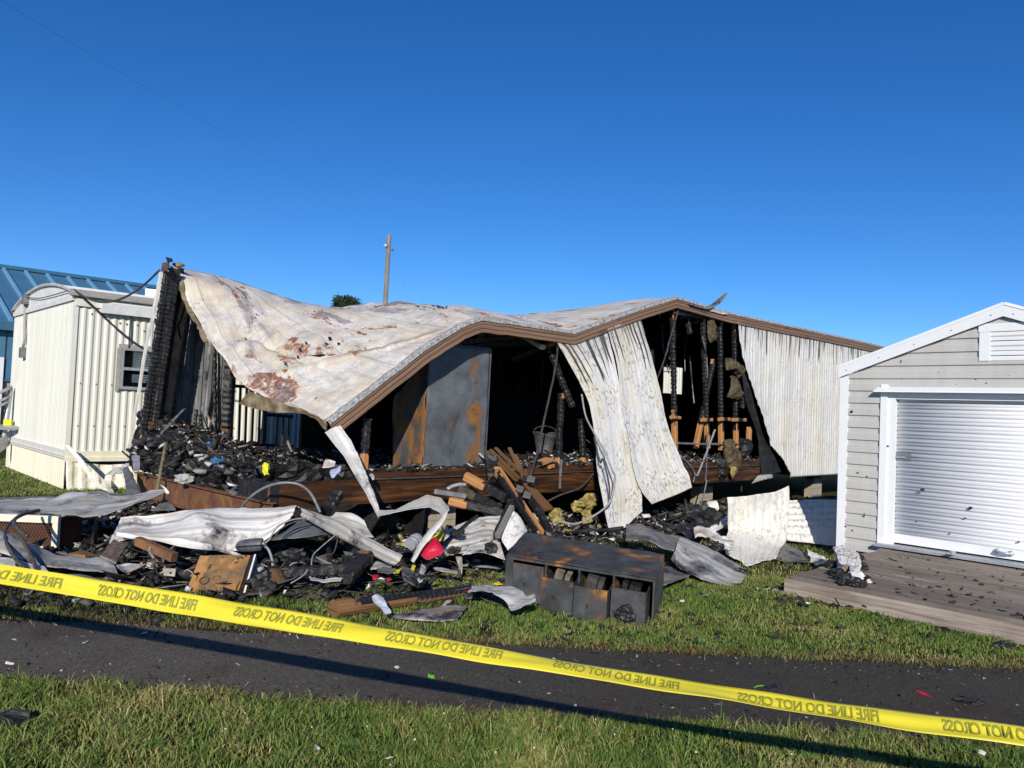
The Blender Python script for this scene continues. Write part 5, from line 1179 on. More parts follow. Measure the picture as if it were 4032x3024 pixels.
# gable vent
vl = at_a(ZH(1742, 350), aS)[:]; bv0 = ab(vl)[1]; bv1 = 2 * bP - bv0 + .0; bv1 = bv0 - .60; zv1 = at_a(ZH(1742, 352), aS)[2]; zv0 = at_a(ZH(1742, 752), aS)[2]
for (b0_, b1_, zz0, zz1) in ((bv0 - .10, bv0, zv0, zv1 - .088), (bv1, bv1 + .10, zv0, zv1 - .088), (bv1 - .01, bv0 + .01, zv1 - .086, zv1)):
    mb = MB(); mb.box(T(aS - .04, b0_, zz0), U * .03, V * (b1_ - b0_), ZZ * (zz1 - zz0)); mb.build('vent_frame', MAT['trim'], SH)
vs0 = None
for i in range(7):
    z = zv0 + .004 + i * .052
    if vs0 is None: mb = MB(); mb.hexa([T(aS - .032, bv1 + .1, z), T(aS - .032, bv0 - .1, z), T(aS - .018, bv0 - .1, z + .02), T(aS - .018, bv1 + .1, z + .02), T(aS - .032, bv1 + .1, z + .032), T(aS - .032, bv0 - .1, z + .032), T(aS - .018, bv0 - .1, z + .046), T(aS - .018, bv1 + .1, z + .046)]); vs0 = mb.build('vent_slat', MAT['trim'], SH)
    else: c = vs0.copy(); COL.objects.link(c); c.location = Vector((0, 0, .052 * i))
mb = MB(); mb.box(T(aS - .017, bv1 + .1, zv0), U * .002, V * (bv0 - bv1 - .2), ZZ * .36); mb.build('vent_mesh', MAT['soot'], SH)
# soot flakes stuck on the shed front
mb = MB()
for Z, x, y, s_ in ((ZH, 335, 1304, .02), (ZI, 1720, 358, .012), (ZI, 1800, 390, .012), (ZI, 1612, 825, .012), (ZJ, 1325, 62, .022), (ZJ, 1745, 225, .02), (ZJ, 1700, 310, .012), (ZJ, 1270, 342, .01), (ZJ, 2165, 518, .012), (ZI, 1775, 735, .01), (ZI, 1980, 125, .014), (ZJ, 1565, 445, .01), (ZJ, 720, 418, .01)):
    P = at_a(Z(x, y), aS - .03 if x < 1500 or Z is ZI else aS + .02); lump(mb, P, s_, 0, 1, .6, 2, x, (1.2, 1, .8))
o = mb.build('soot_flakes', MAT['char'], SH); o['kind'] = 'stuff'
# ================================================================== DECK
aD0, aD1, bD0, bD1 = 3.24, 5.50, -3.80, -7.2
def dz_(a): return .172 + .06 * (a - aD0) / (aD1 - aD0)
DK = thing('wooden_deck', T(aD0, bD0, 0), 'low weathered timber deck in front of the shed roller door', 'deck')
rn_ = int((aD1 - aD0) / .142)
for i in range(rn_):
    a0_ = aD0 + .012 + i * .142; a1_ = a0_ + .131; j = random.uniform(-.003, .003); e = random.uniform(-.015, .02) + .22 * (i / rn_) * 0
    bl = bD0 + e
    mb = MB(); segs = np.linspace(bl, bD1, 2)
    c = [T(a0_, bD1, dz_(a0_) - .036 + j), T(a1_, bD1, dz_(a1_) - .036 + j), T(a1_, bl, dz_(a1_) - .036 + j), T(a0_, bl, dz_(a0_) - .036 + j)]
    o_ = len(mb.v); uvs = [(bD1 + i * 3.3, 0), (bD1 + i * 3.3, .135), (bl + i * 3.3, .135), (bl + i * 3.3, 0)]
    mb.add(c + [q + ZZ * .036 for q in c], [(0, 3, 2, 1), (4, 5, 6, 7), (0, 1, 5, 4), (1, 2, 6, 5), (2, 3, 7, 6), (3, 0, 4, 7)], 0, uvs * 2); mb.build('plank', MAT['deckwood'], DK)
mb = MB(); nseg = 40; vs = []
bsr = np.linspace(bD0 + .03, bD1, nseg); Gq = np.array([[T(aD0 - .03, b, z) for b in bsr] for z in np.linspace(.150, .012, 6)]); Gq = crumple(Gq, .006, 5, 2)
uv = np.stack([np.broadcast_to(bsr[None], (6, nseg)), np.broadcast_to(np.linspace(.15, .012, 6)[:, None], (6, nseg))], 2).reshape(-1, 2)
sheet(mb, Gq, .036, 0, None, uv); rim_ = mb.build('rim_board', MAT['deckrim'], DK)
mb = MB(); mb.box(T(aD0 - .025, bD1, .0), U * .03, V * (bD0 - bD1), ZZ * .012); mb.build('sleeper', MAT['redwood'], DK)
mb = MB(); mb.box(T(aD0 + .012, bD0 - .05, .012), U * (aD1 - aD0 - .02), V * .036, ZZ * .115); mb.box(T(aD0 + .012, -5.6, .012), U * (aD1 - aD0 - .02), V * .036, ZZ * .115); mb.build('side_joist', MAT['deckrim'], DK)
for Z, x, y, r_ in ((ZJ, 1062, 1108, .022), (ZJ, 1937, 1275, .010)):
    mb = MB(); P = at_a(Z(x, y), aD0 - .036); lump(mb, P, r_, 0, 2, .1, sq=(.35, 1, .62)); mb.build('knot', MAT['redwood'], DK, True)
nF = 260; a_ = aD0 + .05 + (aD1 - aD0 - .2) * rng.random(nF) ** 1.5; b_ = rng.uniform(bD1 + .3, -4.0, nF); P = C0 + a_[:, None] * U + b_[:, None] * V; P[:, 2] = dz_(a_) + .002
o = fragments('soot_flakes', P, .03, 'black soot flakes scattered over the timber deck', MAT['char'], .2, .15)
# padlock on the sill
P = at_z(ZJ(1600, 632), .27); PL = thing('padlock', P, 'small steel padlock lying on the shed door sill', 'padlock')
mb = MB(); mb.box(P - np.array([.03, .015, 0]), np.array([.055, .02, 0]), np.array([-.012, .03, 0]), ZZ * .04); mb.build('lock_body', MAT['galv'], PL)
mb = MB(); tube(mb, [P + np.array([-.03, .0, .012]), P + np.array([-.065, -.005, .012]), P + np.array([-.07, .012, .012]), P + np.array([-.03, .02, .012])], .005, 6, step=.01); mb.build('shackle', MAT['galv'], PL, True)

# ================================================================== POLE, WIRES, TREES
pt = at_y(ZL(957, 497), 44); pb = at_y(ZL(921, 1110), 44); dd = (pb - pt) / (pb[2] - pt[2]); foot = pt + dd * (0 - pt[2])
UPL = thing('utility_pole', foot, 'bare grey wooden utility pole standing behind the wreck', 'utility pole')
mb = MB(); tube(mb, [foot, pt], .155, 14, step=.6, smooth=False, taper=.82); mb.build('shaft', MAT['pole'], UPL, True)
an = at_y(ZL(925, 590), 43.8); an2 = at_y(ZL(985, 625), 44)
mb = MB(); lump(mb, an, .13, 0, 2, .3, sq=(1, .6, 1)); mb.build('insulator', MAT['galv'], UPL, True)
mb = MB(); lump(mb, an2, .08, 0, 2, .3); mb.build('insulator', MAT['steel'], UPL, True)
for nm, pts, lab in (('overhead_wire', [an, at_y(ZL(700, 420), 40), at_y(ZL(420, 200), 35), at_y(ZL(155, -5), 31), at_y((950, 560), 26), at_y((620, 370), 20), at_y((100, 60), 13), at_y((-500, -330), 9)], 'lower overhead wire running left from the utility pole'),
                     ('overhead_wire', [at_y(ZL(930, 572), 43.8), at_y(ZL(800, 400), 40), at_y(ZL(640, 190), 36), at_y(ZL(495, 0), 33), at_y((1180, 500), 28), at_y((1020, 230), 22), at_y((860, -80), 16)], 'steeper overhead wire rising left from the utility pole'),
                     ('overhead_wire', [an2, at_y(ZL(1030, 780), 46), at_y(ZL(1085, 930), 49), at_y(ZL(1140, 1130), 54)], 'thin wire dropping right from the utility pole')):
    mb = MB(); tube(mb, pts, .0022, 4, 0, .5); o = mb.build(nm, MAT['wire'], None, True, origin=pts[0]); tag(o, lab, 'wire', 'wires on the utility pole')
def tree(c, rx, rz, n, label):
    foot = np.array([c[0], c[1], 0]); t = thing('pine_tree', foot, label, 'tree', 'trees behind the wreck')
    mb = MB(); tube(mb, [foot, foot + ZZ * c[2] * .5 + np.array([.1, 0, 0]), c + ZZ * rz * .3], .26, 10, step=.4, taper=.35)
    for k in range(9):
        an_ = k * 2.4; s_ = c + ZZ * rz * (-.7 + .14 * k); tube(mb, [s_, s_ + np.array([cos(an_) * rx * .5, sin(an_) * rx * .5, .25 * rz]), s_ + np.array([cos(an_) * rx * .85, sin(an_) * rx * .85, .35 * rz])], .07, 6, step=.3, taper=.3)
    mb.build('trunk', MAT['bark'], t, True)
    cl = rng.normal(size=(46, 3)); cl /= np.linalg.norm(cl, axis=1, keepdims=True); cl *= rng.uniform(.45, .98, (46, 1)) * np.array([rx, rx, rz])
    idx = rng.integers(0, 46, n); P = c + cl[idx] + rng.normal(size=(n, 3)) * .17 * np.array([rx, rx, rz * .8]) - np.array(t['_o'])
    d1 = rng.normal(size=(n, 3)); d1 /= np.linalg.norm(d1, axis=1, keepdims=True); d2 = rng.normal(size=(n, 3)); d2 = np.cross(d1, d2); d2 /= np.linalg.norm(d2, axis=1, keepdims=True)
    s_ = rng.uniform(.035, .08, (n, 1)); v = np.stack([P - d1 * s_ * 1.6, P + d2 * s_ * .6, P + d1 * s_ * 1.6, P - d2 * s_ * .6], 1).reshape(-1, 3)
    ob = soup('crown', v, [np.arange(n)[:, None] * 4 + np.arange(4)[None]], MAT['leaf']); link(ob, t)
tree(at_y(ZL(604, 1132), 62), 1.12, 1.0, 16000, 'round dark evergreen tree top showing above the sagging roof left of the pole')
tree(at_y(ZL(1415, 1220), 85), 1.2, .95, 6000, 'tiny dark tree top barely showing above the roof right of the pole')
# ================================================================== TALL LOCKER STANDING IN THE WRECK
lb0 = .30; pBL = at_b((1672, 1850), lb0); pBR = at_b((1913, 1840), lb0); pTR = at_b((1936, 1376), lb0); pTL = at_b(ZC(1738, 440), lb0)
LK = thing('metal_locker', [(pBL[0] + pBR[0]) / 2, (pBL[1] + pBR[1]) / 2, .8], 'tall heat stained grey metal locker standing inside the open wreck', 'locker')
zb_, zt_ = .80, pTR[2]; al, ar = ab(pBL)[0] + .01, ab(pBR)[0] + .02
def lk(a, b, z):
    t = (z - zb_) / (zt_ - zb_); return T(a + .02 * t - .045, b, z)
Gq = gridpts([[lk(a, lb0, zt_) for a in (al, (al + ar) / 2, ar)], [lk(a, lb0, zb_) for a in (al, (al + ar) / 2, ar)]], 30, 40, False)
Gq = crumple(Gq, .02, 2.2, 3.0); mb = MB(); sheet(mb, Gq, .006); mb.build('front_panel', MAT['locker'], LK, True)
sw = [[lk(al - .0, lb0, zt_ - .06), lk(al - .02, lb0 + .5, zt_ - .6)], [lk(al, lb0, 1.6), lk(al - .04, lb0 + .62, 1.6)], [lk(al, lb0, zb_), lk(al - .02, lb0 + .60, zb_)]]
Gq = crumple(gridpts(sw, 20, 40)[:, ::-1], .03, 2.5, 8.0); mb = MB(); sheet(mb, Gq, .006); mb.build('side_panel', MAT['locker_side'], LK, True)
mb = MB(); mb.hexa([lk(ar + .004, lb0, zb_), lk(ar + .02, lb0, zb_), lk(ar + .02, lb0 + .55, zb_), lk(ar + .004, lb0 + .55, zb_), lk(ar + .004, lb0, zt_), lk(ar + .02, lb0, zt_), lk(ar + .02, lb0 + .55, zt_), lk(ar + .004, lb0 + .55, zt_)]); mb.build('side_panel', MAT['locker'], LK)
mb = MB(); mb.hexa([lk(al, lb0 + .01, zt_ + .002), lk(ar, lb0 + .01, zt_ + .002), lk(ar, lb0 + .55, zt_ + .002), lk(al + .1, lb0 + .55, zt_ + .002), lk(al, lb0 + .01, zt_ + .014), lk(ar, lb0 + .01, zt_ + .014), lk(ar, lb0 + .55, zt_ + .014), lk(al + .1, lb0 + .55, zt_ + .014)]); mb.build('top_panel', MAT['locker'], LK)
mb = MB(); tube(mb, [lk(al, lb0 - .008, zt_ - .05), lk(al, lb0 - .008, zb_)], .009, 6, step=.3); mb.build('corner_seam', MAT['rust'], LK)

# ================================================================== SHEETS OF SIDING AND ROOFING ON THE GROUND
def pxsheet(name, Z, rows, nu, nv, mats, label, cat_='metal sheet', amp=.02, freq=3, seed=1.0, corr=None, thick=.004, smooth=True, group=None, fine=.006, uvs=1.0, rip=0.0, cat=None):
    R = [[(p if isinstance(p, np.ndarray) else at_y(Z(p[0], p[1]), p[2])) for p in r] for r in rows]
    R = [[np.array(p, float) for p in r] for r in R]
    Gq = gridpts(R, nu, nv, smooth)
    if amp: Gq = crumple(Gq, amp, freq, seed)
    if fine: Gq = crumple(Gq, fine, freq * 3.3, seed + 4)
    uv = uvgrid(Gq)
    if corr: Gq = corrugate(Gq, corr[0], corr[1], corr[2], uv, 1.6)
    base = Gq.reshape(-1, 3); o = np.array([base[:, 0].mean(), base[:, 1].mean(), max(0, base[:, 2].min())])
    keep = None
    if rip:
        K = np.ones((nv - 1, nu - 1), bool)
        for j in range(nu - 1):
            if mnoise.noise(Vector((j * .35, seed, 0))) > .15: K[-1, j] = False
            if mnoise.noise(Vector((j * .4, seed + 5, 0))) > .3: K[0, j] = False
        keep = K
    mb = MB(); sheet(mb, Gq, thick, 0, 1 if isinstance(mats, list) else 0, uv * uvs + seed, keep)
    ob = mb.build(name, mats, None, smooth, origin=o); return tag(ob, label, cat_, group)
SW, SG, SD, SB = MAT['sheet_white'], MAT['sheet_grey'], MAT['sheet_dark'], MAT['sheet_brown']
pxsheet('roof_sheet_scrap', ZB, [[(-420, 740, 8.9), (0, 703, 8.9), (260, 690, 8.9), (490, 690, 8.8), (680, 626, 8.8), (1000, 652, 8.65), (1250, 640, 8.5), (1475, 622, 8.3)],
        [(-420, 790, 8.3), (0, 770, 8.3), (260, 765, 8.3), (480, 770, 8.3), (700, 740, 8.25), (950, 740, 8.2), (1200, 700, 8.2), (1476, 628, 8.2)],
        [(-420, 850, 7.75), (0, 838, 7.75), (240, 828, 7.75), (440, 830, 7.75), (640, 850, 7.75), (800, 852, 7.8), (1120, 765, 7.9), (1478, 636, 8.1)]], 110, 26, [SG, MAT['soot']], 'long crumpled roofing sheet with a raised pointed corner over the mesh frame', 'metal sheet', .035, 2.0, 3.0)
pxsheet('sheet_lip', ZB, [[(1392, 572, 8.05), (1440, 595, 8.02), (1480, 640, 8.0)], [(1425, 600, 8.0), (1440, 640, 8.0), (1468, 655, 8.0)]], 12, 6, SW, 'small white bent tin scrap at the raised corner of the far left roofing sheet', 'scrap', .004)
pxsheet('siding_scrap', ZB, [[(-320, 960, 6.7), (0, 978, 6.75), (150, 1008, 6.75), (400, 1130, 6.75), (700, 1212, 6.75), (900, 1215, 6.8), (985, 1232, 6.8)],
        [(-320, 1040, 6.5), (0, 1060, 6.5), (170, 1110, 6.5), (400, 1210, 6.5), (700, 1270, 6.55), (900, 1290, 6.6), (1010, 1310, 6.65)],
        [(-320, 1140, 6.4), (0, 1178, 6.4), (180, 1225, 6.4), (400, 1285, 6.4), (700, 1335, 6.4), (900, 1345, 6.5), (1045, 1392, 6.55)]], 90, 26, [SG, SD], 'curled grey siding sheet slanting down to the right just above the tape at far left', 'metal sheet', .03, 3.0, 7.0)
pxsheet('siding_scrap', ZB, [[(1010, 1268, 6.75), (1120, 1258, 6.8), (1275, 1266, 6.85)], [(1025, 1300, 6.6), (1150, 1305, 6.7), (1262, 1272, 6.8)], [(1060, 1335, 6.5), (1110, 1345, 6.6), (1240, 1290, 6.75)]], 24, 12, [SB, SD], 'short singed white siding end poking right from the curled sheet by the tape', 'metal sheet', .012, 5, 2.0)
pxsheet('siding_scrap', ZB, [[(-200, 1185, 6.35), (30, 1195, 6.35), (200, 1238, 6.35), (380, 1290, 6.3)], [(-200, 1275, 6.2), (0, 1280, 6.2), (180, 1300, 6.2), (420, 1330, 6.2)]], 40, 10, SW, 'pale flat siding strip under the curled sheet behind the tape', 'metal sheet', .015, 4, 4.0)
pxsheet('siding_scrap', ZB, [[(380, 1335, 6.2), (600, 1350, 6.2), (860, 1385, 6.2), (1010, 1400, 6.25)], [(420, 1365, 6.0), (620, 1380, 6.0), (840, 1398, 6.05), (980, 1412, 6.1)]], 36, 8, [SD, SD], 'dark narrow siding strip lying along the top of the tape at left', 'metal sheet', .012, 5, 9.0)
# the big bent white panel and its neighbours
pxsheet('siding_sheet', ZK, [[(432, 706, 7.55), (560, 692, 7.6), (700, 690, 7.6), (1000, 642, 7.6), (1160, 630, 7.55), (1500, 624, 7.5), (1900, 614, 7.4), (2140, 602, 7.3)],
        [(400, 800, 7.45), (560, 780, 7.5), (720, 790, 7.48), (1000, 740, 7.45), (1180, 672, 7.35), (1480, 722, 7.3), (1880, 720, 7.25), (2110, 672, 7.2)],
        [(345, 905, 7.2), (500, 880, 7.2), (700, 890, 7.2), (1000, 880, 7.2), (1300, 850, 7.1), (1560, 860, 7.1), (1820, 850, 7.15), (2080, 712, 7.15)],
        [(322, 985, 7.15), (480, 930, 7.1), (700, 935, 7.1), (1000, 940, 7.1), (1250, 985, 7.05), (1480, 1030, 7.0), (1700, 1000, 7.05), (2000, 800, 7.1)]], 130, 40, [MAT['sheet_white'], SD], 'large bent white siding panel lying in front of the rusty chassis left of centre', 'metal sheet', .018, 2.6, 5.0, corr=(.11, .006, 1))
pxsheet('folded_strip', ZK, [[(390, 850, 7.02), (520, 868, 7.02), (760, 905, 7.02), (1000, 912, 7.0), (1250, 955, 6.98), (1450, 1010, 6.95), (1640, 1078, 6.92)], [(388, 885, 7.0), (520, 910, 7.0), (760, 930, 7.0), (1000, 990, 6.95), (1250, 1020, 6.92), (1450, 1050, 6.9), (1640, 1086, 6.9)]], 70, 10, SW, 'folded white lip along the lower edge of the large bent siding panel', 'metal sheet', .012, 4, 2.0)
pxsheet('gutter_channel', ZD, [[(600, 650, 7.3), (740, 698, 7.25), (930, 760, 7.1), (1100, 850, 6.98), (1300, 965, 6.85), (1515, 1085, 6.75)],
        [(640, 690, 7.2), (760, 745, 7.12), (930, 820, 7.0), (1100, 920, 6.9), (1290, 1030, 6.78), (1490, 1130, 6.7)],
        [(630, 735, 7.18), (740, 800, 7.1), (910, 895, 6.98), (1080, 985, 6.88), (1260, 1080, 6.78), (1445, 1170, 6.7)]], 80, 20, [SG, SD], 'long grey bent channel slanting down to the right from the white panel', 'metal sheet', .012, 3, 6.0, corr=(.085, .016, 1))
pxsheet('siding_scrap', ZD, [[(640, 760, 7.35), (720, 770, 7.35), (820, 800, 7.35), (900, 850, 7.35)], [(460, 880, 7.2), (600, 840, 7.2), (760, 850, 7.2), (880, 885, 7.2)], [(380, 950, 7.1), (520, 935, 7.1), (720, 905, 7.1), (860, 892, 7.1)]], 50, 20, [MAT['locker'], SD], 'bluish grey scorched sheet tucked under the white panel and channel', 'metal sheet', .015, 3, 4.0)
pxsheet('siding_scrap', ZD, [[(855, 718, 7.6), (980, 705, 7.6), (1090, 712, 7.55), (1180, 765, 7.5)], [(930, 780, 7.45), (1030, 790, 7.42), (1130, 820, 7.4), (1225, 860, 7.4)], [(1020, 850, 7.3), (1100, 880, 7.28), (1180, 915, 7.25), (1262, 930, 7.3)]], 40, 20, [SW, SD], 'rounded pale sheet corner standing up behind the grey channel', 'metal sheet', .02, 3, 8.0)
# the strip that hangs from the roof tip and loops along the ground
Lp = [(838, 5, 8.02), (930, 125, 7.9), (1005, 215, 7.8), (1100, 385, 7.6), (1200, 545, 7.4), (1300, 748, 7.15)]
Rp = [(975, -55, 8.05), (1070, 85, 7.92), (1150, 245, 7.8), (1205, 385, 7.62), (1262, 525, 7.45), (1322, 690, 7.2)]
mb = MB(); ribbon(mb, ys(ZD, Lp), ys(ZD, Rp), 60, .004, 0, 0, .012, .018, 8, seed=2, smooth=False); o = mb.build('hanging_strip', [SW], None, False, origin=ys(ZD, Lp)[-1]); tag(o, 'twisted white siding strip hanging from the lowest tip of the collapsed roof', 'metal strip')
Lp = [(1305, 688, 7.18), (1450, 682, 7.2), (1600, 612, 7.25), (1725, 550, 7.25), (1850, 578, 7.25), (1922, 658, 7.2)]
Rp = [(1308, 738, 7.1), (1480, 698, 7.12), (1620, 672, 7.12), (1755, 658, 7.1), (1830, 700, 7.1), (1885, 745, 7.05)]
mb = MB(); ribbon(mb, ys(ZD, Lp), ys(ZD, Rp), 60, .004, 0, 0, .01, .012, 8, seed=4, smooth=False); o = mb.build('bent_strip', [SG], None, False, origin=ys(ZD, Rp)[2]); tag(o, 'kinked grey siding strip arching across below the rusty rim', 'metal strip')
Lp = [(1900, 690, 7.1), (1800, 800, 7.0), (1720, 890, 6.92), (1640, 1000, 6.85), (1585, 1120, 6.8)]
Rp = [(1918, 670, 7.15), (1880, 770, 7.0), (1790, 890, 6.9), (1700, 1000, 6.8), (1610, 1140, 6.72)]
mb = MB(); ribbon(mb, ys(ZD, Lp), ys(ZD, Rp), 40, .004, 0, 0, .008, .012, 8, seed=6); o = mb.build('bent_strip', [SW], None, False, origin=ys(ZD, Rp)[-1]); tag(o, 'narrow white siding strip slanting down beside the red plastic shell', 'metal strip')
# burnt white sheet right of the red shell
pxsheet('siding_sheet', ZD, [[(1905, 848, 8.0), (2000, 800, 8.1), (2110, 765, 8.2), (2220, 735, 8.3), (2380, 735, 8.3)], [(1880, 930, 7.7), (1990, 890, 7.8), (2110, 860, 7.9), (2230, 835, 8.0), (2370, 850, 8.0)], [(1850, 1030, 7.45), (1980, 990, 7.5), (2110, 975, 7.55), (2240, 960, 7.6), (2360, 950, 7.6)], [(1812, 1105, 7.2), (1980, 1078, 7.25), (2120, 1058, 7.3), (2230, 1050, 7.3), (2380, 1090, 7.25)]], 70, 40, [SB, SD], 'white siding panel scorched brown and black lying left of the file cabinet', 'metal sheet', .02, 3, 3.0, corr=(.16, .008, 1))
pxsheet('siding_scrap', ZF, [[(100, 880, 7.25), (250, 850, 7.3), (370, 850, 7.3)], [(100, 955, 7.1), (220, 948, 7.1), (330, 985, 7.05), (425, 1012, 7.0)]][:1] + [[(40, 960, 7.1), (220, 945, 7.1), (420, 1012, 7.0)]], 40, 14, [SW, SD], 'sagging pale sheet edge resting against the left end of the file cabinet', 'metal sheet', .012, 4, 2.0)
pxsheet('white_board', ZF, [[(490, 578, 7.6), (545, 625, 7.6), (610, 745, 7.55)], [(395, 790, 7.3), (480, 800, 7.3), (590, 790, 7.3)], [(388, 850, 7.2), (420, 890, 7.2), (442, 925, 7.15)]], 24, 20, [MAT['siding_loose'], SD], 'clean white board with five corners leaning behind the file cabinet', 'board', .004, 3, 2.0, fine=.002)
mb = MB(); beam(mb, at_y(ZF(478, 545), 7.62), at_y(ZF(352, 800), 7.28), .05, .05); o = mb.build('board_edge', SD, None, origin=at_y(ZF(352, 800), 7.28)); tag(o, 'dark angle strip along the left side of the clean white board', 'metal strip')
mb = MB(); P = [at_y(ZD(*p), 7.15) for p in ((1978, 1085), (2032, 1088), (2040, 1170), (2030, 1268), (2005, 1180))]; polyplate(mb, P, .01); o = mb.build('tin_spike', SW, None, origin=P[3]); tag(o, 'white tapering tin spike pointing down under the scorched panel', 'scrap')
# sheets on the right
pxsheet('curved_sheet', ZI, [[(185, 915, 8.6), (290, 955, 8.5), (420, 1015, 8.4), (580, 1102, 8.25), (690, 1165, 8.1), (755, 1208, 8.0)], [(150, 960, 8.2), (250, 1030, 8.1), (380, 1090, 8.05), (520, 1165, 7.95), (650, 1230, 7.85), (745, 1255, 7.8)], [(132, 1025, 7.95), (200, 1100, 7.85), (320, 1170, 7.75), (440, 1230, 7.65), (560, 1290, 7.55), (690, 1325, 7.5)], [(98, 1100, 7.75), (160, 1180, 7.65), (250, 1235, 7.55), (380, 1295, 7.45), (510, 1325, 7.38), (640, 1346, 7.35)]], 80, 40, [SG, SD], 'trough shaped grey roofing sheet with blackened end on the grass right of the file cabinet', 'metal sheet', .02, 3, 11.0)
pxsheet('curved_sheet', ZI, [[(-300, 800, 8.9), (-160, 800, 9.0), (0, 880, 8.8), (180, 912, 8.6)], [(-300, 880, 8.4), (-150, 860, 8.4), (0, 950, 8.3), (130, 1010, 8.1)], [(-300, 960, 8.1), (-140, 940, 8.1), (0, 1010, 8.0), (120, 1035, 7.95)]], 40, 16, [SD, SD], 'dark bent sheet edge behind the right end of the file cabinet', 'metal sheet', .03, 3, 5.0)
pxsheet('flat_sheet', ZI, [[(-50, 1180, 7.6), (60, 1170, 7.6), (160, 1215, 7.6), (262, 1252, 7.45)], [(-50, 1360, 6.8), (0, 1355, 6.85), (60, 1330, 6.95), (240, 1262, 7.35)]], 24, 14, [SD, SD], 'dark flat sheet lying on the grass right of the cabinet under the trough sheet', 'metal sheet', .01, 4, 5.0)
pxsheet('corrugated_panel', ZI, [[(580, 570, 9.6), (700, 562, 9.75), (850, 542, 9.9), (1000, 518, 10.1), (1118, 470, 10.2)], [(584, 700, 9.62), (700, 700, 9.8), (850, 690, 9.95), (1000, 670, 10.1), (1126, 640, 10.15)], [(590, 800, 9.62), (700, 820, 9.78), (850, 830, 9.9), (1000, 850, 10.0), (1112, 820, 10.1)], [(592, 862, 9.6), (700, 890, 9.65), (820, 925, 9.7), (960, 960, 9.75), (1090, 985, 9.85)], [(560, 960, 9.2), (680, 1000, 9.2), (800, 1030, 9.2), (930, 1040, 9.25), (1050, 1060, 9.35)], [(570, 1075, 8.75), (690, 1125, 8.6), (760, 1162, 8.47), (890, 1140, 8.6), (1005, 1108, 8.85)]], 90, 60, [MAT['siding_loose'], SG], 'upright white corrugated siding panel folded at its foot left of the shed', 'metal sheet', .02, 2.5, 7.0, corr=(.105, .005, 0))
pxsheet('leaning_panel', ZI, [[(1110, 592, 10.7), (1250, 590, 10.7), (1400, 588, 10.7), (1620, 588, 10.7)], [(1110, 720, 10.4), (1250, 722, 10.4), (1400, 720, 10.4), (1620, 730, 10.4)], [(1098, 955, 10.0), (1245, 972, 10.0), (1400, 990, 9.95), (1620, 1010, 9.95)]], 50, 60, [MAT['siding_loose'], SG], 'ribbed white siding panel lying against the wreck half in the shadow of the shed', 'metal sheet', .02, 2.5, 2.0, corr=(.14, .02, 1))
pxsheet('burnt_sheet', ZI, [[(1090, 960, 9.9), (1200, 1030, 9.6), (1330, 1088, 9.3), (1400, 1100, 9.2)], [(1005, 1128, 8.75), (1110, 1140, 8.7), (1220, 1140, 8.7), (1320, 1145, 8.7)]], 40, 24, [SD, SD], 'black and grey corrugated sheet flat on the grass between the upright panel and the shed', 'metal sheet', .02, 4, 3.0, corr=(.09, .014, 1))
pxsheet('crumpled_tin', ZI, [[(1275, 1008, 9.3), (1330, 1050, 9.2), (1400, 1090, 9.05), (1472, 1108, 8.9)], [(1300, 1085, 8.95), (1340, 1110, 8.9), (1400, 1120, 8.85), (1475, 1130, 8.8)], [(1310, 1120, 8.75), (1345, 1162, 8.6), (1400, 1150, 8.65), (1440, 1140, 8.7)]], 40, 20, [SB, SD], 'crumpled scorched white tin at the left edge of the deck', 'scrap', .03, 7, 3.0)
for i, (x0, y0, x1, y1, Y0, Y1) in enumerate(((380, 832, 572, 735, 9.9, 10.5), (440, 855, 584, 778, 9.7, 10.2))):
    mb = MB(); beam(mb, at_y(ZI(x0, y0), Y0), at_y(ZI(x1, y1), Y1), .13, .03); beam(mb, at_y(ZI(x0, y0 - 9), Y0), at_y(ZI(x1, y1 - 9), Y1), .03, .05); o = mb.build('white_rail', MAT['trim'], None, origin=at_y(ZI(x0, y0), Y0)); tag(o, ('white metal rail left of the upright corrugated panel, the longer upper one', 'white metal rail tucked under the longer one by the upright corrugated panel')[i], 'rail')
pxsheet('torn_cladding', ZI, [[(375, 640, 11.2), (430, 610, 11.1), (498, 602, 11.0)], [(370, 670, 11.1), (440, 660, 11.0), (512, 660, 10.95)], [(420, 690, 11.0), (462, 722, 10.9), (512, 680, 10.9)]], 16, 14, SB, 'torn pinkish cladding scrap hanging in the dark below the right bay', 'scrap', .03, 6, 3.0)
pxsheet('charred_blanket', ZI, [[(150, 795, 9.9), (240, 800, 9.9), (330, 815, 9.8), (440, 835, 9.7)], [(80, 860, 9.5), (200, 850, 9.5), (300, 870, 9.4), (420, 880, 9.4)], [(20, 920, 9.2), (160, 905, 9.1), (280, 930, 9.0), (400, 950, 9.0)]], 40, 24, MAT['char'], 'black charred blanket heaped on the ground right of the hanging siding', 'debris', .09, 5, 3.0)
pxsheet('charred_cladding', ZI, [[(290, 840, 9.2), (370, 835, 9.2), (470, 870, 9.1), (600, 920, 9.0)], [(295, 900, 8.9), (390, 900, 8.9), (500, 930, 8.85), (630, 980, 8.75)], [(300, 950, 8.8), (420, 935, 8.8), (540, 1010, 8.6), (640, 1040, 8.5)]], 40, 20, [SB, SD], 'half burnt cladding with brown streaks between the charred blanket and the upright panel', 'scrap', .05, 6, 8.0, rip=1)
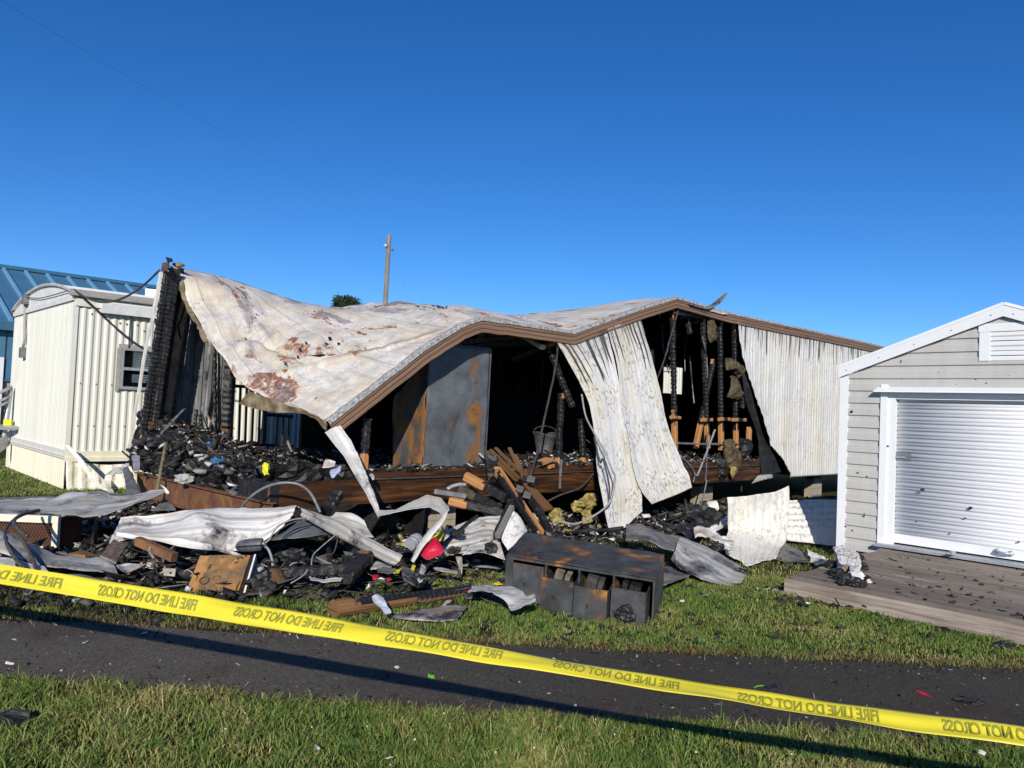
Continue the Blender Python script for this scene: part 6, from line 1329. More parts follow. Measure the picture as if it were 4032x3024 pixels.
for x, y, r_, z_ in ((370, 740, .17, 9.9), (500, 1000, .06, 8.6), (160, 880, .12, 9.3), (90, 1240, .05, 7.6), (700, 1225, .05, 7.9)):
    P = at_y(ZI(x, y), z_); mb = MB(); lump(mb, P, r_, 0, 3, .55, 2.2, x, (1.3, .8, .8)); o = mb.build('charred_lump', MAT['char'], None, origin=P)
    tag(o, {370: 'largest black charred lump in the shade under the right bay', 500: 'small charred lump on the half burnt cladding', 160: 'charred lump just right of the hanging siding tips', 90: 'charred lump on the dark flat sheet right of the cabinet', 700: 'charred lump at the blackened end of the trough sheet'}[x], 'debris')

# ================================================================== FILE CABINET ON ITS SIDE
FTL, FTR = at_y(ZF(428, 962), 6.56), at_y(ZF(1722, 1168), 6.0)
BTL, BTR = at_y(ZF(592, 771), 7.18), at_y(ZF(1806, 963), 6.62)
down = np.array([-.005, -.01, -.358])
FC = thing('file_cabinet', (FTL + FTR) / 2 * np.array([1, 1, 0]), 'scorched steel file cabinet lying on its side with four open drawers', 'file cabinet')
ux = (FTR - FTL); wx = np.linalg.norm(ux); ux = ux / wx; uy = (BTL - FTL); dy = np.linalg.norm(uy); uy = uy / dy; uz = -down / np.linalg.norm(down); hz_ = np.linalg.norm(down)
def fc(x, y, z): return FTL + ux * x + (uy + (BTR - FTR - (BTL - FTL)) / dy * (x / wx)) * y + uz * (z - hz_)
def slab(mb, x0, x1, y0, y1, z0, z1): return mb.hexa([fc(x0, y0, z0), fc(x1, y0, z0), fc(x1, y1, z0), fc(x0, y1, z0), fc(x0, y0, z1), fc(x1, y0, z1), fc(x1, y1, z1), fc(x0, y1, z1)])
Gq = gridpts([[fc(0, dy, hz_), fc(wx / 2, dy, hz_ + .0), fc(wx, dy, hz_)], [fc(0, 0, hz_), fc(wx / 2, 0, hz_ - .005), fc(wx, 0, hz_)]], 60, 30); Gq = crumple(Gq, .010, 3.5, 3.0)
mb = MB(); sheet(mb, Gq, .008); mb.build('top_side', MAT['filecab'], FC, True)
mb = MB(); slab(mb, -.001, .012, .002, dy - .002, 0, hz_ - .012); mb.build('end_panel', MAT['filecab'], FC)
mb = MB(); slab(mb, wx - .012, wx + .001, .002, dy - .002, 0, hz_ - .012); mb.build('end_panel', MAT['filecab'], FC)
mb = MB(); slab(mb, .012, wx - .012, .002, dy, .0, .012); slab(mb, .012, wx - .012, dy - .012, dy - .001, .013, hz_ - .012); mb.build('back_panel', MAT['filecab'], FC)
xs_ = [.075, .355, .650, .945, wx - .02]
xs_ = [.075] + [.075 + (wx - .11) * k / 4 for k in (1, 2, 3, 4)]
mb = MB(); slab(mb, .012, .07, -.002, .02, .0, hz_ - .008); mb.build('frame_stile', MAT['filecab'], FC)
for x in xs_[1:4]: mb = MB(); slab(mb, x - .008, x + .008, .0, dy * .9, .013, hz_ - .012); mb.build('divider', MAT['filecab'], FC)
mb = MB(); slab(mb, .07, wx - .013, -.002, .015, hz_ - .028, hz_ - .009); mb.build('frame_rail', MAT['filecab'], FC)
for k in range(4):
    x0, x1 = xs_[k] + .010, xs_[k + 1] - .010; pull = (.014, .15, .21, .13)[k]; drop = (.012, .042, .045, .040)[k]; zt2 = hz_ - .032 - drop; zb2 = (-.0, -.012, -.012, -.010)[k] + .012
    mb = MB(); Gq = gridpts([[fc(x0, -pull, zt2), fc((x0 + x1) / 2, -pull - .004, zt2), fc(x1, -pull, zt2)], [fc(x0, -pull, zb2), fc((x0 + x1) / 2, -pull - .004, zb2), fc(x1, -pull, zb2)]], 16, 16); Gq = crumple(Gq, .006, 5, k)
    sheet(mb, Gq, .018); d = mb.build('drawer', MAT['filecab'], FC)
    mb = MB(); slab(mb, x0 + .004, x0 + .010, -pull + .02, dy * .85, zb2 + .01, zt2 - .03); slab(mb, x1 - .010, x1 - .004, -pull + .02, dy * .85, zb2 + .01, zt2 - .03); slab(mb, x0 + .01, x1 - .01, -pull + .02, dy * .85, zb2 + .005, zb2 + .012); sub(mb, 'drawer_tray', MAT['filecab'], d)
    xc = x0 + (x1 - x0) * (.40, .42, .43, .44)[k]
    mb = MB(); tube(mb, [fc(xc, -pull - .006, zt2 * .66), fc(xc - .004, -pull - .014, zt2 * .5), fc(xc - .002, -pull - .006, zt2 * .30)], .010, 6, step=.01); sub(mb, 'handle_slot', MAT['soot'], d)
    mb = MB(); slab(mb, x1 - .11, x1 - .07, -pull - .009, -pull - .003, zt2 * .60, zt2 * .64); slab(mb, x1 - .11, x1 - .075, -pull - .009, -pull - .003, zt2 * .36, zt2 * .385); sub(mb, 'label_clip', MAT['char'], d)
    if k:
        mb = MB()
        for j in range(3):
            xf = x0 + .02 + (x1 - x0 - .09) * j / 4.2; t_ = random.uniform(-.015, .03)
            mb.hexa([fc(xf, .02, .03), fc(xf + .03, .02, .03), fc(xf + .03, .40, .03), fc(xf, .40, .03), fc(xf + .04 + t_, -.01, hz_ - .06 - .012 * j), fc(xf + .085 + t_, -.01, hz_ - .07 - .01 * j), fc(xf + .085 + t_, .40, hz_ - .05), fc(xf + .04 + t_, .40, hz_ - .05)])
        sub(mb, 'folders', MAT['filecab_in'] if k == 1 else MAT['plate'] if k == 2 else MAT['char'], d)
P = at_z(ZF(1490, 1560), .0); mb = MB(); lump(mb, P + ZZ * .075 + np.array([.0, -.02, 0]), .125, 0, 4, .30, 2.6, 4.0, (.85, .62, .70)); o = mb.build('charred_book', MAT['char'], None, origin=P); tag(o, 'black charred book block leaning on the fourth drawer of the file cabinet', 'charred book')

# ================================================================== TIMBER, LATHS, BEAMS OF THE PILE
def loose(name, pieces, mats, label, cat_='timber', group=None, origin=None):
    mb = MB(); 
    for p0, p1, w_, h_, bt, rg in pieces: char_beam(mb, p0, p1, w_, h_, bt, rough=rg, seg=.04)
    ob = mb.build(name, mats, None, origin=origin if origin is not None else pieces[0][1]); return tag(ob, label, cat_, group)
CW = [MAT['char'], MAT['wood']]; CD = [MAT['char'], MAT['wood_dark']]
loose('pine_stud', [(at_y(ZF(75, 280), 9.0), at_y(ZF(425, 470), 8.7), .085, .11, ((.42, 1),), .14)], CW, 'raw orange pine stud end jutting left out of the lumber pile')
loose('pine_stud', [(at_y(ZD(1925, 600), 8.5), at_y(ZF(400, 600), 8.4), .09, .10, ((.30, 1),), .16)], CW, 'lower pine stud with black top and orange underside left in the lumber pile')
loose('charred_stud', [(at_y(ZF(345, 225), 9.2), at_y(ZF(735, 800), 8.0), .10, .10, ((.0, .04), (.12, 1)), .16)], CW, 'long half charred stud leaning down to the file cabinet from the trailer floor')
mb = MB(); char_beam(mb, at_y(ZF(368, 225), 9.14), at_y(ZF(742, 780), 7.96), .03, .085, ((.45, .62),), rough=.1); o = mb.build('pine_splinter', CW, None, origin=at_y(ZF(742, 780), 7.96)); tag(o, 'orange unburnt splinter along the edge of the long leaning stud', 'timber')
loose('charred_stud', [(at_y(ZF(468, 500), 8.3), at_y(ZF(335, 810), 7.6), .07, .08, ((0, 1),), .3)], CD, 'black charred stud standing left of the clean white board')
loose('charred_stud', [(at_y(ZF(640, 470), 9.0), at_y(ZF(795, 740), 8.3), .09, .09, ((0, 1),), .3)], CD, 'black charred stud under the laths right of the long leaning stud')
loose('charred_stud', [(at_y(ZF(285, 120), 9.6), at_y(ZF(330, 300), 9.2), .17, .15, ((0, 1),), .45)], CD, 'thick black char stump at the top left of the lath bundle')
for i, (x0, y0, x1, y1) in enumerate(((262, 60, 520, 320), (290, 45, 545, 300), (335, 30, 570, 260), (320, 90, 500, 290), (380, 150, 530, 270), (455, 30, 545, 235), (470, 110, 525, 370), (505, 90, 600, 330))):
    o = loose('lath', [(at_y(ZF(x0, y0), 9.7 + .06 * i), at_y(ZF(x1, y1), 9.3 + .05 * i), .05, .02, ((.0, .03),), .1)], CD, ('leftmost','second from left','third from left','fourth from left','fifth from left','sixth from left','seventh from left','rightmost')[i] + ' scorched brown lath in the upper fanned bundle of the lumber pile', 'lath', 'fanned laths in the lumber pile')
for i, (x0, y0, x1, y1) in enumerate(((590, 345, 770, 575), (620, 350, 790, 572), (650, 370, 810, 565), (680, 400, 822, 555))):
    o = loose('lath', [(at_y(ZF(x0, y0), 9.1 + .05 * i), at_y(ZF(x1, y1), 8.7 + .05 * i), .04, .025, ((.0, .06),), .1)], CD, ('leftmost','second from left','third from left','rightmost')[i] + ' thin lath in the lower bundle pointing at the yellow insulation', 'lath', 'lower laths beside the insulation')
loose('charred_post', [(at_y(ZF(575, 235), 9.4), at_y(ZF(610, 470), 9.0), .08, .07, ((.3, .8),), .25)], CD, 'short upright scorched block between the two lath bundles')
for (x, y) in ((540, 385), (605, 440), (640, 300)):
    P = at_y(ZF(x, y), 8.9); mb = MB(); polyplate(mb, [P + np.array(q) for q in ((-.05, .02, -.03), (.04, 0, -.045), (.055, .01, .02), (-.02, .03, .045))], .004); o = mb.build('connector_plate', MAT['plate'], None, origin=P); tag(o, {540: 'steel connector plate at the crossing of the laths', 605: 'steel connector plate above the lower lath bundle', 640: 'steel connector plate on the rim right of the upper laths'}[x], 'metal plate')
loose('pine_offcut', [(at_b(ZF(700, 170), -.05), at_b(ZF(800, 130), -.02), .16, .05, ((0, .1),), .1)], CW, 'orange pine offcut lying on the floor edge right of the laths')
loose('pine_offcut', [(at_b(ZF(790, 195), -.05), at_b(ZF(855, 175), -.02), .10, .05, ((.5, 1),), .1)], CW, 'scorched pine offcut at the foot of the bent strap')
loose('insulation_roll', [(at_y(ZF(20, 395), 8.7), at_y(ZF(380, 560), 8.55), .10, .10, ((.35, 1),), .2)], [MAT['ash'], MAT['insul_dirty']], 'dirty yellow insulation strip between the two pine studs', 'insulation')
loose('steel_angle', [(at_y(ZD(1790, 520), 8.4), at_y(ZD(2065, 560), 8.5), .04, .055, (), .0)], [MAT['steel'], MAT['steel']], 'grey steel angle pointing left above the lower pine stud', 'steel angle')
mb = MB(); tube(mb, ys(ZD, [(1905, 500, 8.6), (1950, 475, 8.65), (2010, 460, 8.7), (2065, 462, 8.75)]), .022, 8, 0, .02); o = mb.build('flex_conduit', MAT['galv'], None, True, origin=at_y(ZD(2010, 460), 8.7)); tag(o, 'pale flexible conduit curl above the grey steel angle', 'conduit')
# bucket standing on the floor
P = at_b(ZE(770, 1400), .5); BK_ = thing('bucket', P, 'bent grey metal bucket standing on the rubble behind the hanging strap', 'bucket')
mb = MB(); n = 22
tp = at_b(ZE(765, 1240), .5); bt = at_b(ZE(760, 1420), .5); vs = []
for c_, r_ in ((bt, .10), (tp, .17), (tp + ZZ * .012, .185), (tp - ZZ * .012, .165)):
    for q in range(n): an = 2 * pi * q / n; vs.append(c_ + np.array([r_ * cos(an), r_ * sin(an), .03 * sin(an * 2) * (r_ > .12)]))
mb.add(vs, [(k * n + q, k * n + (q + 1) % n, (k + 1) * n + (q + 1) % n, (k + 1) * n + q) for k in range(3) for q in range(n)] + [tuple(range(n))]); mb.build('pail', MAT['plate'], BK_, True)
mb = MB(); tube(mb, [tp + np.array([.17 * cos(t), .05, .02 + .10 * sin(t)]) for t in np.linspace(0, pi, 9)], .005, 5, step=.03); mb.build('bail_handle', MAT['wire'], BK_, True)

# timber in the grass
def logbeam(name, p0, p1, r0_, r1_, mats, label, burnt, sq=1.0):
    mb = MB(); P0, P1 = np.array(p0), np.array(p1); d, s, t = frame_of(P1 - P0); L = np.linalg.norm(P1 - P0); n = int(L / .025); m = 14; vs = []; F = []; M = []; uv = []
    for i in range(n + 1):
        f = i / n; r = r0_ * (1 - f) + r1_ * f
        for q in range(m):
            an = 2 * pi * q / m; rr = r * (1 + .10 * cos(4 * an)) * (1 + .07 * mnoise.noise(Vector((q * .9, f * 2, 3))))
            if burnt(f, q / m): rr *= 1 - .13 * (i % 2) * random.uniform(.3, 1) - .05
            if q in (9, 12) : rr *= .93
            vs.append(P0 + d * (f * L) + s * (rr * cos(an)) + t * (rr * sin(an) * sq)); uv.append((f * L, q / m * 2 * pi * r0_))
    for i in range(n):
        for q in range(m): F.append((i * m + q, i * m + (q + 1) % m, (i + 1) * m + (q + 1) % m, (i + 1) * m + q)); M.append(0 if burnt(i / n + random.uniform(-.02, .02), (q + .5) / m) else 1)
    F += [tuple(range(m - 1, -1, -1)), tuple(range(n * m, n * m + m))]; M += [1, 0]
    mb.add(vs, F, M, uv); return tag(mb.build(name, mats, None, origin=P0), label, 'timber')
tw = _wood('cracked_brown_timber', (.075, .035, .014), (.20, .105, .045), (.33, .19, .09), 22)
e0 = at_z((1312, 2440), 0); e1 = at_z((1850, 2348), 0)
logbeam('timber_beam', e0 + ZZ * .068, e1 + ZZ * .05, .075, .05, [MAT['char'], tw], 'squared timber with brown sawn end and charred top lying in the grass above the tape', lambda f, q: (.08 < q < .45 and f > .13) or f > .55 and q < .62, .95)
# foil strap round the timber, flat ash sheet, red scraps
pxsheet('foil_strap', ZD, [[(1250, 1432, 5.78), (1290, 1415, 5.82), (1345, 1445, 5.85)], [(1262, 1480, 5.72), (1310, 1490, 5.74), (1368, 1485, 5.76)], [(1320, 1540, 5.68), (1350, 1540, 5.70), (1390, 1530, 5.72)], [(1370, 1600, 5.62), (1395, 1592, 5.63), (1420, 1575, 5.66)]], 16, 26, [MAT['foil'], SD], 'shiny folded foil strap bent over the timber in the grass', 'foil', .01, 8, 2.0)
pxsheet('ash_sheet', ZD, [[at_z(ZD(1480, 1580), 0.037), at_z(ZD(1700, 1545), 0.039), at_z(ZD(1900, 1525), 0.037), at_z(ZD(2085, 1518), 0.040)], [at_z(ZD(1380, 1612), 0.037), at_z(ZD(1650, 1600), 0.055), at_z(ZD(1850, 1590), 0.045), at_z(ZD(2040, 1580), 0.045)], [at_z(ZD(1600, 1640), 0.035), at_z(ZD(1750, 1652), 0.037), at_z(ZD(1880, 1655), 0.037), at_z(ZD(1990, 1645), 0.037)]], 40, 20, [_sheetmetal('ashy_sheet', (.34, .33, .33), (.08, .05, .05), .52, .35), SD], 'flat grey ash covered sheet with red smears in front of the timber', 'metal sheet', .012, 8, 2.0, rip=1)
pxsheet('plastic_scrap', ZD, [[at_z(ZD(1540, 1428), .06), at_z(ZD(1620, 1408), .08), at_z(ZD(1692, 1385), .1)], [at_z(ZD(1545, 1436), .05), at_z(ZD(1640, 1436), .06), at_z(ZD(1725, 1432), .07)]], 14, 8, MAT['red'], 'flat red plastic scrap behind the timber in the grass', 'plastic scrap', .01, 8, 2.0)
pxsheet('plastic_scrap', ZD, [[at_z(ZD(2060, 1385), .10), at_z(ZD(2120, 1368), .11)], [at_z(ZD(2065, 1398), .08), at_z(ZD(2112, 1390), .09)]], 8, 5, MAT['red'], 'tiny red plastic scrap at the burnt end of the timber', 'plastic scrap', .008, 8, 2.0)
pxsheet('plastic_scrap', ZF, [[at_z(ZF(318, 1212), .05), at_z(ZF(360, 1190), .06)], [at_z(ZF(345, 1228), .04), at_z(ZF(398, 1215), .05)]], 8, 5, MAT['yellow'], 'small yellow plastic scrap at the left foot of the file cabinet', 'plastic scrap', .008, 8, 2.0)
pxsheet('curled_tin', ZF, [[(130, 1235, 6.35), (220, 1222, 6.3), (330, 1232, 6.25), (480, 1242, 6.2), (560, 1290, 6.1), (605, 1325, 6.0), (680, 1308, 5.98)], [(110, 1270, 6.15), (220, 1275, 6.12), (340, 1300, 6.08), (440, 1330, 6.0), (520, 1370, 5.92), (600, 1370, 5.9), (684, 1340, 5.9)], [(90, 1298, 6.05), (190, 1290, 6.05), (300, 1310, 6.0), (410, 1350, 5.95), (445, 1395, 5.88), (485, 1452, 5.74), (684, 1372, 5.86)]], 50, 22, [SW, SD], 'curled white tin sheet with black edge in the grass left of the file cabinet', 'metal sheet', .02, 5, 6.0, rip=1)
P = at_z(ZF(190, 1370), 0); mb = MB(); lump(mb, P + ZZ * .05, .10, 0, 3, .7, 2.6, 9.0, (1.2, .6, .5)); o = mb.build('charred_lump', MAT['char'], None, origin=P); tag(o, 'black charred lump under the curled white tin', 'debris')

# ================================================================== LEFT FOREGROUND JUNK
# mesh frame
MF = thing('mesh_frame', at_z(ZB(490, 1160), 0), 'cream framed metal mesh grille standing under the crumpled roofing sheet at far left', 'grille')
fY = lambda x: 7.75
def mfq(x, y): return at_y(ZB(x, y), 7.75)
zt2 = mfq(520, 845)[2]; xr = mfq(520, 900)[0]; xl = xr - 1.25
for (x0_, x1_, z0_, z1_, nm) in ((xl, xr + .0, zt2 - .07, zt2, 'frame_rail'), (xr - .055, xr, .0, zt2 - .072, 'frame_stile'), (xl, xl + .05, 0, zt2 - .072, 'frame_stile'), (xl + .052, xr - .057, .0, .05, 'frame_rail')):
    mb = MB(); mb.box([x0_, 7.72, z0_], [x1_ - x0_, 0, 0], [0, .05, 0], [0, 0, z1_ - z0_]); mb.build(nm, MAT['cream_skirt'], MF)
mb = MB()
for k in range(-20, 60):
    for sg in (1, -1):
        x0_ = xl + .05 + k * .032; 
        a_, b_ = (x0_, x0_ + sg * (zt2 - .12) * .6)
        t0, t1 = 0., 1.; lo_, hi_ = xl + .05, xr - .055
        if b_ != a_:
            for lim in (lo_, hi_): pass
        q0 = min(max(a_, lo_), hi_); q1 = min(max(b_, lo_), hi_)
        if abs(q1 - q0) < .01: continue
        f0, f1 = (q0 - a_) / (b_ - a_), (q1 - a_) / (b_ - a_); za, zb2 = .05 + (zt2 - .12) * f0, .05 + (zt2 - .12) * f1
        beam(mb, [q0, 7.745, za], [q1, 7.745, zb2], .004, .004)
o = mb.build('wire_mesh', MAT['rust'], MF); o['kind'] = 'stuff'
mb = MB(); mb.box([xl, 7.79, .0], [xr - xl, 0, 0], [0, .02, 0], [0, 0, zt2 - .02]); mb.box([xr - .02, 7.812, .0], [.02, 0, 0], [0, .35, 0], [0, 0, zt2 - .04]); mb.build('back_plate', simple('dark_rust_plate', (.05, .018, .014), (.11, .04, .028), 6, .8), MF)
# rusty breaker box
BX = thing('breaker_panel', at_y(ZB(1870, 1520), 6.4) * np.array([1, 1, 0]), 'rusty orange breaker box leaning on the ground under the white panel', 'breaker box')
Q = lambda x, y, Y: at_y(ZB(x, y), Y)
f = [Q(1722, 1492, 6.36), Q(2080, 1500, 6.30), Q(2182, 1188, 6.62), Q(1828, 1192, 6.68)]; nb_ = np.cross(f[1] - f[0], f[3] - f[0]); nb_ /= np.linalg.norm(nb_)
if nb_[1] < 0: nb_ = -nb_
Gq = gridpts([[f[3], (f[3] + f[2]) / 2, f[2]], [f[0], (f[0] + f[1]) / 2, f[1]]], 30, 30); Gq = crumple(Gq, .008, 6, 3); mb = MB(); sheet(mb, Gq, .006); mb.build('cover', MAT['rustbox'], BX)
mb = MB(); polyplate(mb, [Q(1620, 1508, 6.34), Q(1738, 1508, 6.345), Q(1722, 1490, 6.36), Q(1780, 1340, 6.5), Q(1840, 1320, 6.54), Q(1828, 1190, 6.69), Q(1742, 1192, 6.66)], .008); mb.build('side_flange', simple('orange_rust', (.30, .13, .035), (.48, .27, .10), 8, .8), BX)
s1 = [f[1], f[2], Q(2218, 1180, 6.75), Q(2122, 1512, 6.42)]; mb = MB(); mb.hexa([s1[0], s1[3], s1[3] + nb_ * .1, s1[0] + nb_ * .1, s1[1], s1[2], s1[2] + nb_ * .1, s1[1] + nb_ * .1]); mb.build('box_side', MAT['rustbox'], BX)
mb = MB(); beam(mb, Q(2130, 1530, 6.40), Q(2225, 1195, 6.73), .014, .05); mb.build('white_edge', MAT['trim'], BX)
for (x, y, r_) in ((1780, 1410, .04), (2045, 1425, .03), (1890, 1395, .03)):
    P = Q(x, y, np.interp(y, [1190, 1500], [6.65, 6.33])); mb = MB(); c_ = P - nb_ * .008; d_, s_, t_ = nb_, (f[1] - f[0]) / np.linalg.norm(f[1] - f[0]), (f[3] - f[0]) / np.linalg.norm(f[3] - f[0]); tube(mb, [c_ + s_ * r_ * cos(t) + t_ * r_ * sin(t) for t in np.linspace(0, 2 * pi, 13)], .004, 5, step=.01); mb.build('knockout_ring', MAT['rust'], BX, True)
for k in range(4):
    f_ = .12 + .22 * k; c_ = s1[0] * (1 - f_) + s1[1] * f_ + (s1[3] - s1[0]) * .5 - nb_ * .004; w_ = s1[3] - s1[0]; w_ /= np.linalg.norm(w_); l_ = (s1[1] - s1[0]) / np.linalg.norm(s1[1] - s1[0]); mb = MB(); tube(mb, [c_ + w_ * .016 * cos(t) + l_ * .022 * sin(t) for t in np.linspace(0, 2 * pi, 11)], .003, 5, step=.01); mb.build('knockout_ring', MAT['rust'], BX, True)
mb = MB(); polyplate(mb, [Q(1690, 1350, 6.47), Q(1735, 1330, 6.49), Q(1730, 1348, 6.475), Q(1700, 1362, 6.46)], .004); mb.build('punched_hole', MAT['soot'], BX)
# rusty small box, textured board, rusty beams, outlet box
P = Q(740, 1210, 6.9); mb = MB(); mb.hexa([Q(600, 1215, 6.85), Q(740, 1222, 6.8), Q(885, 1215, 7.0), Q(700, 1190, 7.15), Q(600, 1168, 6.85), Q(742, 1185, 6.8), Q(885, 1205, 7.0), Q(735, 1140, 7.2)]); o = mb.build('rusty_tray', MAT['rustbox'], None, origin=P); tag(o, 'small rusty metal tray between the curled sheet and the textured board', 'metal tray')
pxsheet('burnt_board', ZB, [[(1000, 1052, 7.2), (1060, 1060, 7.2), (1130, 1078, 7.2)], [(870, 1205, 6.8), (940, 1235, 6.75), (1008, 1268, 6.7)]], 16, 16, [simple('speckled_board', (.045, .03, .025), (.18, .14, .11), 22, .9, bump=.4), SD], 'brown speckled burnt board leaning under the left end of the white panel', 'board', .01, 5, 3.0, thick=.02)
for i, (x0, y0, x1, y1) in enumerate(((1200, 1062, 1520, 1205), (1520, 1120, 1420, 1225))):
    mb = MB(); beam(mb, Q(x0, y0, 7.0), Q(x1, y1, 6.8), .07 if i == 0 else .015, .08 if i == 0 else .05); o = mb.build('rusty_bar', MAT['rust'] if i == 0 else MAT['steel'], None, origin=Q(x1, y1, 6.8)); tag(o, ('orange rusted bar lying under the middle of the white panel', 'thin grey bar crossing the orange rusted bar')[i], 'metal bar')
mb = MB(); tube(mb, ys(ZB, [(1320, 1080, 6.9), (1300, 1150, 6.88), (1345, 1215, 6.85)]), .016, 6, 0, .03); o = mb.build('bent_strap', MAT['steel'], None, True, origin=Q(1345, 1215, 6.85)); tag(o, 'curved grey strap hanging in front of the orange rusted bar', 'strap')
P = Q(1475, 1370, 6.45); OB = thing('outlet_box', P, 'small pale outlet box with one round hole lying left of the rusty breaker box', 'outlet box')
mb = MB(); mb.hexa([Q(1425, 1362, 6.42), Q(1522, 1372, 6.40), Q(1526, 1370, 6.47), Q(1430, 1360, 6.5), Q(1416, 1300, 6.45), Q(1530, 1304, 6.43), Q(1532, 1302, 6.52), Q(1420, 1296, 6.52)]); mb.build('box_body', simple('scorched_pale_box', (.20, .17, .14), (.42, .38, .32), 16, .8), OB)
mb = MB(); lump(mb, Q(1488, 1345, 6.42), .014, 0, 2, 0, sq=(1, .3, 1)); mb.build('round_hole', MAT['soot'], OB, True)
# street light style fixture on the white panel
LF = thing('light_fixture', at_y(ZD(180, 1050), 6.85), 'dark grey rounded exterior light fixture with burnt wires on the white panel', 'light fixture')
rows = []
for f_, w_, h_ in ((0, .01, .015), (.08, .035, .035), (.25, .055, .05), (.6, .062, .056), (.92, .06, .054), (.97, .045, .04), (1.0, .02, .02)):
    c_ = at_y(ZD(62 + 240 * f_, 998 - 18 * f_), 6.84); rows.append([c_ + np.array([0, -w_ * cos(t) * .8, h_ * 1.05 * sin(t)]) for t in np.linspace(0, 2 * pi, 20)])
Gq = np.array(rows); Gq = np.stack([cat1(Gq[:, j], 24) for j in range(20)], 1); mb = MB(); mb.add(Gq.reshape(-1, 3), [(i * 20 + j, i * 20 + j + 1, (i + 1) * 20 + j + 1, (i + 1) * 20 + j) for i in range(23) for j in range(19)]); mb.build('housing', simple('scorched_grey_housing', (.035, .037, .04), (.13, .14, .15), 14, .45), LF, True)
mb = MB(); c0_, c1_ = at_y(ZD(62, 1002), 6.78), at_y(ZD(300, 985), 6.78); mb.box(c0_ - ZZ * .004, c1_ - c0_, np.array([0, .01, 0]), ZZ * .006); mb.build('seam', MAT['soot'], LF)
mb = MB(); tube(mb, [at_y(ZD(285, 985), 6.84), at_y(ZD(325, 970), 6.84)], .028, 10, step=.02); mb.build('collar', MAT['steel'], LF, True)
def wire(Z, pts, r, mat, label, group=None):
    P = ys(Z, pts); mb = MB(); tube(mb, P, r, 6, 0, .03); o = mb.build('burnt_wire', mat, None, True, origin=min(P, key=lambda q: q[2])); return tag(o, label, 'wire', group)
wire(ZD, [(325, 965, 6.84), (360, 930, 6.84), (400, 860, 6.86), (450, 810, 6.9), (560, 765, 6.98), (680, 752, 7.05)], .008, MAT['wirepale'], 'twisted pale wire rising from the light fixture to the channel', 'wires tangled at the light fixture')
wire(ZD, [(330, 960, 6.84), (400, 920, 6.85), (450, 850, 6.9), (560, 790, 6.95), (640, 770, 7.0)], .007, MAT['wire'], 'dark wire beside the twisted pale wire above the light fixture')
wire(ZD, [(320, 1000, 6.8), (350, 1030, 6.75), (375, 1100, 6.7), (385, 1180, 6.65), (375, 1260, 6.6), (360, 1320, 6.5)], .012, MAT['wirepale'], 'thick pale cable drooping from the light fixture to the ground')
wire(ZB, [(240, 800, 7.5), (130, 870, 7.2), (50, 960, 6.8), (50, 1060, 6.5), (110, 1180, 6.3), (210, 1300, 6.15)], .016, MAT['wire'], 'thick burnt cable looping over the mesh frame down to the tape, left strand')
wire(ZB, [(340, 795, 7.55), (200, 830, 7.3), (120, 890, 7.0), (170, 970, 6.7), (240, 1020, 6.6)], .018, MAT['wire'], 'burnt cable loop across the front of the mesh frame')
wire(ZB, [(180, 1030, 6.55), (240, 1130, 6.45), (290, 1230, 6.3), (310, 1310, 6.15)], .014, MAT['wire'], 'burnt cable hanging over the curled sheet towards the tape')
WL = ['wavy pale wire running right from the drooping cable, longest of the wire tangle', 'short dark wire bent down and up beside the drooping pale cable', 'dark wire ending at the white strip in the wire tangle', 'pale forked wire hanging straight down from the grey channel', 'dark hooked wire hanging from the grey channel right of the pale forked one', 'long dark wire lying along the charred beam', 'pale short wire rising from the ground left of the charred beam', 'dark wire lying on the grass edge left of the clump', 'dark wire resting on top of the charred beam', 'pale straight wire slanting behind the charred log']
for i, pts in enumerate(([(280, 1150, 6.6), (340, 1175, 6.55), (400, 1190, 6.5), (470, 1200, 6.5), (520, 1180, 6.5), (560, 1145, 6.5), (610, 1140, 6.55)], [(320, 1120, 6.6), (380, 1130, 6.6), (440, 1190, 6.5), (500, 1120, 6.6)], [(440, 1190, 6.5), (520, 1210, 6.45), (600, 1185, 6.5), (680, 1195, 6.5)], [(720, 1180, 6.6), (735, 1080, 6.75), (800, 1010, 6.85), (930, 900, 7.0)], [(840, 1070, 6.7), (910, 1060, 6.75), (945, 960, 6.85), (950, 900, 6.95)], [(400, 1330, 6.3), (560, 1280, 6.3), (700, 1190, 6.45), (1000, 1170, 6.6)], [(540, 1320, 6.3), (640, 1260, 6.35), (690, 1200, 6.4)], [(150, 1420, 6.1), (300, 1400, 6.1), (420, 1350, 6.2)], [(1020, 1180, 6.6), (900, 1185, 6.55), (760, 1200, 6.5)], [(760, 1090, 6.8), (860, 1140, 6.7), (960, 1165, 6.65)])):
    wire(ZD, pts, .006, MAT['wirepale'] if i % 3 == 0 else MAT['wire'], WL[i], 'thin wires tangled below the channel')
wire(ZD, [(110, 660, 7.6), (200, 560, 7.5), (330, 480, 7.45), (470, 445, 7.4), (600, 455, 7.4), (680, 500, 7.35), (730, 560, 7.3), (770, 640, 7.25), (798, 700, 7.2)], .014, MAT['steel'], 'long grey cable arching over the rusty beams to the white panel')
wire(ZB, [(1600, 1350, 6.4), (1620, 1310, 6.4), (1680, 1340, 6.4), (1660, 1370, 6.35)], .005, MAT['wirepale'], 'thin pale wire loop at the left flange of the rusty breaker box')
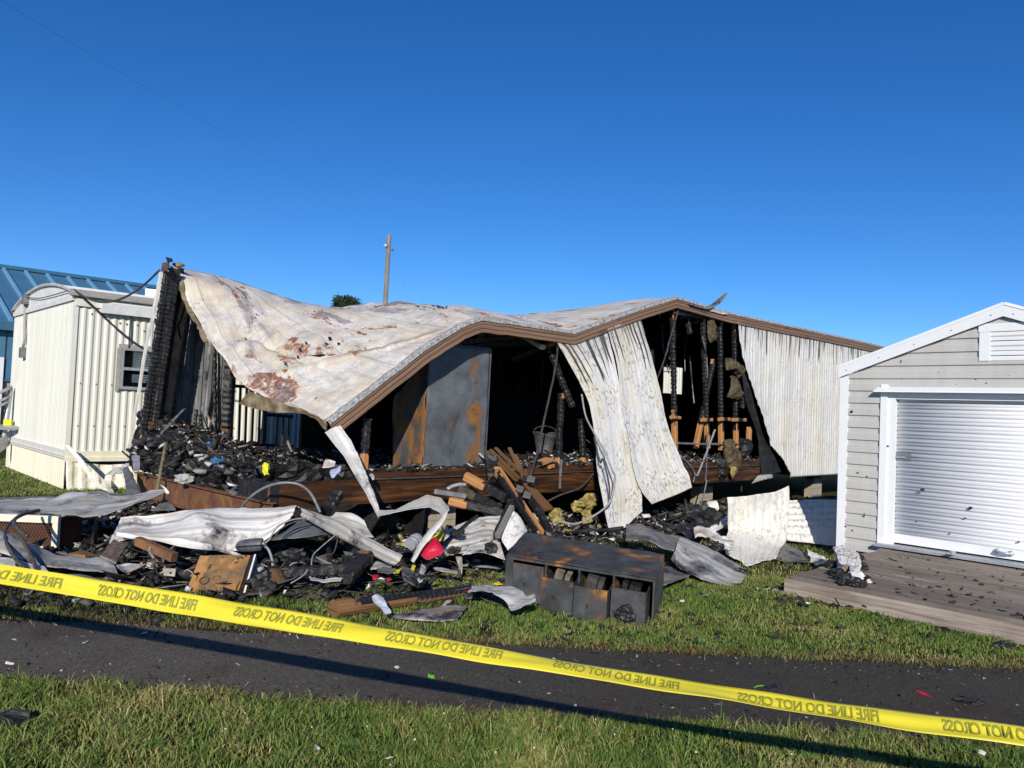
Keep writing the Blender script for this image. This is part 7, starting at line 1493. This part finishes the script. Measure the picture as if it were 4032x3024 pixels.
# logs and clumps below the channel
loose('charred_log', [(at_y(ZD(1195, 1085), 6.75), at_y(ZD(1030, 1285), 6.2), .13, .11, ((.06, 1),), .3)], CD, 'thick charred log leaning below the grey channel', 'timber')
loose('charred_log', [(at_y(ZD(480, 1225), 6.45), at_y(ZD(1080, 1190), 6.6), .10, .10, ((0, 1),), .25)], CD, 'long black charred beam on the ground below the wire tangle', 'timber')
loose('charred_log', [(at_y(ZD(850, 690), 7.5), at_y(ZD(950, 545), 7.7), .13, .11, ((0, 1),), .35)], CD, 'stub of black charred post at the rusty rim behind the channel', 'timber')
loose('scorched_block', [(at_y(ZD(390, 1180), 6.5), at_y(ZD(440, 1300), 6.3), .10, .03, ((0, .2),), .2)], CD, 'scorched brown board end standing behind the drooping pale cable', 'timber')
for (x, y, r_, Y, lb) in ((320, 1310, .11, 6.35, 'black charred clump at the foot of the drooping pale cable'), (1150, 1090, .10, 6.9, 'charred clump under the grey channel beside the leaning log'), (1620, 1290, .07, 6.3, 'charred clump below the red plastic shell'), (1500, 1030, .05, 6.9, 'charred clump at the low end of the grey channel'), (560, 1090, .10, 7.0, 'charred clump in the shade behind the wire tangle'), (2000, 880, .05, 7.55, 'larger char clump on the scorched white panel'), (1960, 1030, .045, 7.25, 'char clump at the front edge of the scorched white panel'), (2130, 1020, .05, 7.3, 'char clump near the front middle of the scorched white panel')):
    P = at_y(ZD(x, y), Y); mb = MB(); lump(mb, P, r_, 0, 3, .7, 2.4, x * .01, (1.25, .8, .7)); o = mb.build('charred_lump', MAT['char'], None, origin=P); tag(o, lb, 'debris')
P = at_y(ZF(290, 900), 7.1); mb = MB(); lump(mb, P, .05, 0, 3, .8, 2.6, 3, (1, .7, 1)); o = mb.build('charred_lump', MAT['char'], None, origin=P); tag(o, 'rightmost char clump on the pale sheet left of the file cabinet', 'debris')
loose('charred_stick', [(at_y(ZD(2160, 730), 8.2), at_y(ZD(1850, 990), 7.5), .03, .03, ((0, 1),), .3)], CD, 'thin charred stick lying across the scorched white panel', 'timber')
pxsheet('white_strip', ZD, [[(700, 1262, 6.25), (800, 1285, 6.22), (900, 1270, 6.2), (995, 1268, 6.2)], [(712, 1285, 6.15), (800, 1308, 6.12), (900, 1310, 6.12), (975, 1305, 6.15)]], 24, 6, SW, 'white scorched strip lying on the ground below the charred beam', 'scrap', .012, 7, 2.0)
pxsheet('tin_scrap', ZD, [[(1500, 1190, 6.5), (1560, 1200, 6.5), (1600, 1230, 6.45)], [(1520, 1290, 6.2), (1580, 1320, 6.15), (1625, 1335, 6.1)]], 14, 14, SD, 'dark bent tin flap under the red plastic shell', 'scrap', .02, 6, 2.0)
pxsheet('tin_scrap', ZD, [[(1680, 1150, 6.6), (1700, 1165, 6.6), (1712, 1200, 6.58)], [(1640, 1300, 6.2), (1660, 1325, 6.18), (1690, 1320, 6.2)]], 10, 14, SB, 'singed pale paper flap right of the dark bent tin', 'scrap', .02, 8, 4.0)
pxsheet('tin_scrap', ZD, [[(1290, 1200, 6.6), (1370, 1190, 6.6), (1460, 1185, 6.6)], [(1300, 1240, 6.4), (1380, 1235, 6.4), (1450, 1220, 6.45)]], 20, 8, SD, 'brown scorched tin lying left of the dark bent tin', 'scrap', .015, 8, 7.0)
pxsheet('tin_scrap', ZD, [[(1240, 1120, 6.9), (1330, 1140, 6.9), (1420, 1165, 6.9)], [(1235, 1210, 6.7), (1330, 1195, 6.7), (1420, 1185, 6.7)]], 20, 12, SG, 'grey tin under the middle of the grey channel', 'scrap', .02, 6, 9.0)
pxsheet('tin_scrap', ZD, [[(1780, 1190, 7.0), (1850, 1180, 7.0), (2000, 1220, 6.95)], [(1800, 1205, 6.9), (1880, 1225, 6.85), (1990, 1245, 6.85)]], 20, 6, SG, 'pale curved tin in the shade under the scorched white panel', 'scrap', .01, 6, 9.0)
# red and yellow shells, grey roll, foam chunk
pxsheet('plastic_shell', ZD, [[(1740, 985, 6.95), (1775, 945, 6.97), (1800, 935, 6.98), (1822, 960, 6.97)], [(1700, 1025, 6.9), (1760, 1000, 6.88), (1810, 990, 6.88), (1858, 1010, 6.9)], [(1665, 1065, 6.88), (1735, 1055, 6.84), (1800, 1050, 6.84), (1868, 1045, 6.86)], [(1712, 1108, 6.8), (1745, 1118, 6.79), (1790, 1098, 6.8), (1845, 1075, 6.84)]], 26, 26, [MAT['red'], SD], 'red plastic seat shell standing in the debris at the centre', 'plastic shell', .006, 4, 2.0, thick=.012)
pxsheet('plastic_shell', ZD, [[(1740, 952, 7.3), (1820, 900, 7.32), (1890, 848, 7.34)], [(1760, 972, 7.2), (1830, 945, 7.2), (1886, 890, 7.22)], [(1830, 965, 7.15), (1850, 960, 7.15), (1868, 930, 7.16)]], 22, 16, [MAT['yellow'], SD], 'yellow plastic shell with burnt edge behind the red one', 'plastic shell', .01, 5, 2.0, thick=.012)
pxsheet('plastic_scrap', ZD, [[(1600, 1160, 6.62), (1628, 1172, 6.62)], [(1575, 1222, 6.5), (1605, 1235, 6.5)]], 8, 8, MAT['yellow'], 'yellow plastic chip below the red plastic shell', 'plastic scrap', .01, 8, 4.0)
pxsheet('plastic_scrap', ZD, [[(1440, 1205, 6.55), (1510, 1182, 6.58)], [(1435, 1245, 6.4), (1480, 1235, 6.45)]], 8, 8, MAT['yellow'], 'dirty yellow plastic scrap left of the dark bent tin', 'plastic scrap', .01, 8, 6.0)
pxsheet('plastic_scrap', ZD, [[(1250, 1255, 6.3), (1310, 1250, 6.3)], [(1258, 1290, 6.2), (1296, 1285, 6.2)]], 8, 6, MAT['red'], 'small red plastic scrap on the ash below the channel end', 'plastic scrap', .02, 9, 4.0)
pxsheet('plastic_scrap', ZD, [[(1375, 1280, 6.25), (1412, 1272, 6.25)], [(1380, 1300, 6.2), (1416, 1295, 6.2)]], 8, 6, MAT['red'], 'second small red plastic scrap right of the first on the ash', 'plastic scrap', .012, 9, 5.0)
pxsheet('plastic_scrap', ZD, [[(295, 290, 8.4), (320, 270, 8.4), (350, 275, 8.4)], [(292, 340, 8.35), (312, 330, 8.35), (345, 345, 8.35)], [(308, 375, 8.3), (325, 370, 8.3), (355, 375, 8.3)]], 12, 14, MAT['yellow'], 'yellow plastic scrap hanging in the dark floor hole', 'plastic scrap', .025, 9, 5.0)
pxsheet('purple_cloth', ZD, [[(880, 340, 8.35), (925, 320, 8.38), (985, 312, 8.4)], [(885, 370, 8.3), (925, 350, 8.3), (975, 330, 8.32)], [(895, 400, 8.25), (915, 405, 8.25), (930, 395, 8.25)]], 18, 16, simple('mauve_cloth', (.22, .26, .42), (.45, .48, .66), 14, .9), 'pale mauve cloth scrap on the floor left of the hanging strip', 'cloth', .03, 9, 5.0)
pxsheet('purple_cloth', ZD, [[(1215, 375, 8.3), (1255, 365, 8.3)], [(1240, 400, 8.25), (1272, 392, 8.25)], [(1255, 425, 8.2), (1272, 420, 8.2)]], 10, 12, simple('grey_cloth', (.22, .2, .27), (.42, .4, .46), 14, .9), 'grey cloth scrap on the floor right of the hanging strip', 'cloth', .02, 9, 7.0)
P = at_y(ZD(1605, 955), 7.2); mb = MB(); c0_, c1_ = at_y(ZD(1580, 985), 7.15), at_y(ZD(1645, 930), 7.3); 
for k_ in range(5): tube(mb, [c0_ + (c1_ - c0_) * (k_ / 5), c0_ + (c1_ - c0_) * ((k_ + .9) / 5)], .062 if k_ % 2 else .055, 18, step=.5)
o = mb.build('duct_end', MAT['galv'], None, False, origin=P); tag(o, 'short ribbed grey duct end left of the red plastic shell', 'duct')
P = at_y(ZD(1520, 1000), 7.3); mb = MB(); mb.hexa([at_y(ZD(*q), Y) for q, Y in (((1475, 1045), 7.2), ((1570, 1030), 7.2), ((1575, 1020), 7.5), ((1480, 1035), 7.5), ((1455, 975), 7.2), ((1565, 960), 7.2), ((1570, 950), 7.5), ((1460, 965), 7.5))]); o = mb.build('foam_block', MAT['insul'], None, origin=P); tag(o, 'pale yellow foam block left of the grey duct end', 'foam')
# debris near the open corner
pxsheet('peeled_flashing', ZB, [[(930, 485, 10.6), (1000, 440, 10.6), (1060, 420, 10.5), (1090, 380, 10.4)], [(925, 520, 10.5), (1000, 490, 10.4), (1070, 470, 10.3), (1110, 430, 10.25)]], 30, 10, SG, 'crumpled grey flashing bundle at the far corner of the open wreck', 'metal sheet', .04, 6, 3.0)
pxsheet('peeled_flashing', ZB, [[(925, 500, 10.5), (950, 490, 10.5), (975, 500, 10.5)], [(905, 570, 10.3), (940, 580, 10.3), (970, 590, 10.3)], [(950, 650, 10.0), (980, 655, 10.0), (1000, 655, 10.0)]], 10, 24, MAT['cream_skirt'], 'cream skirting strip curling down at the far corner of the wreck', 'metal sheet', .03, 6, 5.0)
pxsheet('peeled_flashing', ZB, [[(1070, 430, 10.2), (1110, 420, 10.2), (1150, 470, 10.15)], [(1090, 560, 9.9), (1140, 560, 9.9), (1190, 570, 9.9)], [(1100, 650, 9.6), (1160, 655, 9.6), (1225, 660, 9.6)]], 14, 24, MAT['locker'], 'purplish grey burnt siding strip leaning by the chassis end beam', 'metal sheet', .02, 5, 6.0)
pxsheet('grey_tatter', ZB, [[(1150, 320, 10.0), (1190, 315, 10.0), (1222, 325, 10.0)], [(1155, 400, 9.95), (1195, 400, 9.95), (1215, 400, 9.95)], [(1160, 470, 9.9), (1180, 440, 9.9), (1212, 470, 9.9)]], 12, 20, simple('grey_tatter', (.10, .11, .14), (.22, .23, .28), 20, .9), 'tattered grey cloth hanging over the left floor edge of the wreck', 'cloth', .03, 8, 3.0)
P = at_y(ZB(1605, 525), 9.1); mb = MB(); lump(mb, P, .085, 0, 3, .45, 2.2, 2, (1.3, .8, .75)); o = mb.build('ash_block', simple('white_ash', (.22, .23, .22), (.5, .5, .48), 18, .95, bump=.5), None, origin=P); tag(o, 'pale ash covered block resting on the rusty chassis end beam', 'debris')
for (x, y, a_, lb) in ((1790, 185, .7, 'singed white paper on top of the black ash heap'), (2090, 590, .1, '')):
    if not lb: continue
    pxsheet('paper_sheet', ZB, [[at_a(ZB(x - 60, y - 30), a_), at_a(ZB(x, y - 18), a_), at_a(ZB(x + 30, y + 5), a_)], [at_a(ZB(x - 20, y - 5), a_ - .1), at_a(ZB(x + 30, y + 20), a_ - .1), at_a(ZB(x + 75, y + 25), a_ - .1)]], 14, 8, MAT['paper'], lb, 'paper', .03, 9, 3.0)
pxsheet('board_scrap', ZC, [[(845, 1460, 8.4), (890, 1470, 8.4), (930, 1490, 8.38)], [(818, 1535, 8.3), (870, 1535, 8.3), (925, 1525, 8.32)]], 14, 12, SB, 'scorched board scrap propped on the floor behind the hanging strip', 'board', .01, 6, 4.0, thick=.012)
loose('rubble_beam', [(at_b(ZC(1280, 1580), .02), at_b(ZC(1470, 1560), .02), .06, .05, ((0, .2),), .2)], CD, 'scorched board lying along the floor edge below the stud stump', 'timber')

# ================================================================== BURNT BOOK ON THE DECK
Pb = at_z(ZI(1640, 1340), .185); BKT = thing('burnt_book', Pb, 'thick burnt book fanned open with white pages and black edges on the deck corner', 'book')
def zdk(x, y, extra=.0): return at_z(ZI(x, y), .185 + extra)
def page_block(pts_top, pts_low, n, lift, seed):
    mb = MB(); T_ = np.array(pts_top); L_ = np.array(pts_low)
    for k in range(n):
        f = k / (n - 1); row0 = T_ + ZZ * (.004 + lift * f) + np.array([-.01, .02, 0]) * f * random.uniform(.3, 1.6); row1 = L_ + ZZ * (.004 + lift * f * .75) + np.array([.01, -.02, 0]) * (f * random.uniform(.4, 1.2))
        mid = (row0 + row1) / 2 + ZZ * .03
        Gq = crumple(gridpts([row0, mid, row1], 12, 10), .018, 14, seed + k); sheet(mb, Gq, .003)
    return mb
pg = _sheetmetal('singed_pages', (.86, .84, .80), (.22, .11, .04), .56, .75)
page_block([zdk(1520, 1120), zdk(1570, 1105), zdk(1615, 1105)], [zdk(1540, 1235), zdk(1580, 1250), zdk(1630, 1240)], 7, .12, 1.0).build('pages', pg, BKT)
page_block([zdk(1630, 1105), zdk(1690, 1100), zdk(1720, 1130)], [zdk(1640, 1265), zdk(1690, 1275), zdk(1735, 1225)], 7, .09, 20.0).build('pages', pg, BKT)
page_block([zdk(1640, 1290), zdk(1690, 1270), zdk(1730, 1290)], [zdk(1670, 1310), zdk(1720, 1320), zdk(1770, 1300)], 3, .05, 40.0).build('pages', pg, BKT)
for (x, y, r_, s_) in ((1500, 1190, .07, (1, 1.2, .7)), (1530, 1250, .06, (1.3, 1, .6)), (1590, 1290, .06, (1.3, 1, .5)), (1660, 1330, .075, (1.4, .9, .55)), (1730, 1345, .055, (1.3, .8, .6)), (1760, 1200, .06, (.8, 1.2, .7)), (1740, 1130, .05, (1, 1, .8)), (1790, 1290, .045, (1, 1, .5))):
    mb = MB(); lump(mb, zdk(x, y) + ZZ * .025, r_, 0, 3, .55, 3, x * .01, s_); mb.build('charred_edge', MAT['char'], BKT)
P = zdk(1828, 1305); mb = MB(); Gq = crumple(gridpts([[zdk(1800, 1290, .03), zdk(1820, 1280, .04), zdk(1835, 1292, .03)], [zdk(1808, 1318), zdk(1830, 1318), zdk(1850, 1312)]], 8, 6), .012, 12, 3); sheet(mb, Gq, .003); mb.build('loose_page', MAT['paper'], BKT)
mb = MB(); c = [at_y(ZI(*q), 8.35) for q in ((1500, 1100), (1600, 1062), (1690, 1052), (1688, 1080), (1600, 1092))]; polyplate(mb, c, .006); mb.build('cover_board', MAT['wood_dark'], BKT)

# ================================================================== SMALL LITTER ON GRASS AND PATH
def litter(name, Z, x, y, r_, mat, label, cat_, seed, z=.02, sq=(1.3, .8)):
    P = at_z(Z(x, y), z); a_ = seed * 1.7; r_ = r_ * (.62 if 'paper' in cat_ else 1); e1_ = np.array([cos(a_), sin(a_), 0]) * r_ * sq[0]; e2_ = np.array([-sin(a_), cos(a_), .5]) * r_ * sq[1]
    mb = MB(); Gq = crumple(gridpts([[P - e1_ + e2_, P + e2_ * 1.2, P + e1_ + e2_ * .8], [P - e1_ * .8 - e2_, P - e2_, P + e1_ * .9 - e2_ * .9]], 9, 7), r_ * .4, 1.2 / r_ * .5, seed); Gq[..., 2] += max(0, .006 - Gq[..., 2].min())
    sheet(mb, Gq, .002); o = mb.build(name, mat, None, origin=P); return tag(o, label, cat_)
green = simple('green_plastic', (.12, .55, .02), (.2, .7, .04), 5, .5)
ZM = zone(1300, 2200, 2212 / 1400); ZN = zone(2632, 2200, 2212 / 1400); ZP = zone(0, 2200, 2212 / 1400)
litter('plastic_chip', ZM, 630, 730, .022, green, 'bright green plastic chip on the asphalt left of centre', 'plastic chip', 1)
litter('plastic_chip', ZN, 558, 796, .024, green, 'bright green plastic chip on the asphalt just above the tape', 'plastic chip', 2)
litter('plastic_chip', ZN, 1583, 846, .032, MAT['red'], 'pinkish red scrap on the asphalt towards the right', 'plastic chip', 3, .012, (1.6, .3))
litter('char_flake', ZN, 660, 802, .045, MAT['char'], 'long dark char flake on the asphalt right of the green chip', 'char flake', 4, .015, (1.6, .4))
P = at_z(ZN(1885, 910), .0); mb = MB(); lump(mb, P + ZZ * .018, .05, 0, 3, .8, 2.4, 5, (1.5, .8, .45)); o = mb.build('charred_lump', MAT['char'], None, origin=P); tag(o, 'black char lump with twigs on the asphalt at right', 'debris')
P = at_z(ZN(2085, 560), .0); mb = MB(); lump(mb, P + ZZ * .02, .055, 0, 3, .5, 2.4, 8, (1.3, .9, .6)); o = mb.build('charred_lump', MAT['char'], None, origin=P); tag(o, 'black char lump in the grass near the deck at far right', 'debris')
litter('paper_scrap', ZN, 228, 226, .05, MAT['paper'], 'longer white paper scrap in the grass right of the trough sheet', 'paper', 6, .03, (1.6, .35))
litter('paper_scrap', ZN, 85, 262, .025, MAT['paper'], 'small white paper scrap in the grass left of the longer one', 'paper', 7, .03)
litter('paper_scrap', ZM, 415, 676, .018, MAT['paper'], 'small white paper bit on the asphalt below the timber', 'paper', 8)
litter('paper_scrap', ZP, 95, 505, .025, MAT['paper'], 'white paper bit on the asphalt at far left by the shadow', 'paper', 9)
litter('paper_scrap', ZP, 530, 520, .02, MAT['paper'], 'tiny pale paper bit on the asphalt under the tape shadow', 'paper', 10)
litter('paper_scrap', ZP, 60, 652, .03, MAT['paper'], 'pale paper strip on the asphalt at the lower far left', 'paper', 11, .012, (1.5, .35))
litter('paper_scrap', ZP, 900, 463, .035, MAT['paper'], 'pale flat paper strip on the asphalt edge right of centre left', 'paper', 12, .012, (1.7, .25))
litter('paper_scrap', ZM, 1360, 838, .012, MAT['paper'], 'tiny white bit on the asphalt right of the tape shadow', 'paper', 13)
litter('paper_scrap', ZM, 1525, 914, .013, MAT['paper'], 'tiny white bit on the asphalt near the lower grass edge', 'paper', 14)
litter('char_flake', ZP, 80, 995, .05, MAT['char'], 'grey black char flake on the foreground grass at far left', 'char flake', 15, .055)
litter('paper_scrap', ZP, 1975, 1172, .03, MAT['paper'], 'torn pale leaf scrap on the foreground grass left of centre', 'paper', 16, .06, (1.3, .4))
litter('paper_scrap', ZM, 365, 1240, .02, MAT['paper'], 'white paper flake on the foreground grass at the bottom', 'paper', 17, .06)
litter('paper_scrap', ZN, 1950, 1208, .02, MAT['paper'], 'white paper flake on the foreground grass at lower right', 'paper', 18, .06)
def gpts(n, x0, x1, y0, y1, z=.012):
    P = np.stack([rng.uniform(x0, x1, n), rng.uniform(y0, y1, n), np.full(n, z)], 1); return P
# black rubble round the wreck, thinning outwards
P = gpts(26000, -6.0, 4.4, 5.5, 12); s_, nz = soot_at(P); q = (P[:, :2] - C0[:2]); b_ = q @ V[:2]; a_ = q @ U[:2]
k = (rng.random(len(P)) < s_ ** 1.5 * .85 * np.clip((P[:, 1] - 5.55) / 1.1, .12, 1)) & ~((a_ > 3.2) & (b_ < -3.75)); P = P[k & free_ground(P)]
fragments('rubble', P, .075, 'black rubble and ash strewn on the ground round the wreck')
P = gpts(1500, -4.5, 3.6, 5.3, 7.6); P = P[free_ground(P) & (rng.random(len(P)) < .8)]; P[:, 2] = .022; fragments('rubble', P, .034, 'small black flakes scattered over the lawn before the wreck', MAT['flakes'])
P = gpts(3200, -3.8, 3.8, 4.0, 5.4, .006); P = P[~free_ground(P)]
def _grit():
    q = Mt('path_grit', .9, .2); q.color(q.ramp(q.island(), [(0, (.015, .015, .015)), (.6, (.05, .045, .04)), (.9, (.15, .135, .12)), (1, (.42, .4, .38))])); return q.m
MAT['grit'] = _grit(); fragments('path_grit', P, .018, 'fine grit and flakes on the asphalt path', MAT['grit'])
P = T(0, 0, 0) + 0; n = 1400; a_ = rng.uniform(-.6, 11, n); b_ = rng.uniform(-.9, .6, n); P = C0 + a_[:, None] * U + b_[:, None] * V; P[:, 2] = .02 + .10 * rng.random(n) ** 2
P = P[~((a_ > 3.2) & (b_ < -3.7))]; fragments('rubble', P, .12, 'coarse charred rubble banked along the foot of the wreck')
n = 300; P = gpts(n, -5.2, 2.4, 6.2, 9.0, .03); s_, nz = soot_at(P); P = P[(s_ > .55) & free_ground(P)]; fragments('rubble_boards', P, .30, 'burnt boards, tin and cladding pieces strewn in the black rubble', MAT['rubble_big'], -.22, .35)
mb = MB()
for i in range(60):
    c_ = np.array([rng.uniform(-3.6, .6), rng.uniform(6.1, 7.3), .03]); pts = [c_]
    for k in range(5): pts.append(pts[-1] + np.array([rng.normal(0, .13), rng.normal(0, .10), 0]) + ZZ * rng.uniform(-.04, .06))
    pts = [np.array([q[0], q[1], max(.012, q[2])]) for q in pts]; tube(mb, pts, rng.uniform(.003, .006), 5, 0, .06)
o = mb.build('wire_tangle', MAT['wire'], None, True); tag(o, 'tangle of thin burnt wires over the black rubble', None, None, 'stuff')
# clover heads in the foreground lawn and broad leaved weeds
mb = MB(); 
for i in range(18):
    x, y = rng.uniform(-1.9, 1.9), rng.uniform(3.35, 3.95)
    lump(mb, (x, y, rng.uniform(.045, .075)), rng.uniform(.004, .0075), 0, 1, .3, 3, i, (1, 1, .9))
o = mb.build('clover_heads', simple('clover_white', (.45, .42, .36), (.66, .64, .58), 60, .9)); tag(o, 'small white clover heads in the foreground lawn', None, None, 'stuff')
lw = simple('weed_leaf', (.05, .11, .025), (.10, .19, .045), 14, .5)
WEED = [(ZP, 980, 1190, 'broad leaved weed at the lower left of the foreground lawn'), (ZM, 150, 1190, 'bluish green weed clump in the foreground lawn left of centre'), (ZN, 190, 560, 'light green grass tuft on the lawn edge right of the cabinet'), (ZM, 1300, 450, 'tall grass tuft in front of the file cabinet'), (ZP, 2170, 1200, 'dark leafy weed low in the foreground lawn near centre'), (ZN, 870, 1270, 'dark weed clump at the bottom edge under the tape shadow'), (ZM, 1870, 520, 'grass tuft on the lawn just above the path')]
for i, (Z, x, y, lb) in enumerate(WEED):
    P = at_z(Z(x, y), 0); mb = MB()
    for k in range(14):
        an = rng.uniform(0, 2 * pi); L = rng.uniform(.035, .07) * (1.0 if i in (2, 3, 6) else .9); w_ = L * (.09 if i in (2, 3, 6) else .28); d_ = np.array([cos(an), sin(an), 0]); s_ = np.array([-sin(an), cos(an), 0]) * w_; up_ = 1.2 if i in (2, 3, 6) else .5
        pts = [P + d_ * L * f + ZZ * (.01 + L * up_ * sin(f * 2.2)) for f in (0, .35, .7, 1.0)]; ws = (.25, 1, .8, .08)
        vs = []; 
        for p_, q_ in zip(pts, ws): vs += [p_ - s_ * q_, p_ + ZZ * -.004, p_ + s_ * q_]
        mb.add(vs, [(3 * r + c, 3 * r + c + 1, 3 * r + 4 + c, 3 * r + 3 + c) for r in range(3) for c in range(2)])
    o = mb.build('weed', lw, None, True, origin=P); tag(o, lb, 'weed')
# charred layers standing between lawn and deck
P = gpts(260, 2.4, 3.4, 6.7, 7.4, .012); P = P[free_ground(P)]; fragments('rubble', P, .045, 'dark flakes heaped at the left foot of the deck rim')

# ================================================================== BARRIER TAPE
tp = [at_y((-2000, 1960), 4.15), at_y((-1000, 2108), 3.62), at_y((0, 2260), 3.15), at_y((1000, 2423), 2.80), at_y((2005, 2592), 2.535), at_y((3000, 2752), 2.33), at_y((4032, 2897), 2.14), at_y((5000, 3033), 1.98), at_y((7200, 3341), 1.71)]
TPt = cat1(np.array(tp), 240); tang = np.gradient(TPt, axis=0); tang /= np.linalg.norm(tang, axis=1, keepdims=True)
arcl = np.concatenate([[0], np.cumsum(np.linalg.norm(np.diff(TPt, axis=0), axis=1))]); HW = .038
fr_ = np.linspace(0, 1, 240); tilt = np.interp(fr_, [0, .25, .375, .5, .625, .75, 1], [.2, .42, .87, 1.05, 1.2, 1.32, 1.34])
hor = np.cross(ZZ[None], tang); hor /= np.linalg.norm(hor, axis=1, keepdims=True)     # points away from the viewer or towards it
hor *= np.sign(hor[:, 1:2]); up_ = np.cross(tang, hor); up_ *= np.sign(up_[:, 2:3])
acr = up_ * np.cos(tilt)[:, None] + hor * np.sin(tilt)[:, None]; nrm_ = hor * np.cos(tilt)[:, None] - up_ * np.sin(tilt)[:, None]
def tape_pt(s, w):
    i = np.interp(s, arcl, np.arange(240)); i0 = int(min(max(floor(i), 0), 238)); f_ = i - i0
    lerp = lambda A: A[i0] * (1 - f_) + A[i0 + 1] * f_
    n_ = lerp(nrm_); bow = .008 * sin(w * 1.4 + s * 2.1) + .009 * mnoise.noise(Vector((s * 4, w * 1.2, 0)))
    return lerp(TPt) + lerp(acr) * (w * HW) + n_ * bow, n_
TPE = thing('barrier_tape', TPt[120] * np.array([1, 1, 0]), 'yellow barrier tape with mirrored lettering stretched across the foreground', 'tape')
ns_ = 300; Gq = np.array([[tape_pt(s, w)[0] for s in np.linspace(0, arcl[-1], ns_)] for w in np.linspace(1, -1, 9)]); uv = np.array([[(s, w * HW) for s in np.linspace(0, arcl[-1], ns_)] for w in np.linspace(1, -1, 9)]).reshape(-1, 2)
mb = MB(); sheet(mb, Gq, .0006, 0, None, uv); mb.build('tape_band', MAT['tape'], TPE, True)
cu = bpy.data.curves.new('lettering_curve', 'FONT'); cu.body = 'FIRE LINE DO NOT CROSS'; cu.size = 1.0; cu.resolution_u = 3; cu.offset = .03
to = bpy.data.objects.new('lettering_curve', cu); COL.objects.link(to); dg = bpy.context.evaluated_depsgraph_get(); me = to.evaluated_get(dg).to_mesh()
LV = np.array([v.co[:] for v in me.vertices]); LF_ = [tuple(p.vertices) for p in me.polygons]; to.evaluated_get(dg).to_mesh_clear(); bpy.data.objects.remove(to); bpy.data.curves.remove(cu)
# sharper mesh along the band: split long faces so that letters follow the bow
x0_, x1_ = LV[:, 0].min(), LV[:, 0].max(); y0_, y1_ = LV[:, 1].min(), LV[:, 1].max()
# photo positions of the letter F (right end of every mirrored line) and of the last S (left end)
def s_at(px):
    xs_p = [ (2016 + FPX * (P - CAMP) @ RT / ((P - CAMP) @ FW)) for P in TPt]; return np.interp(px, xs_p, arcl)
runs = [(ZP(395, 0)[0] - 555, ZP(382, 0)[0]), (ZP(608, 0)[0], ZP(1222, 0)[0]), (ZP(1465, 0)[0], ZP(2130, 0)[0]), (ZM(350, 0)[0], ZM(1070, 0)[0]), (ZM(1390, 0)[0], ZM(2172, 0)[0]), (ZN(432, 0)[0], ZN(1310, 0)[0]), (ZN(1708, 0)[0], ZN(1708, 0)[0] + 600)]
for (pl_, pr_) in runs:
    sl_, sr_ = s_at(pl_), s_at(pr_); mb = MB()
    for side in (1, -1):
        vs = []
        for v in LV:
            f_ = (v[0] - x0_) / (x1_ - x0_); s = sr_ + (sl_ - sr_) * f_; w = -.50 + 1.04 * (v[1] - y0_) / (y1_ - y0_)
            p_, n_ = tape_pt(s, w); vs.append(p_ - n_ * (.0036 if side > 0 else -.0042))
        mb.add(vs, LF_ if side > 0 else [tuple(reversed(f)) for f in LF_])
    mb.build('lettering', MAT['tapetext'], TPE)
for i, (P, lb) in enumerate(((TPt[2], 'wooden stake holding the left end of the barrier tape'), (TPt[-1], 'wooden stake holding the right end of the barrier tape'))):
    mb = MB(); b_ = np.array([P[0], P[1], 0]); beam(mb, b_, b_ + ZZ * (P[2] + .12), .045, .045, up=(0, 1, 0)); o = mb.build('stake', tw, None, origin=b_); tag(o, lb, 'stake')
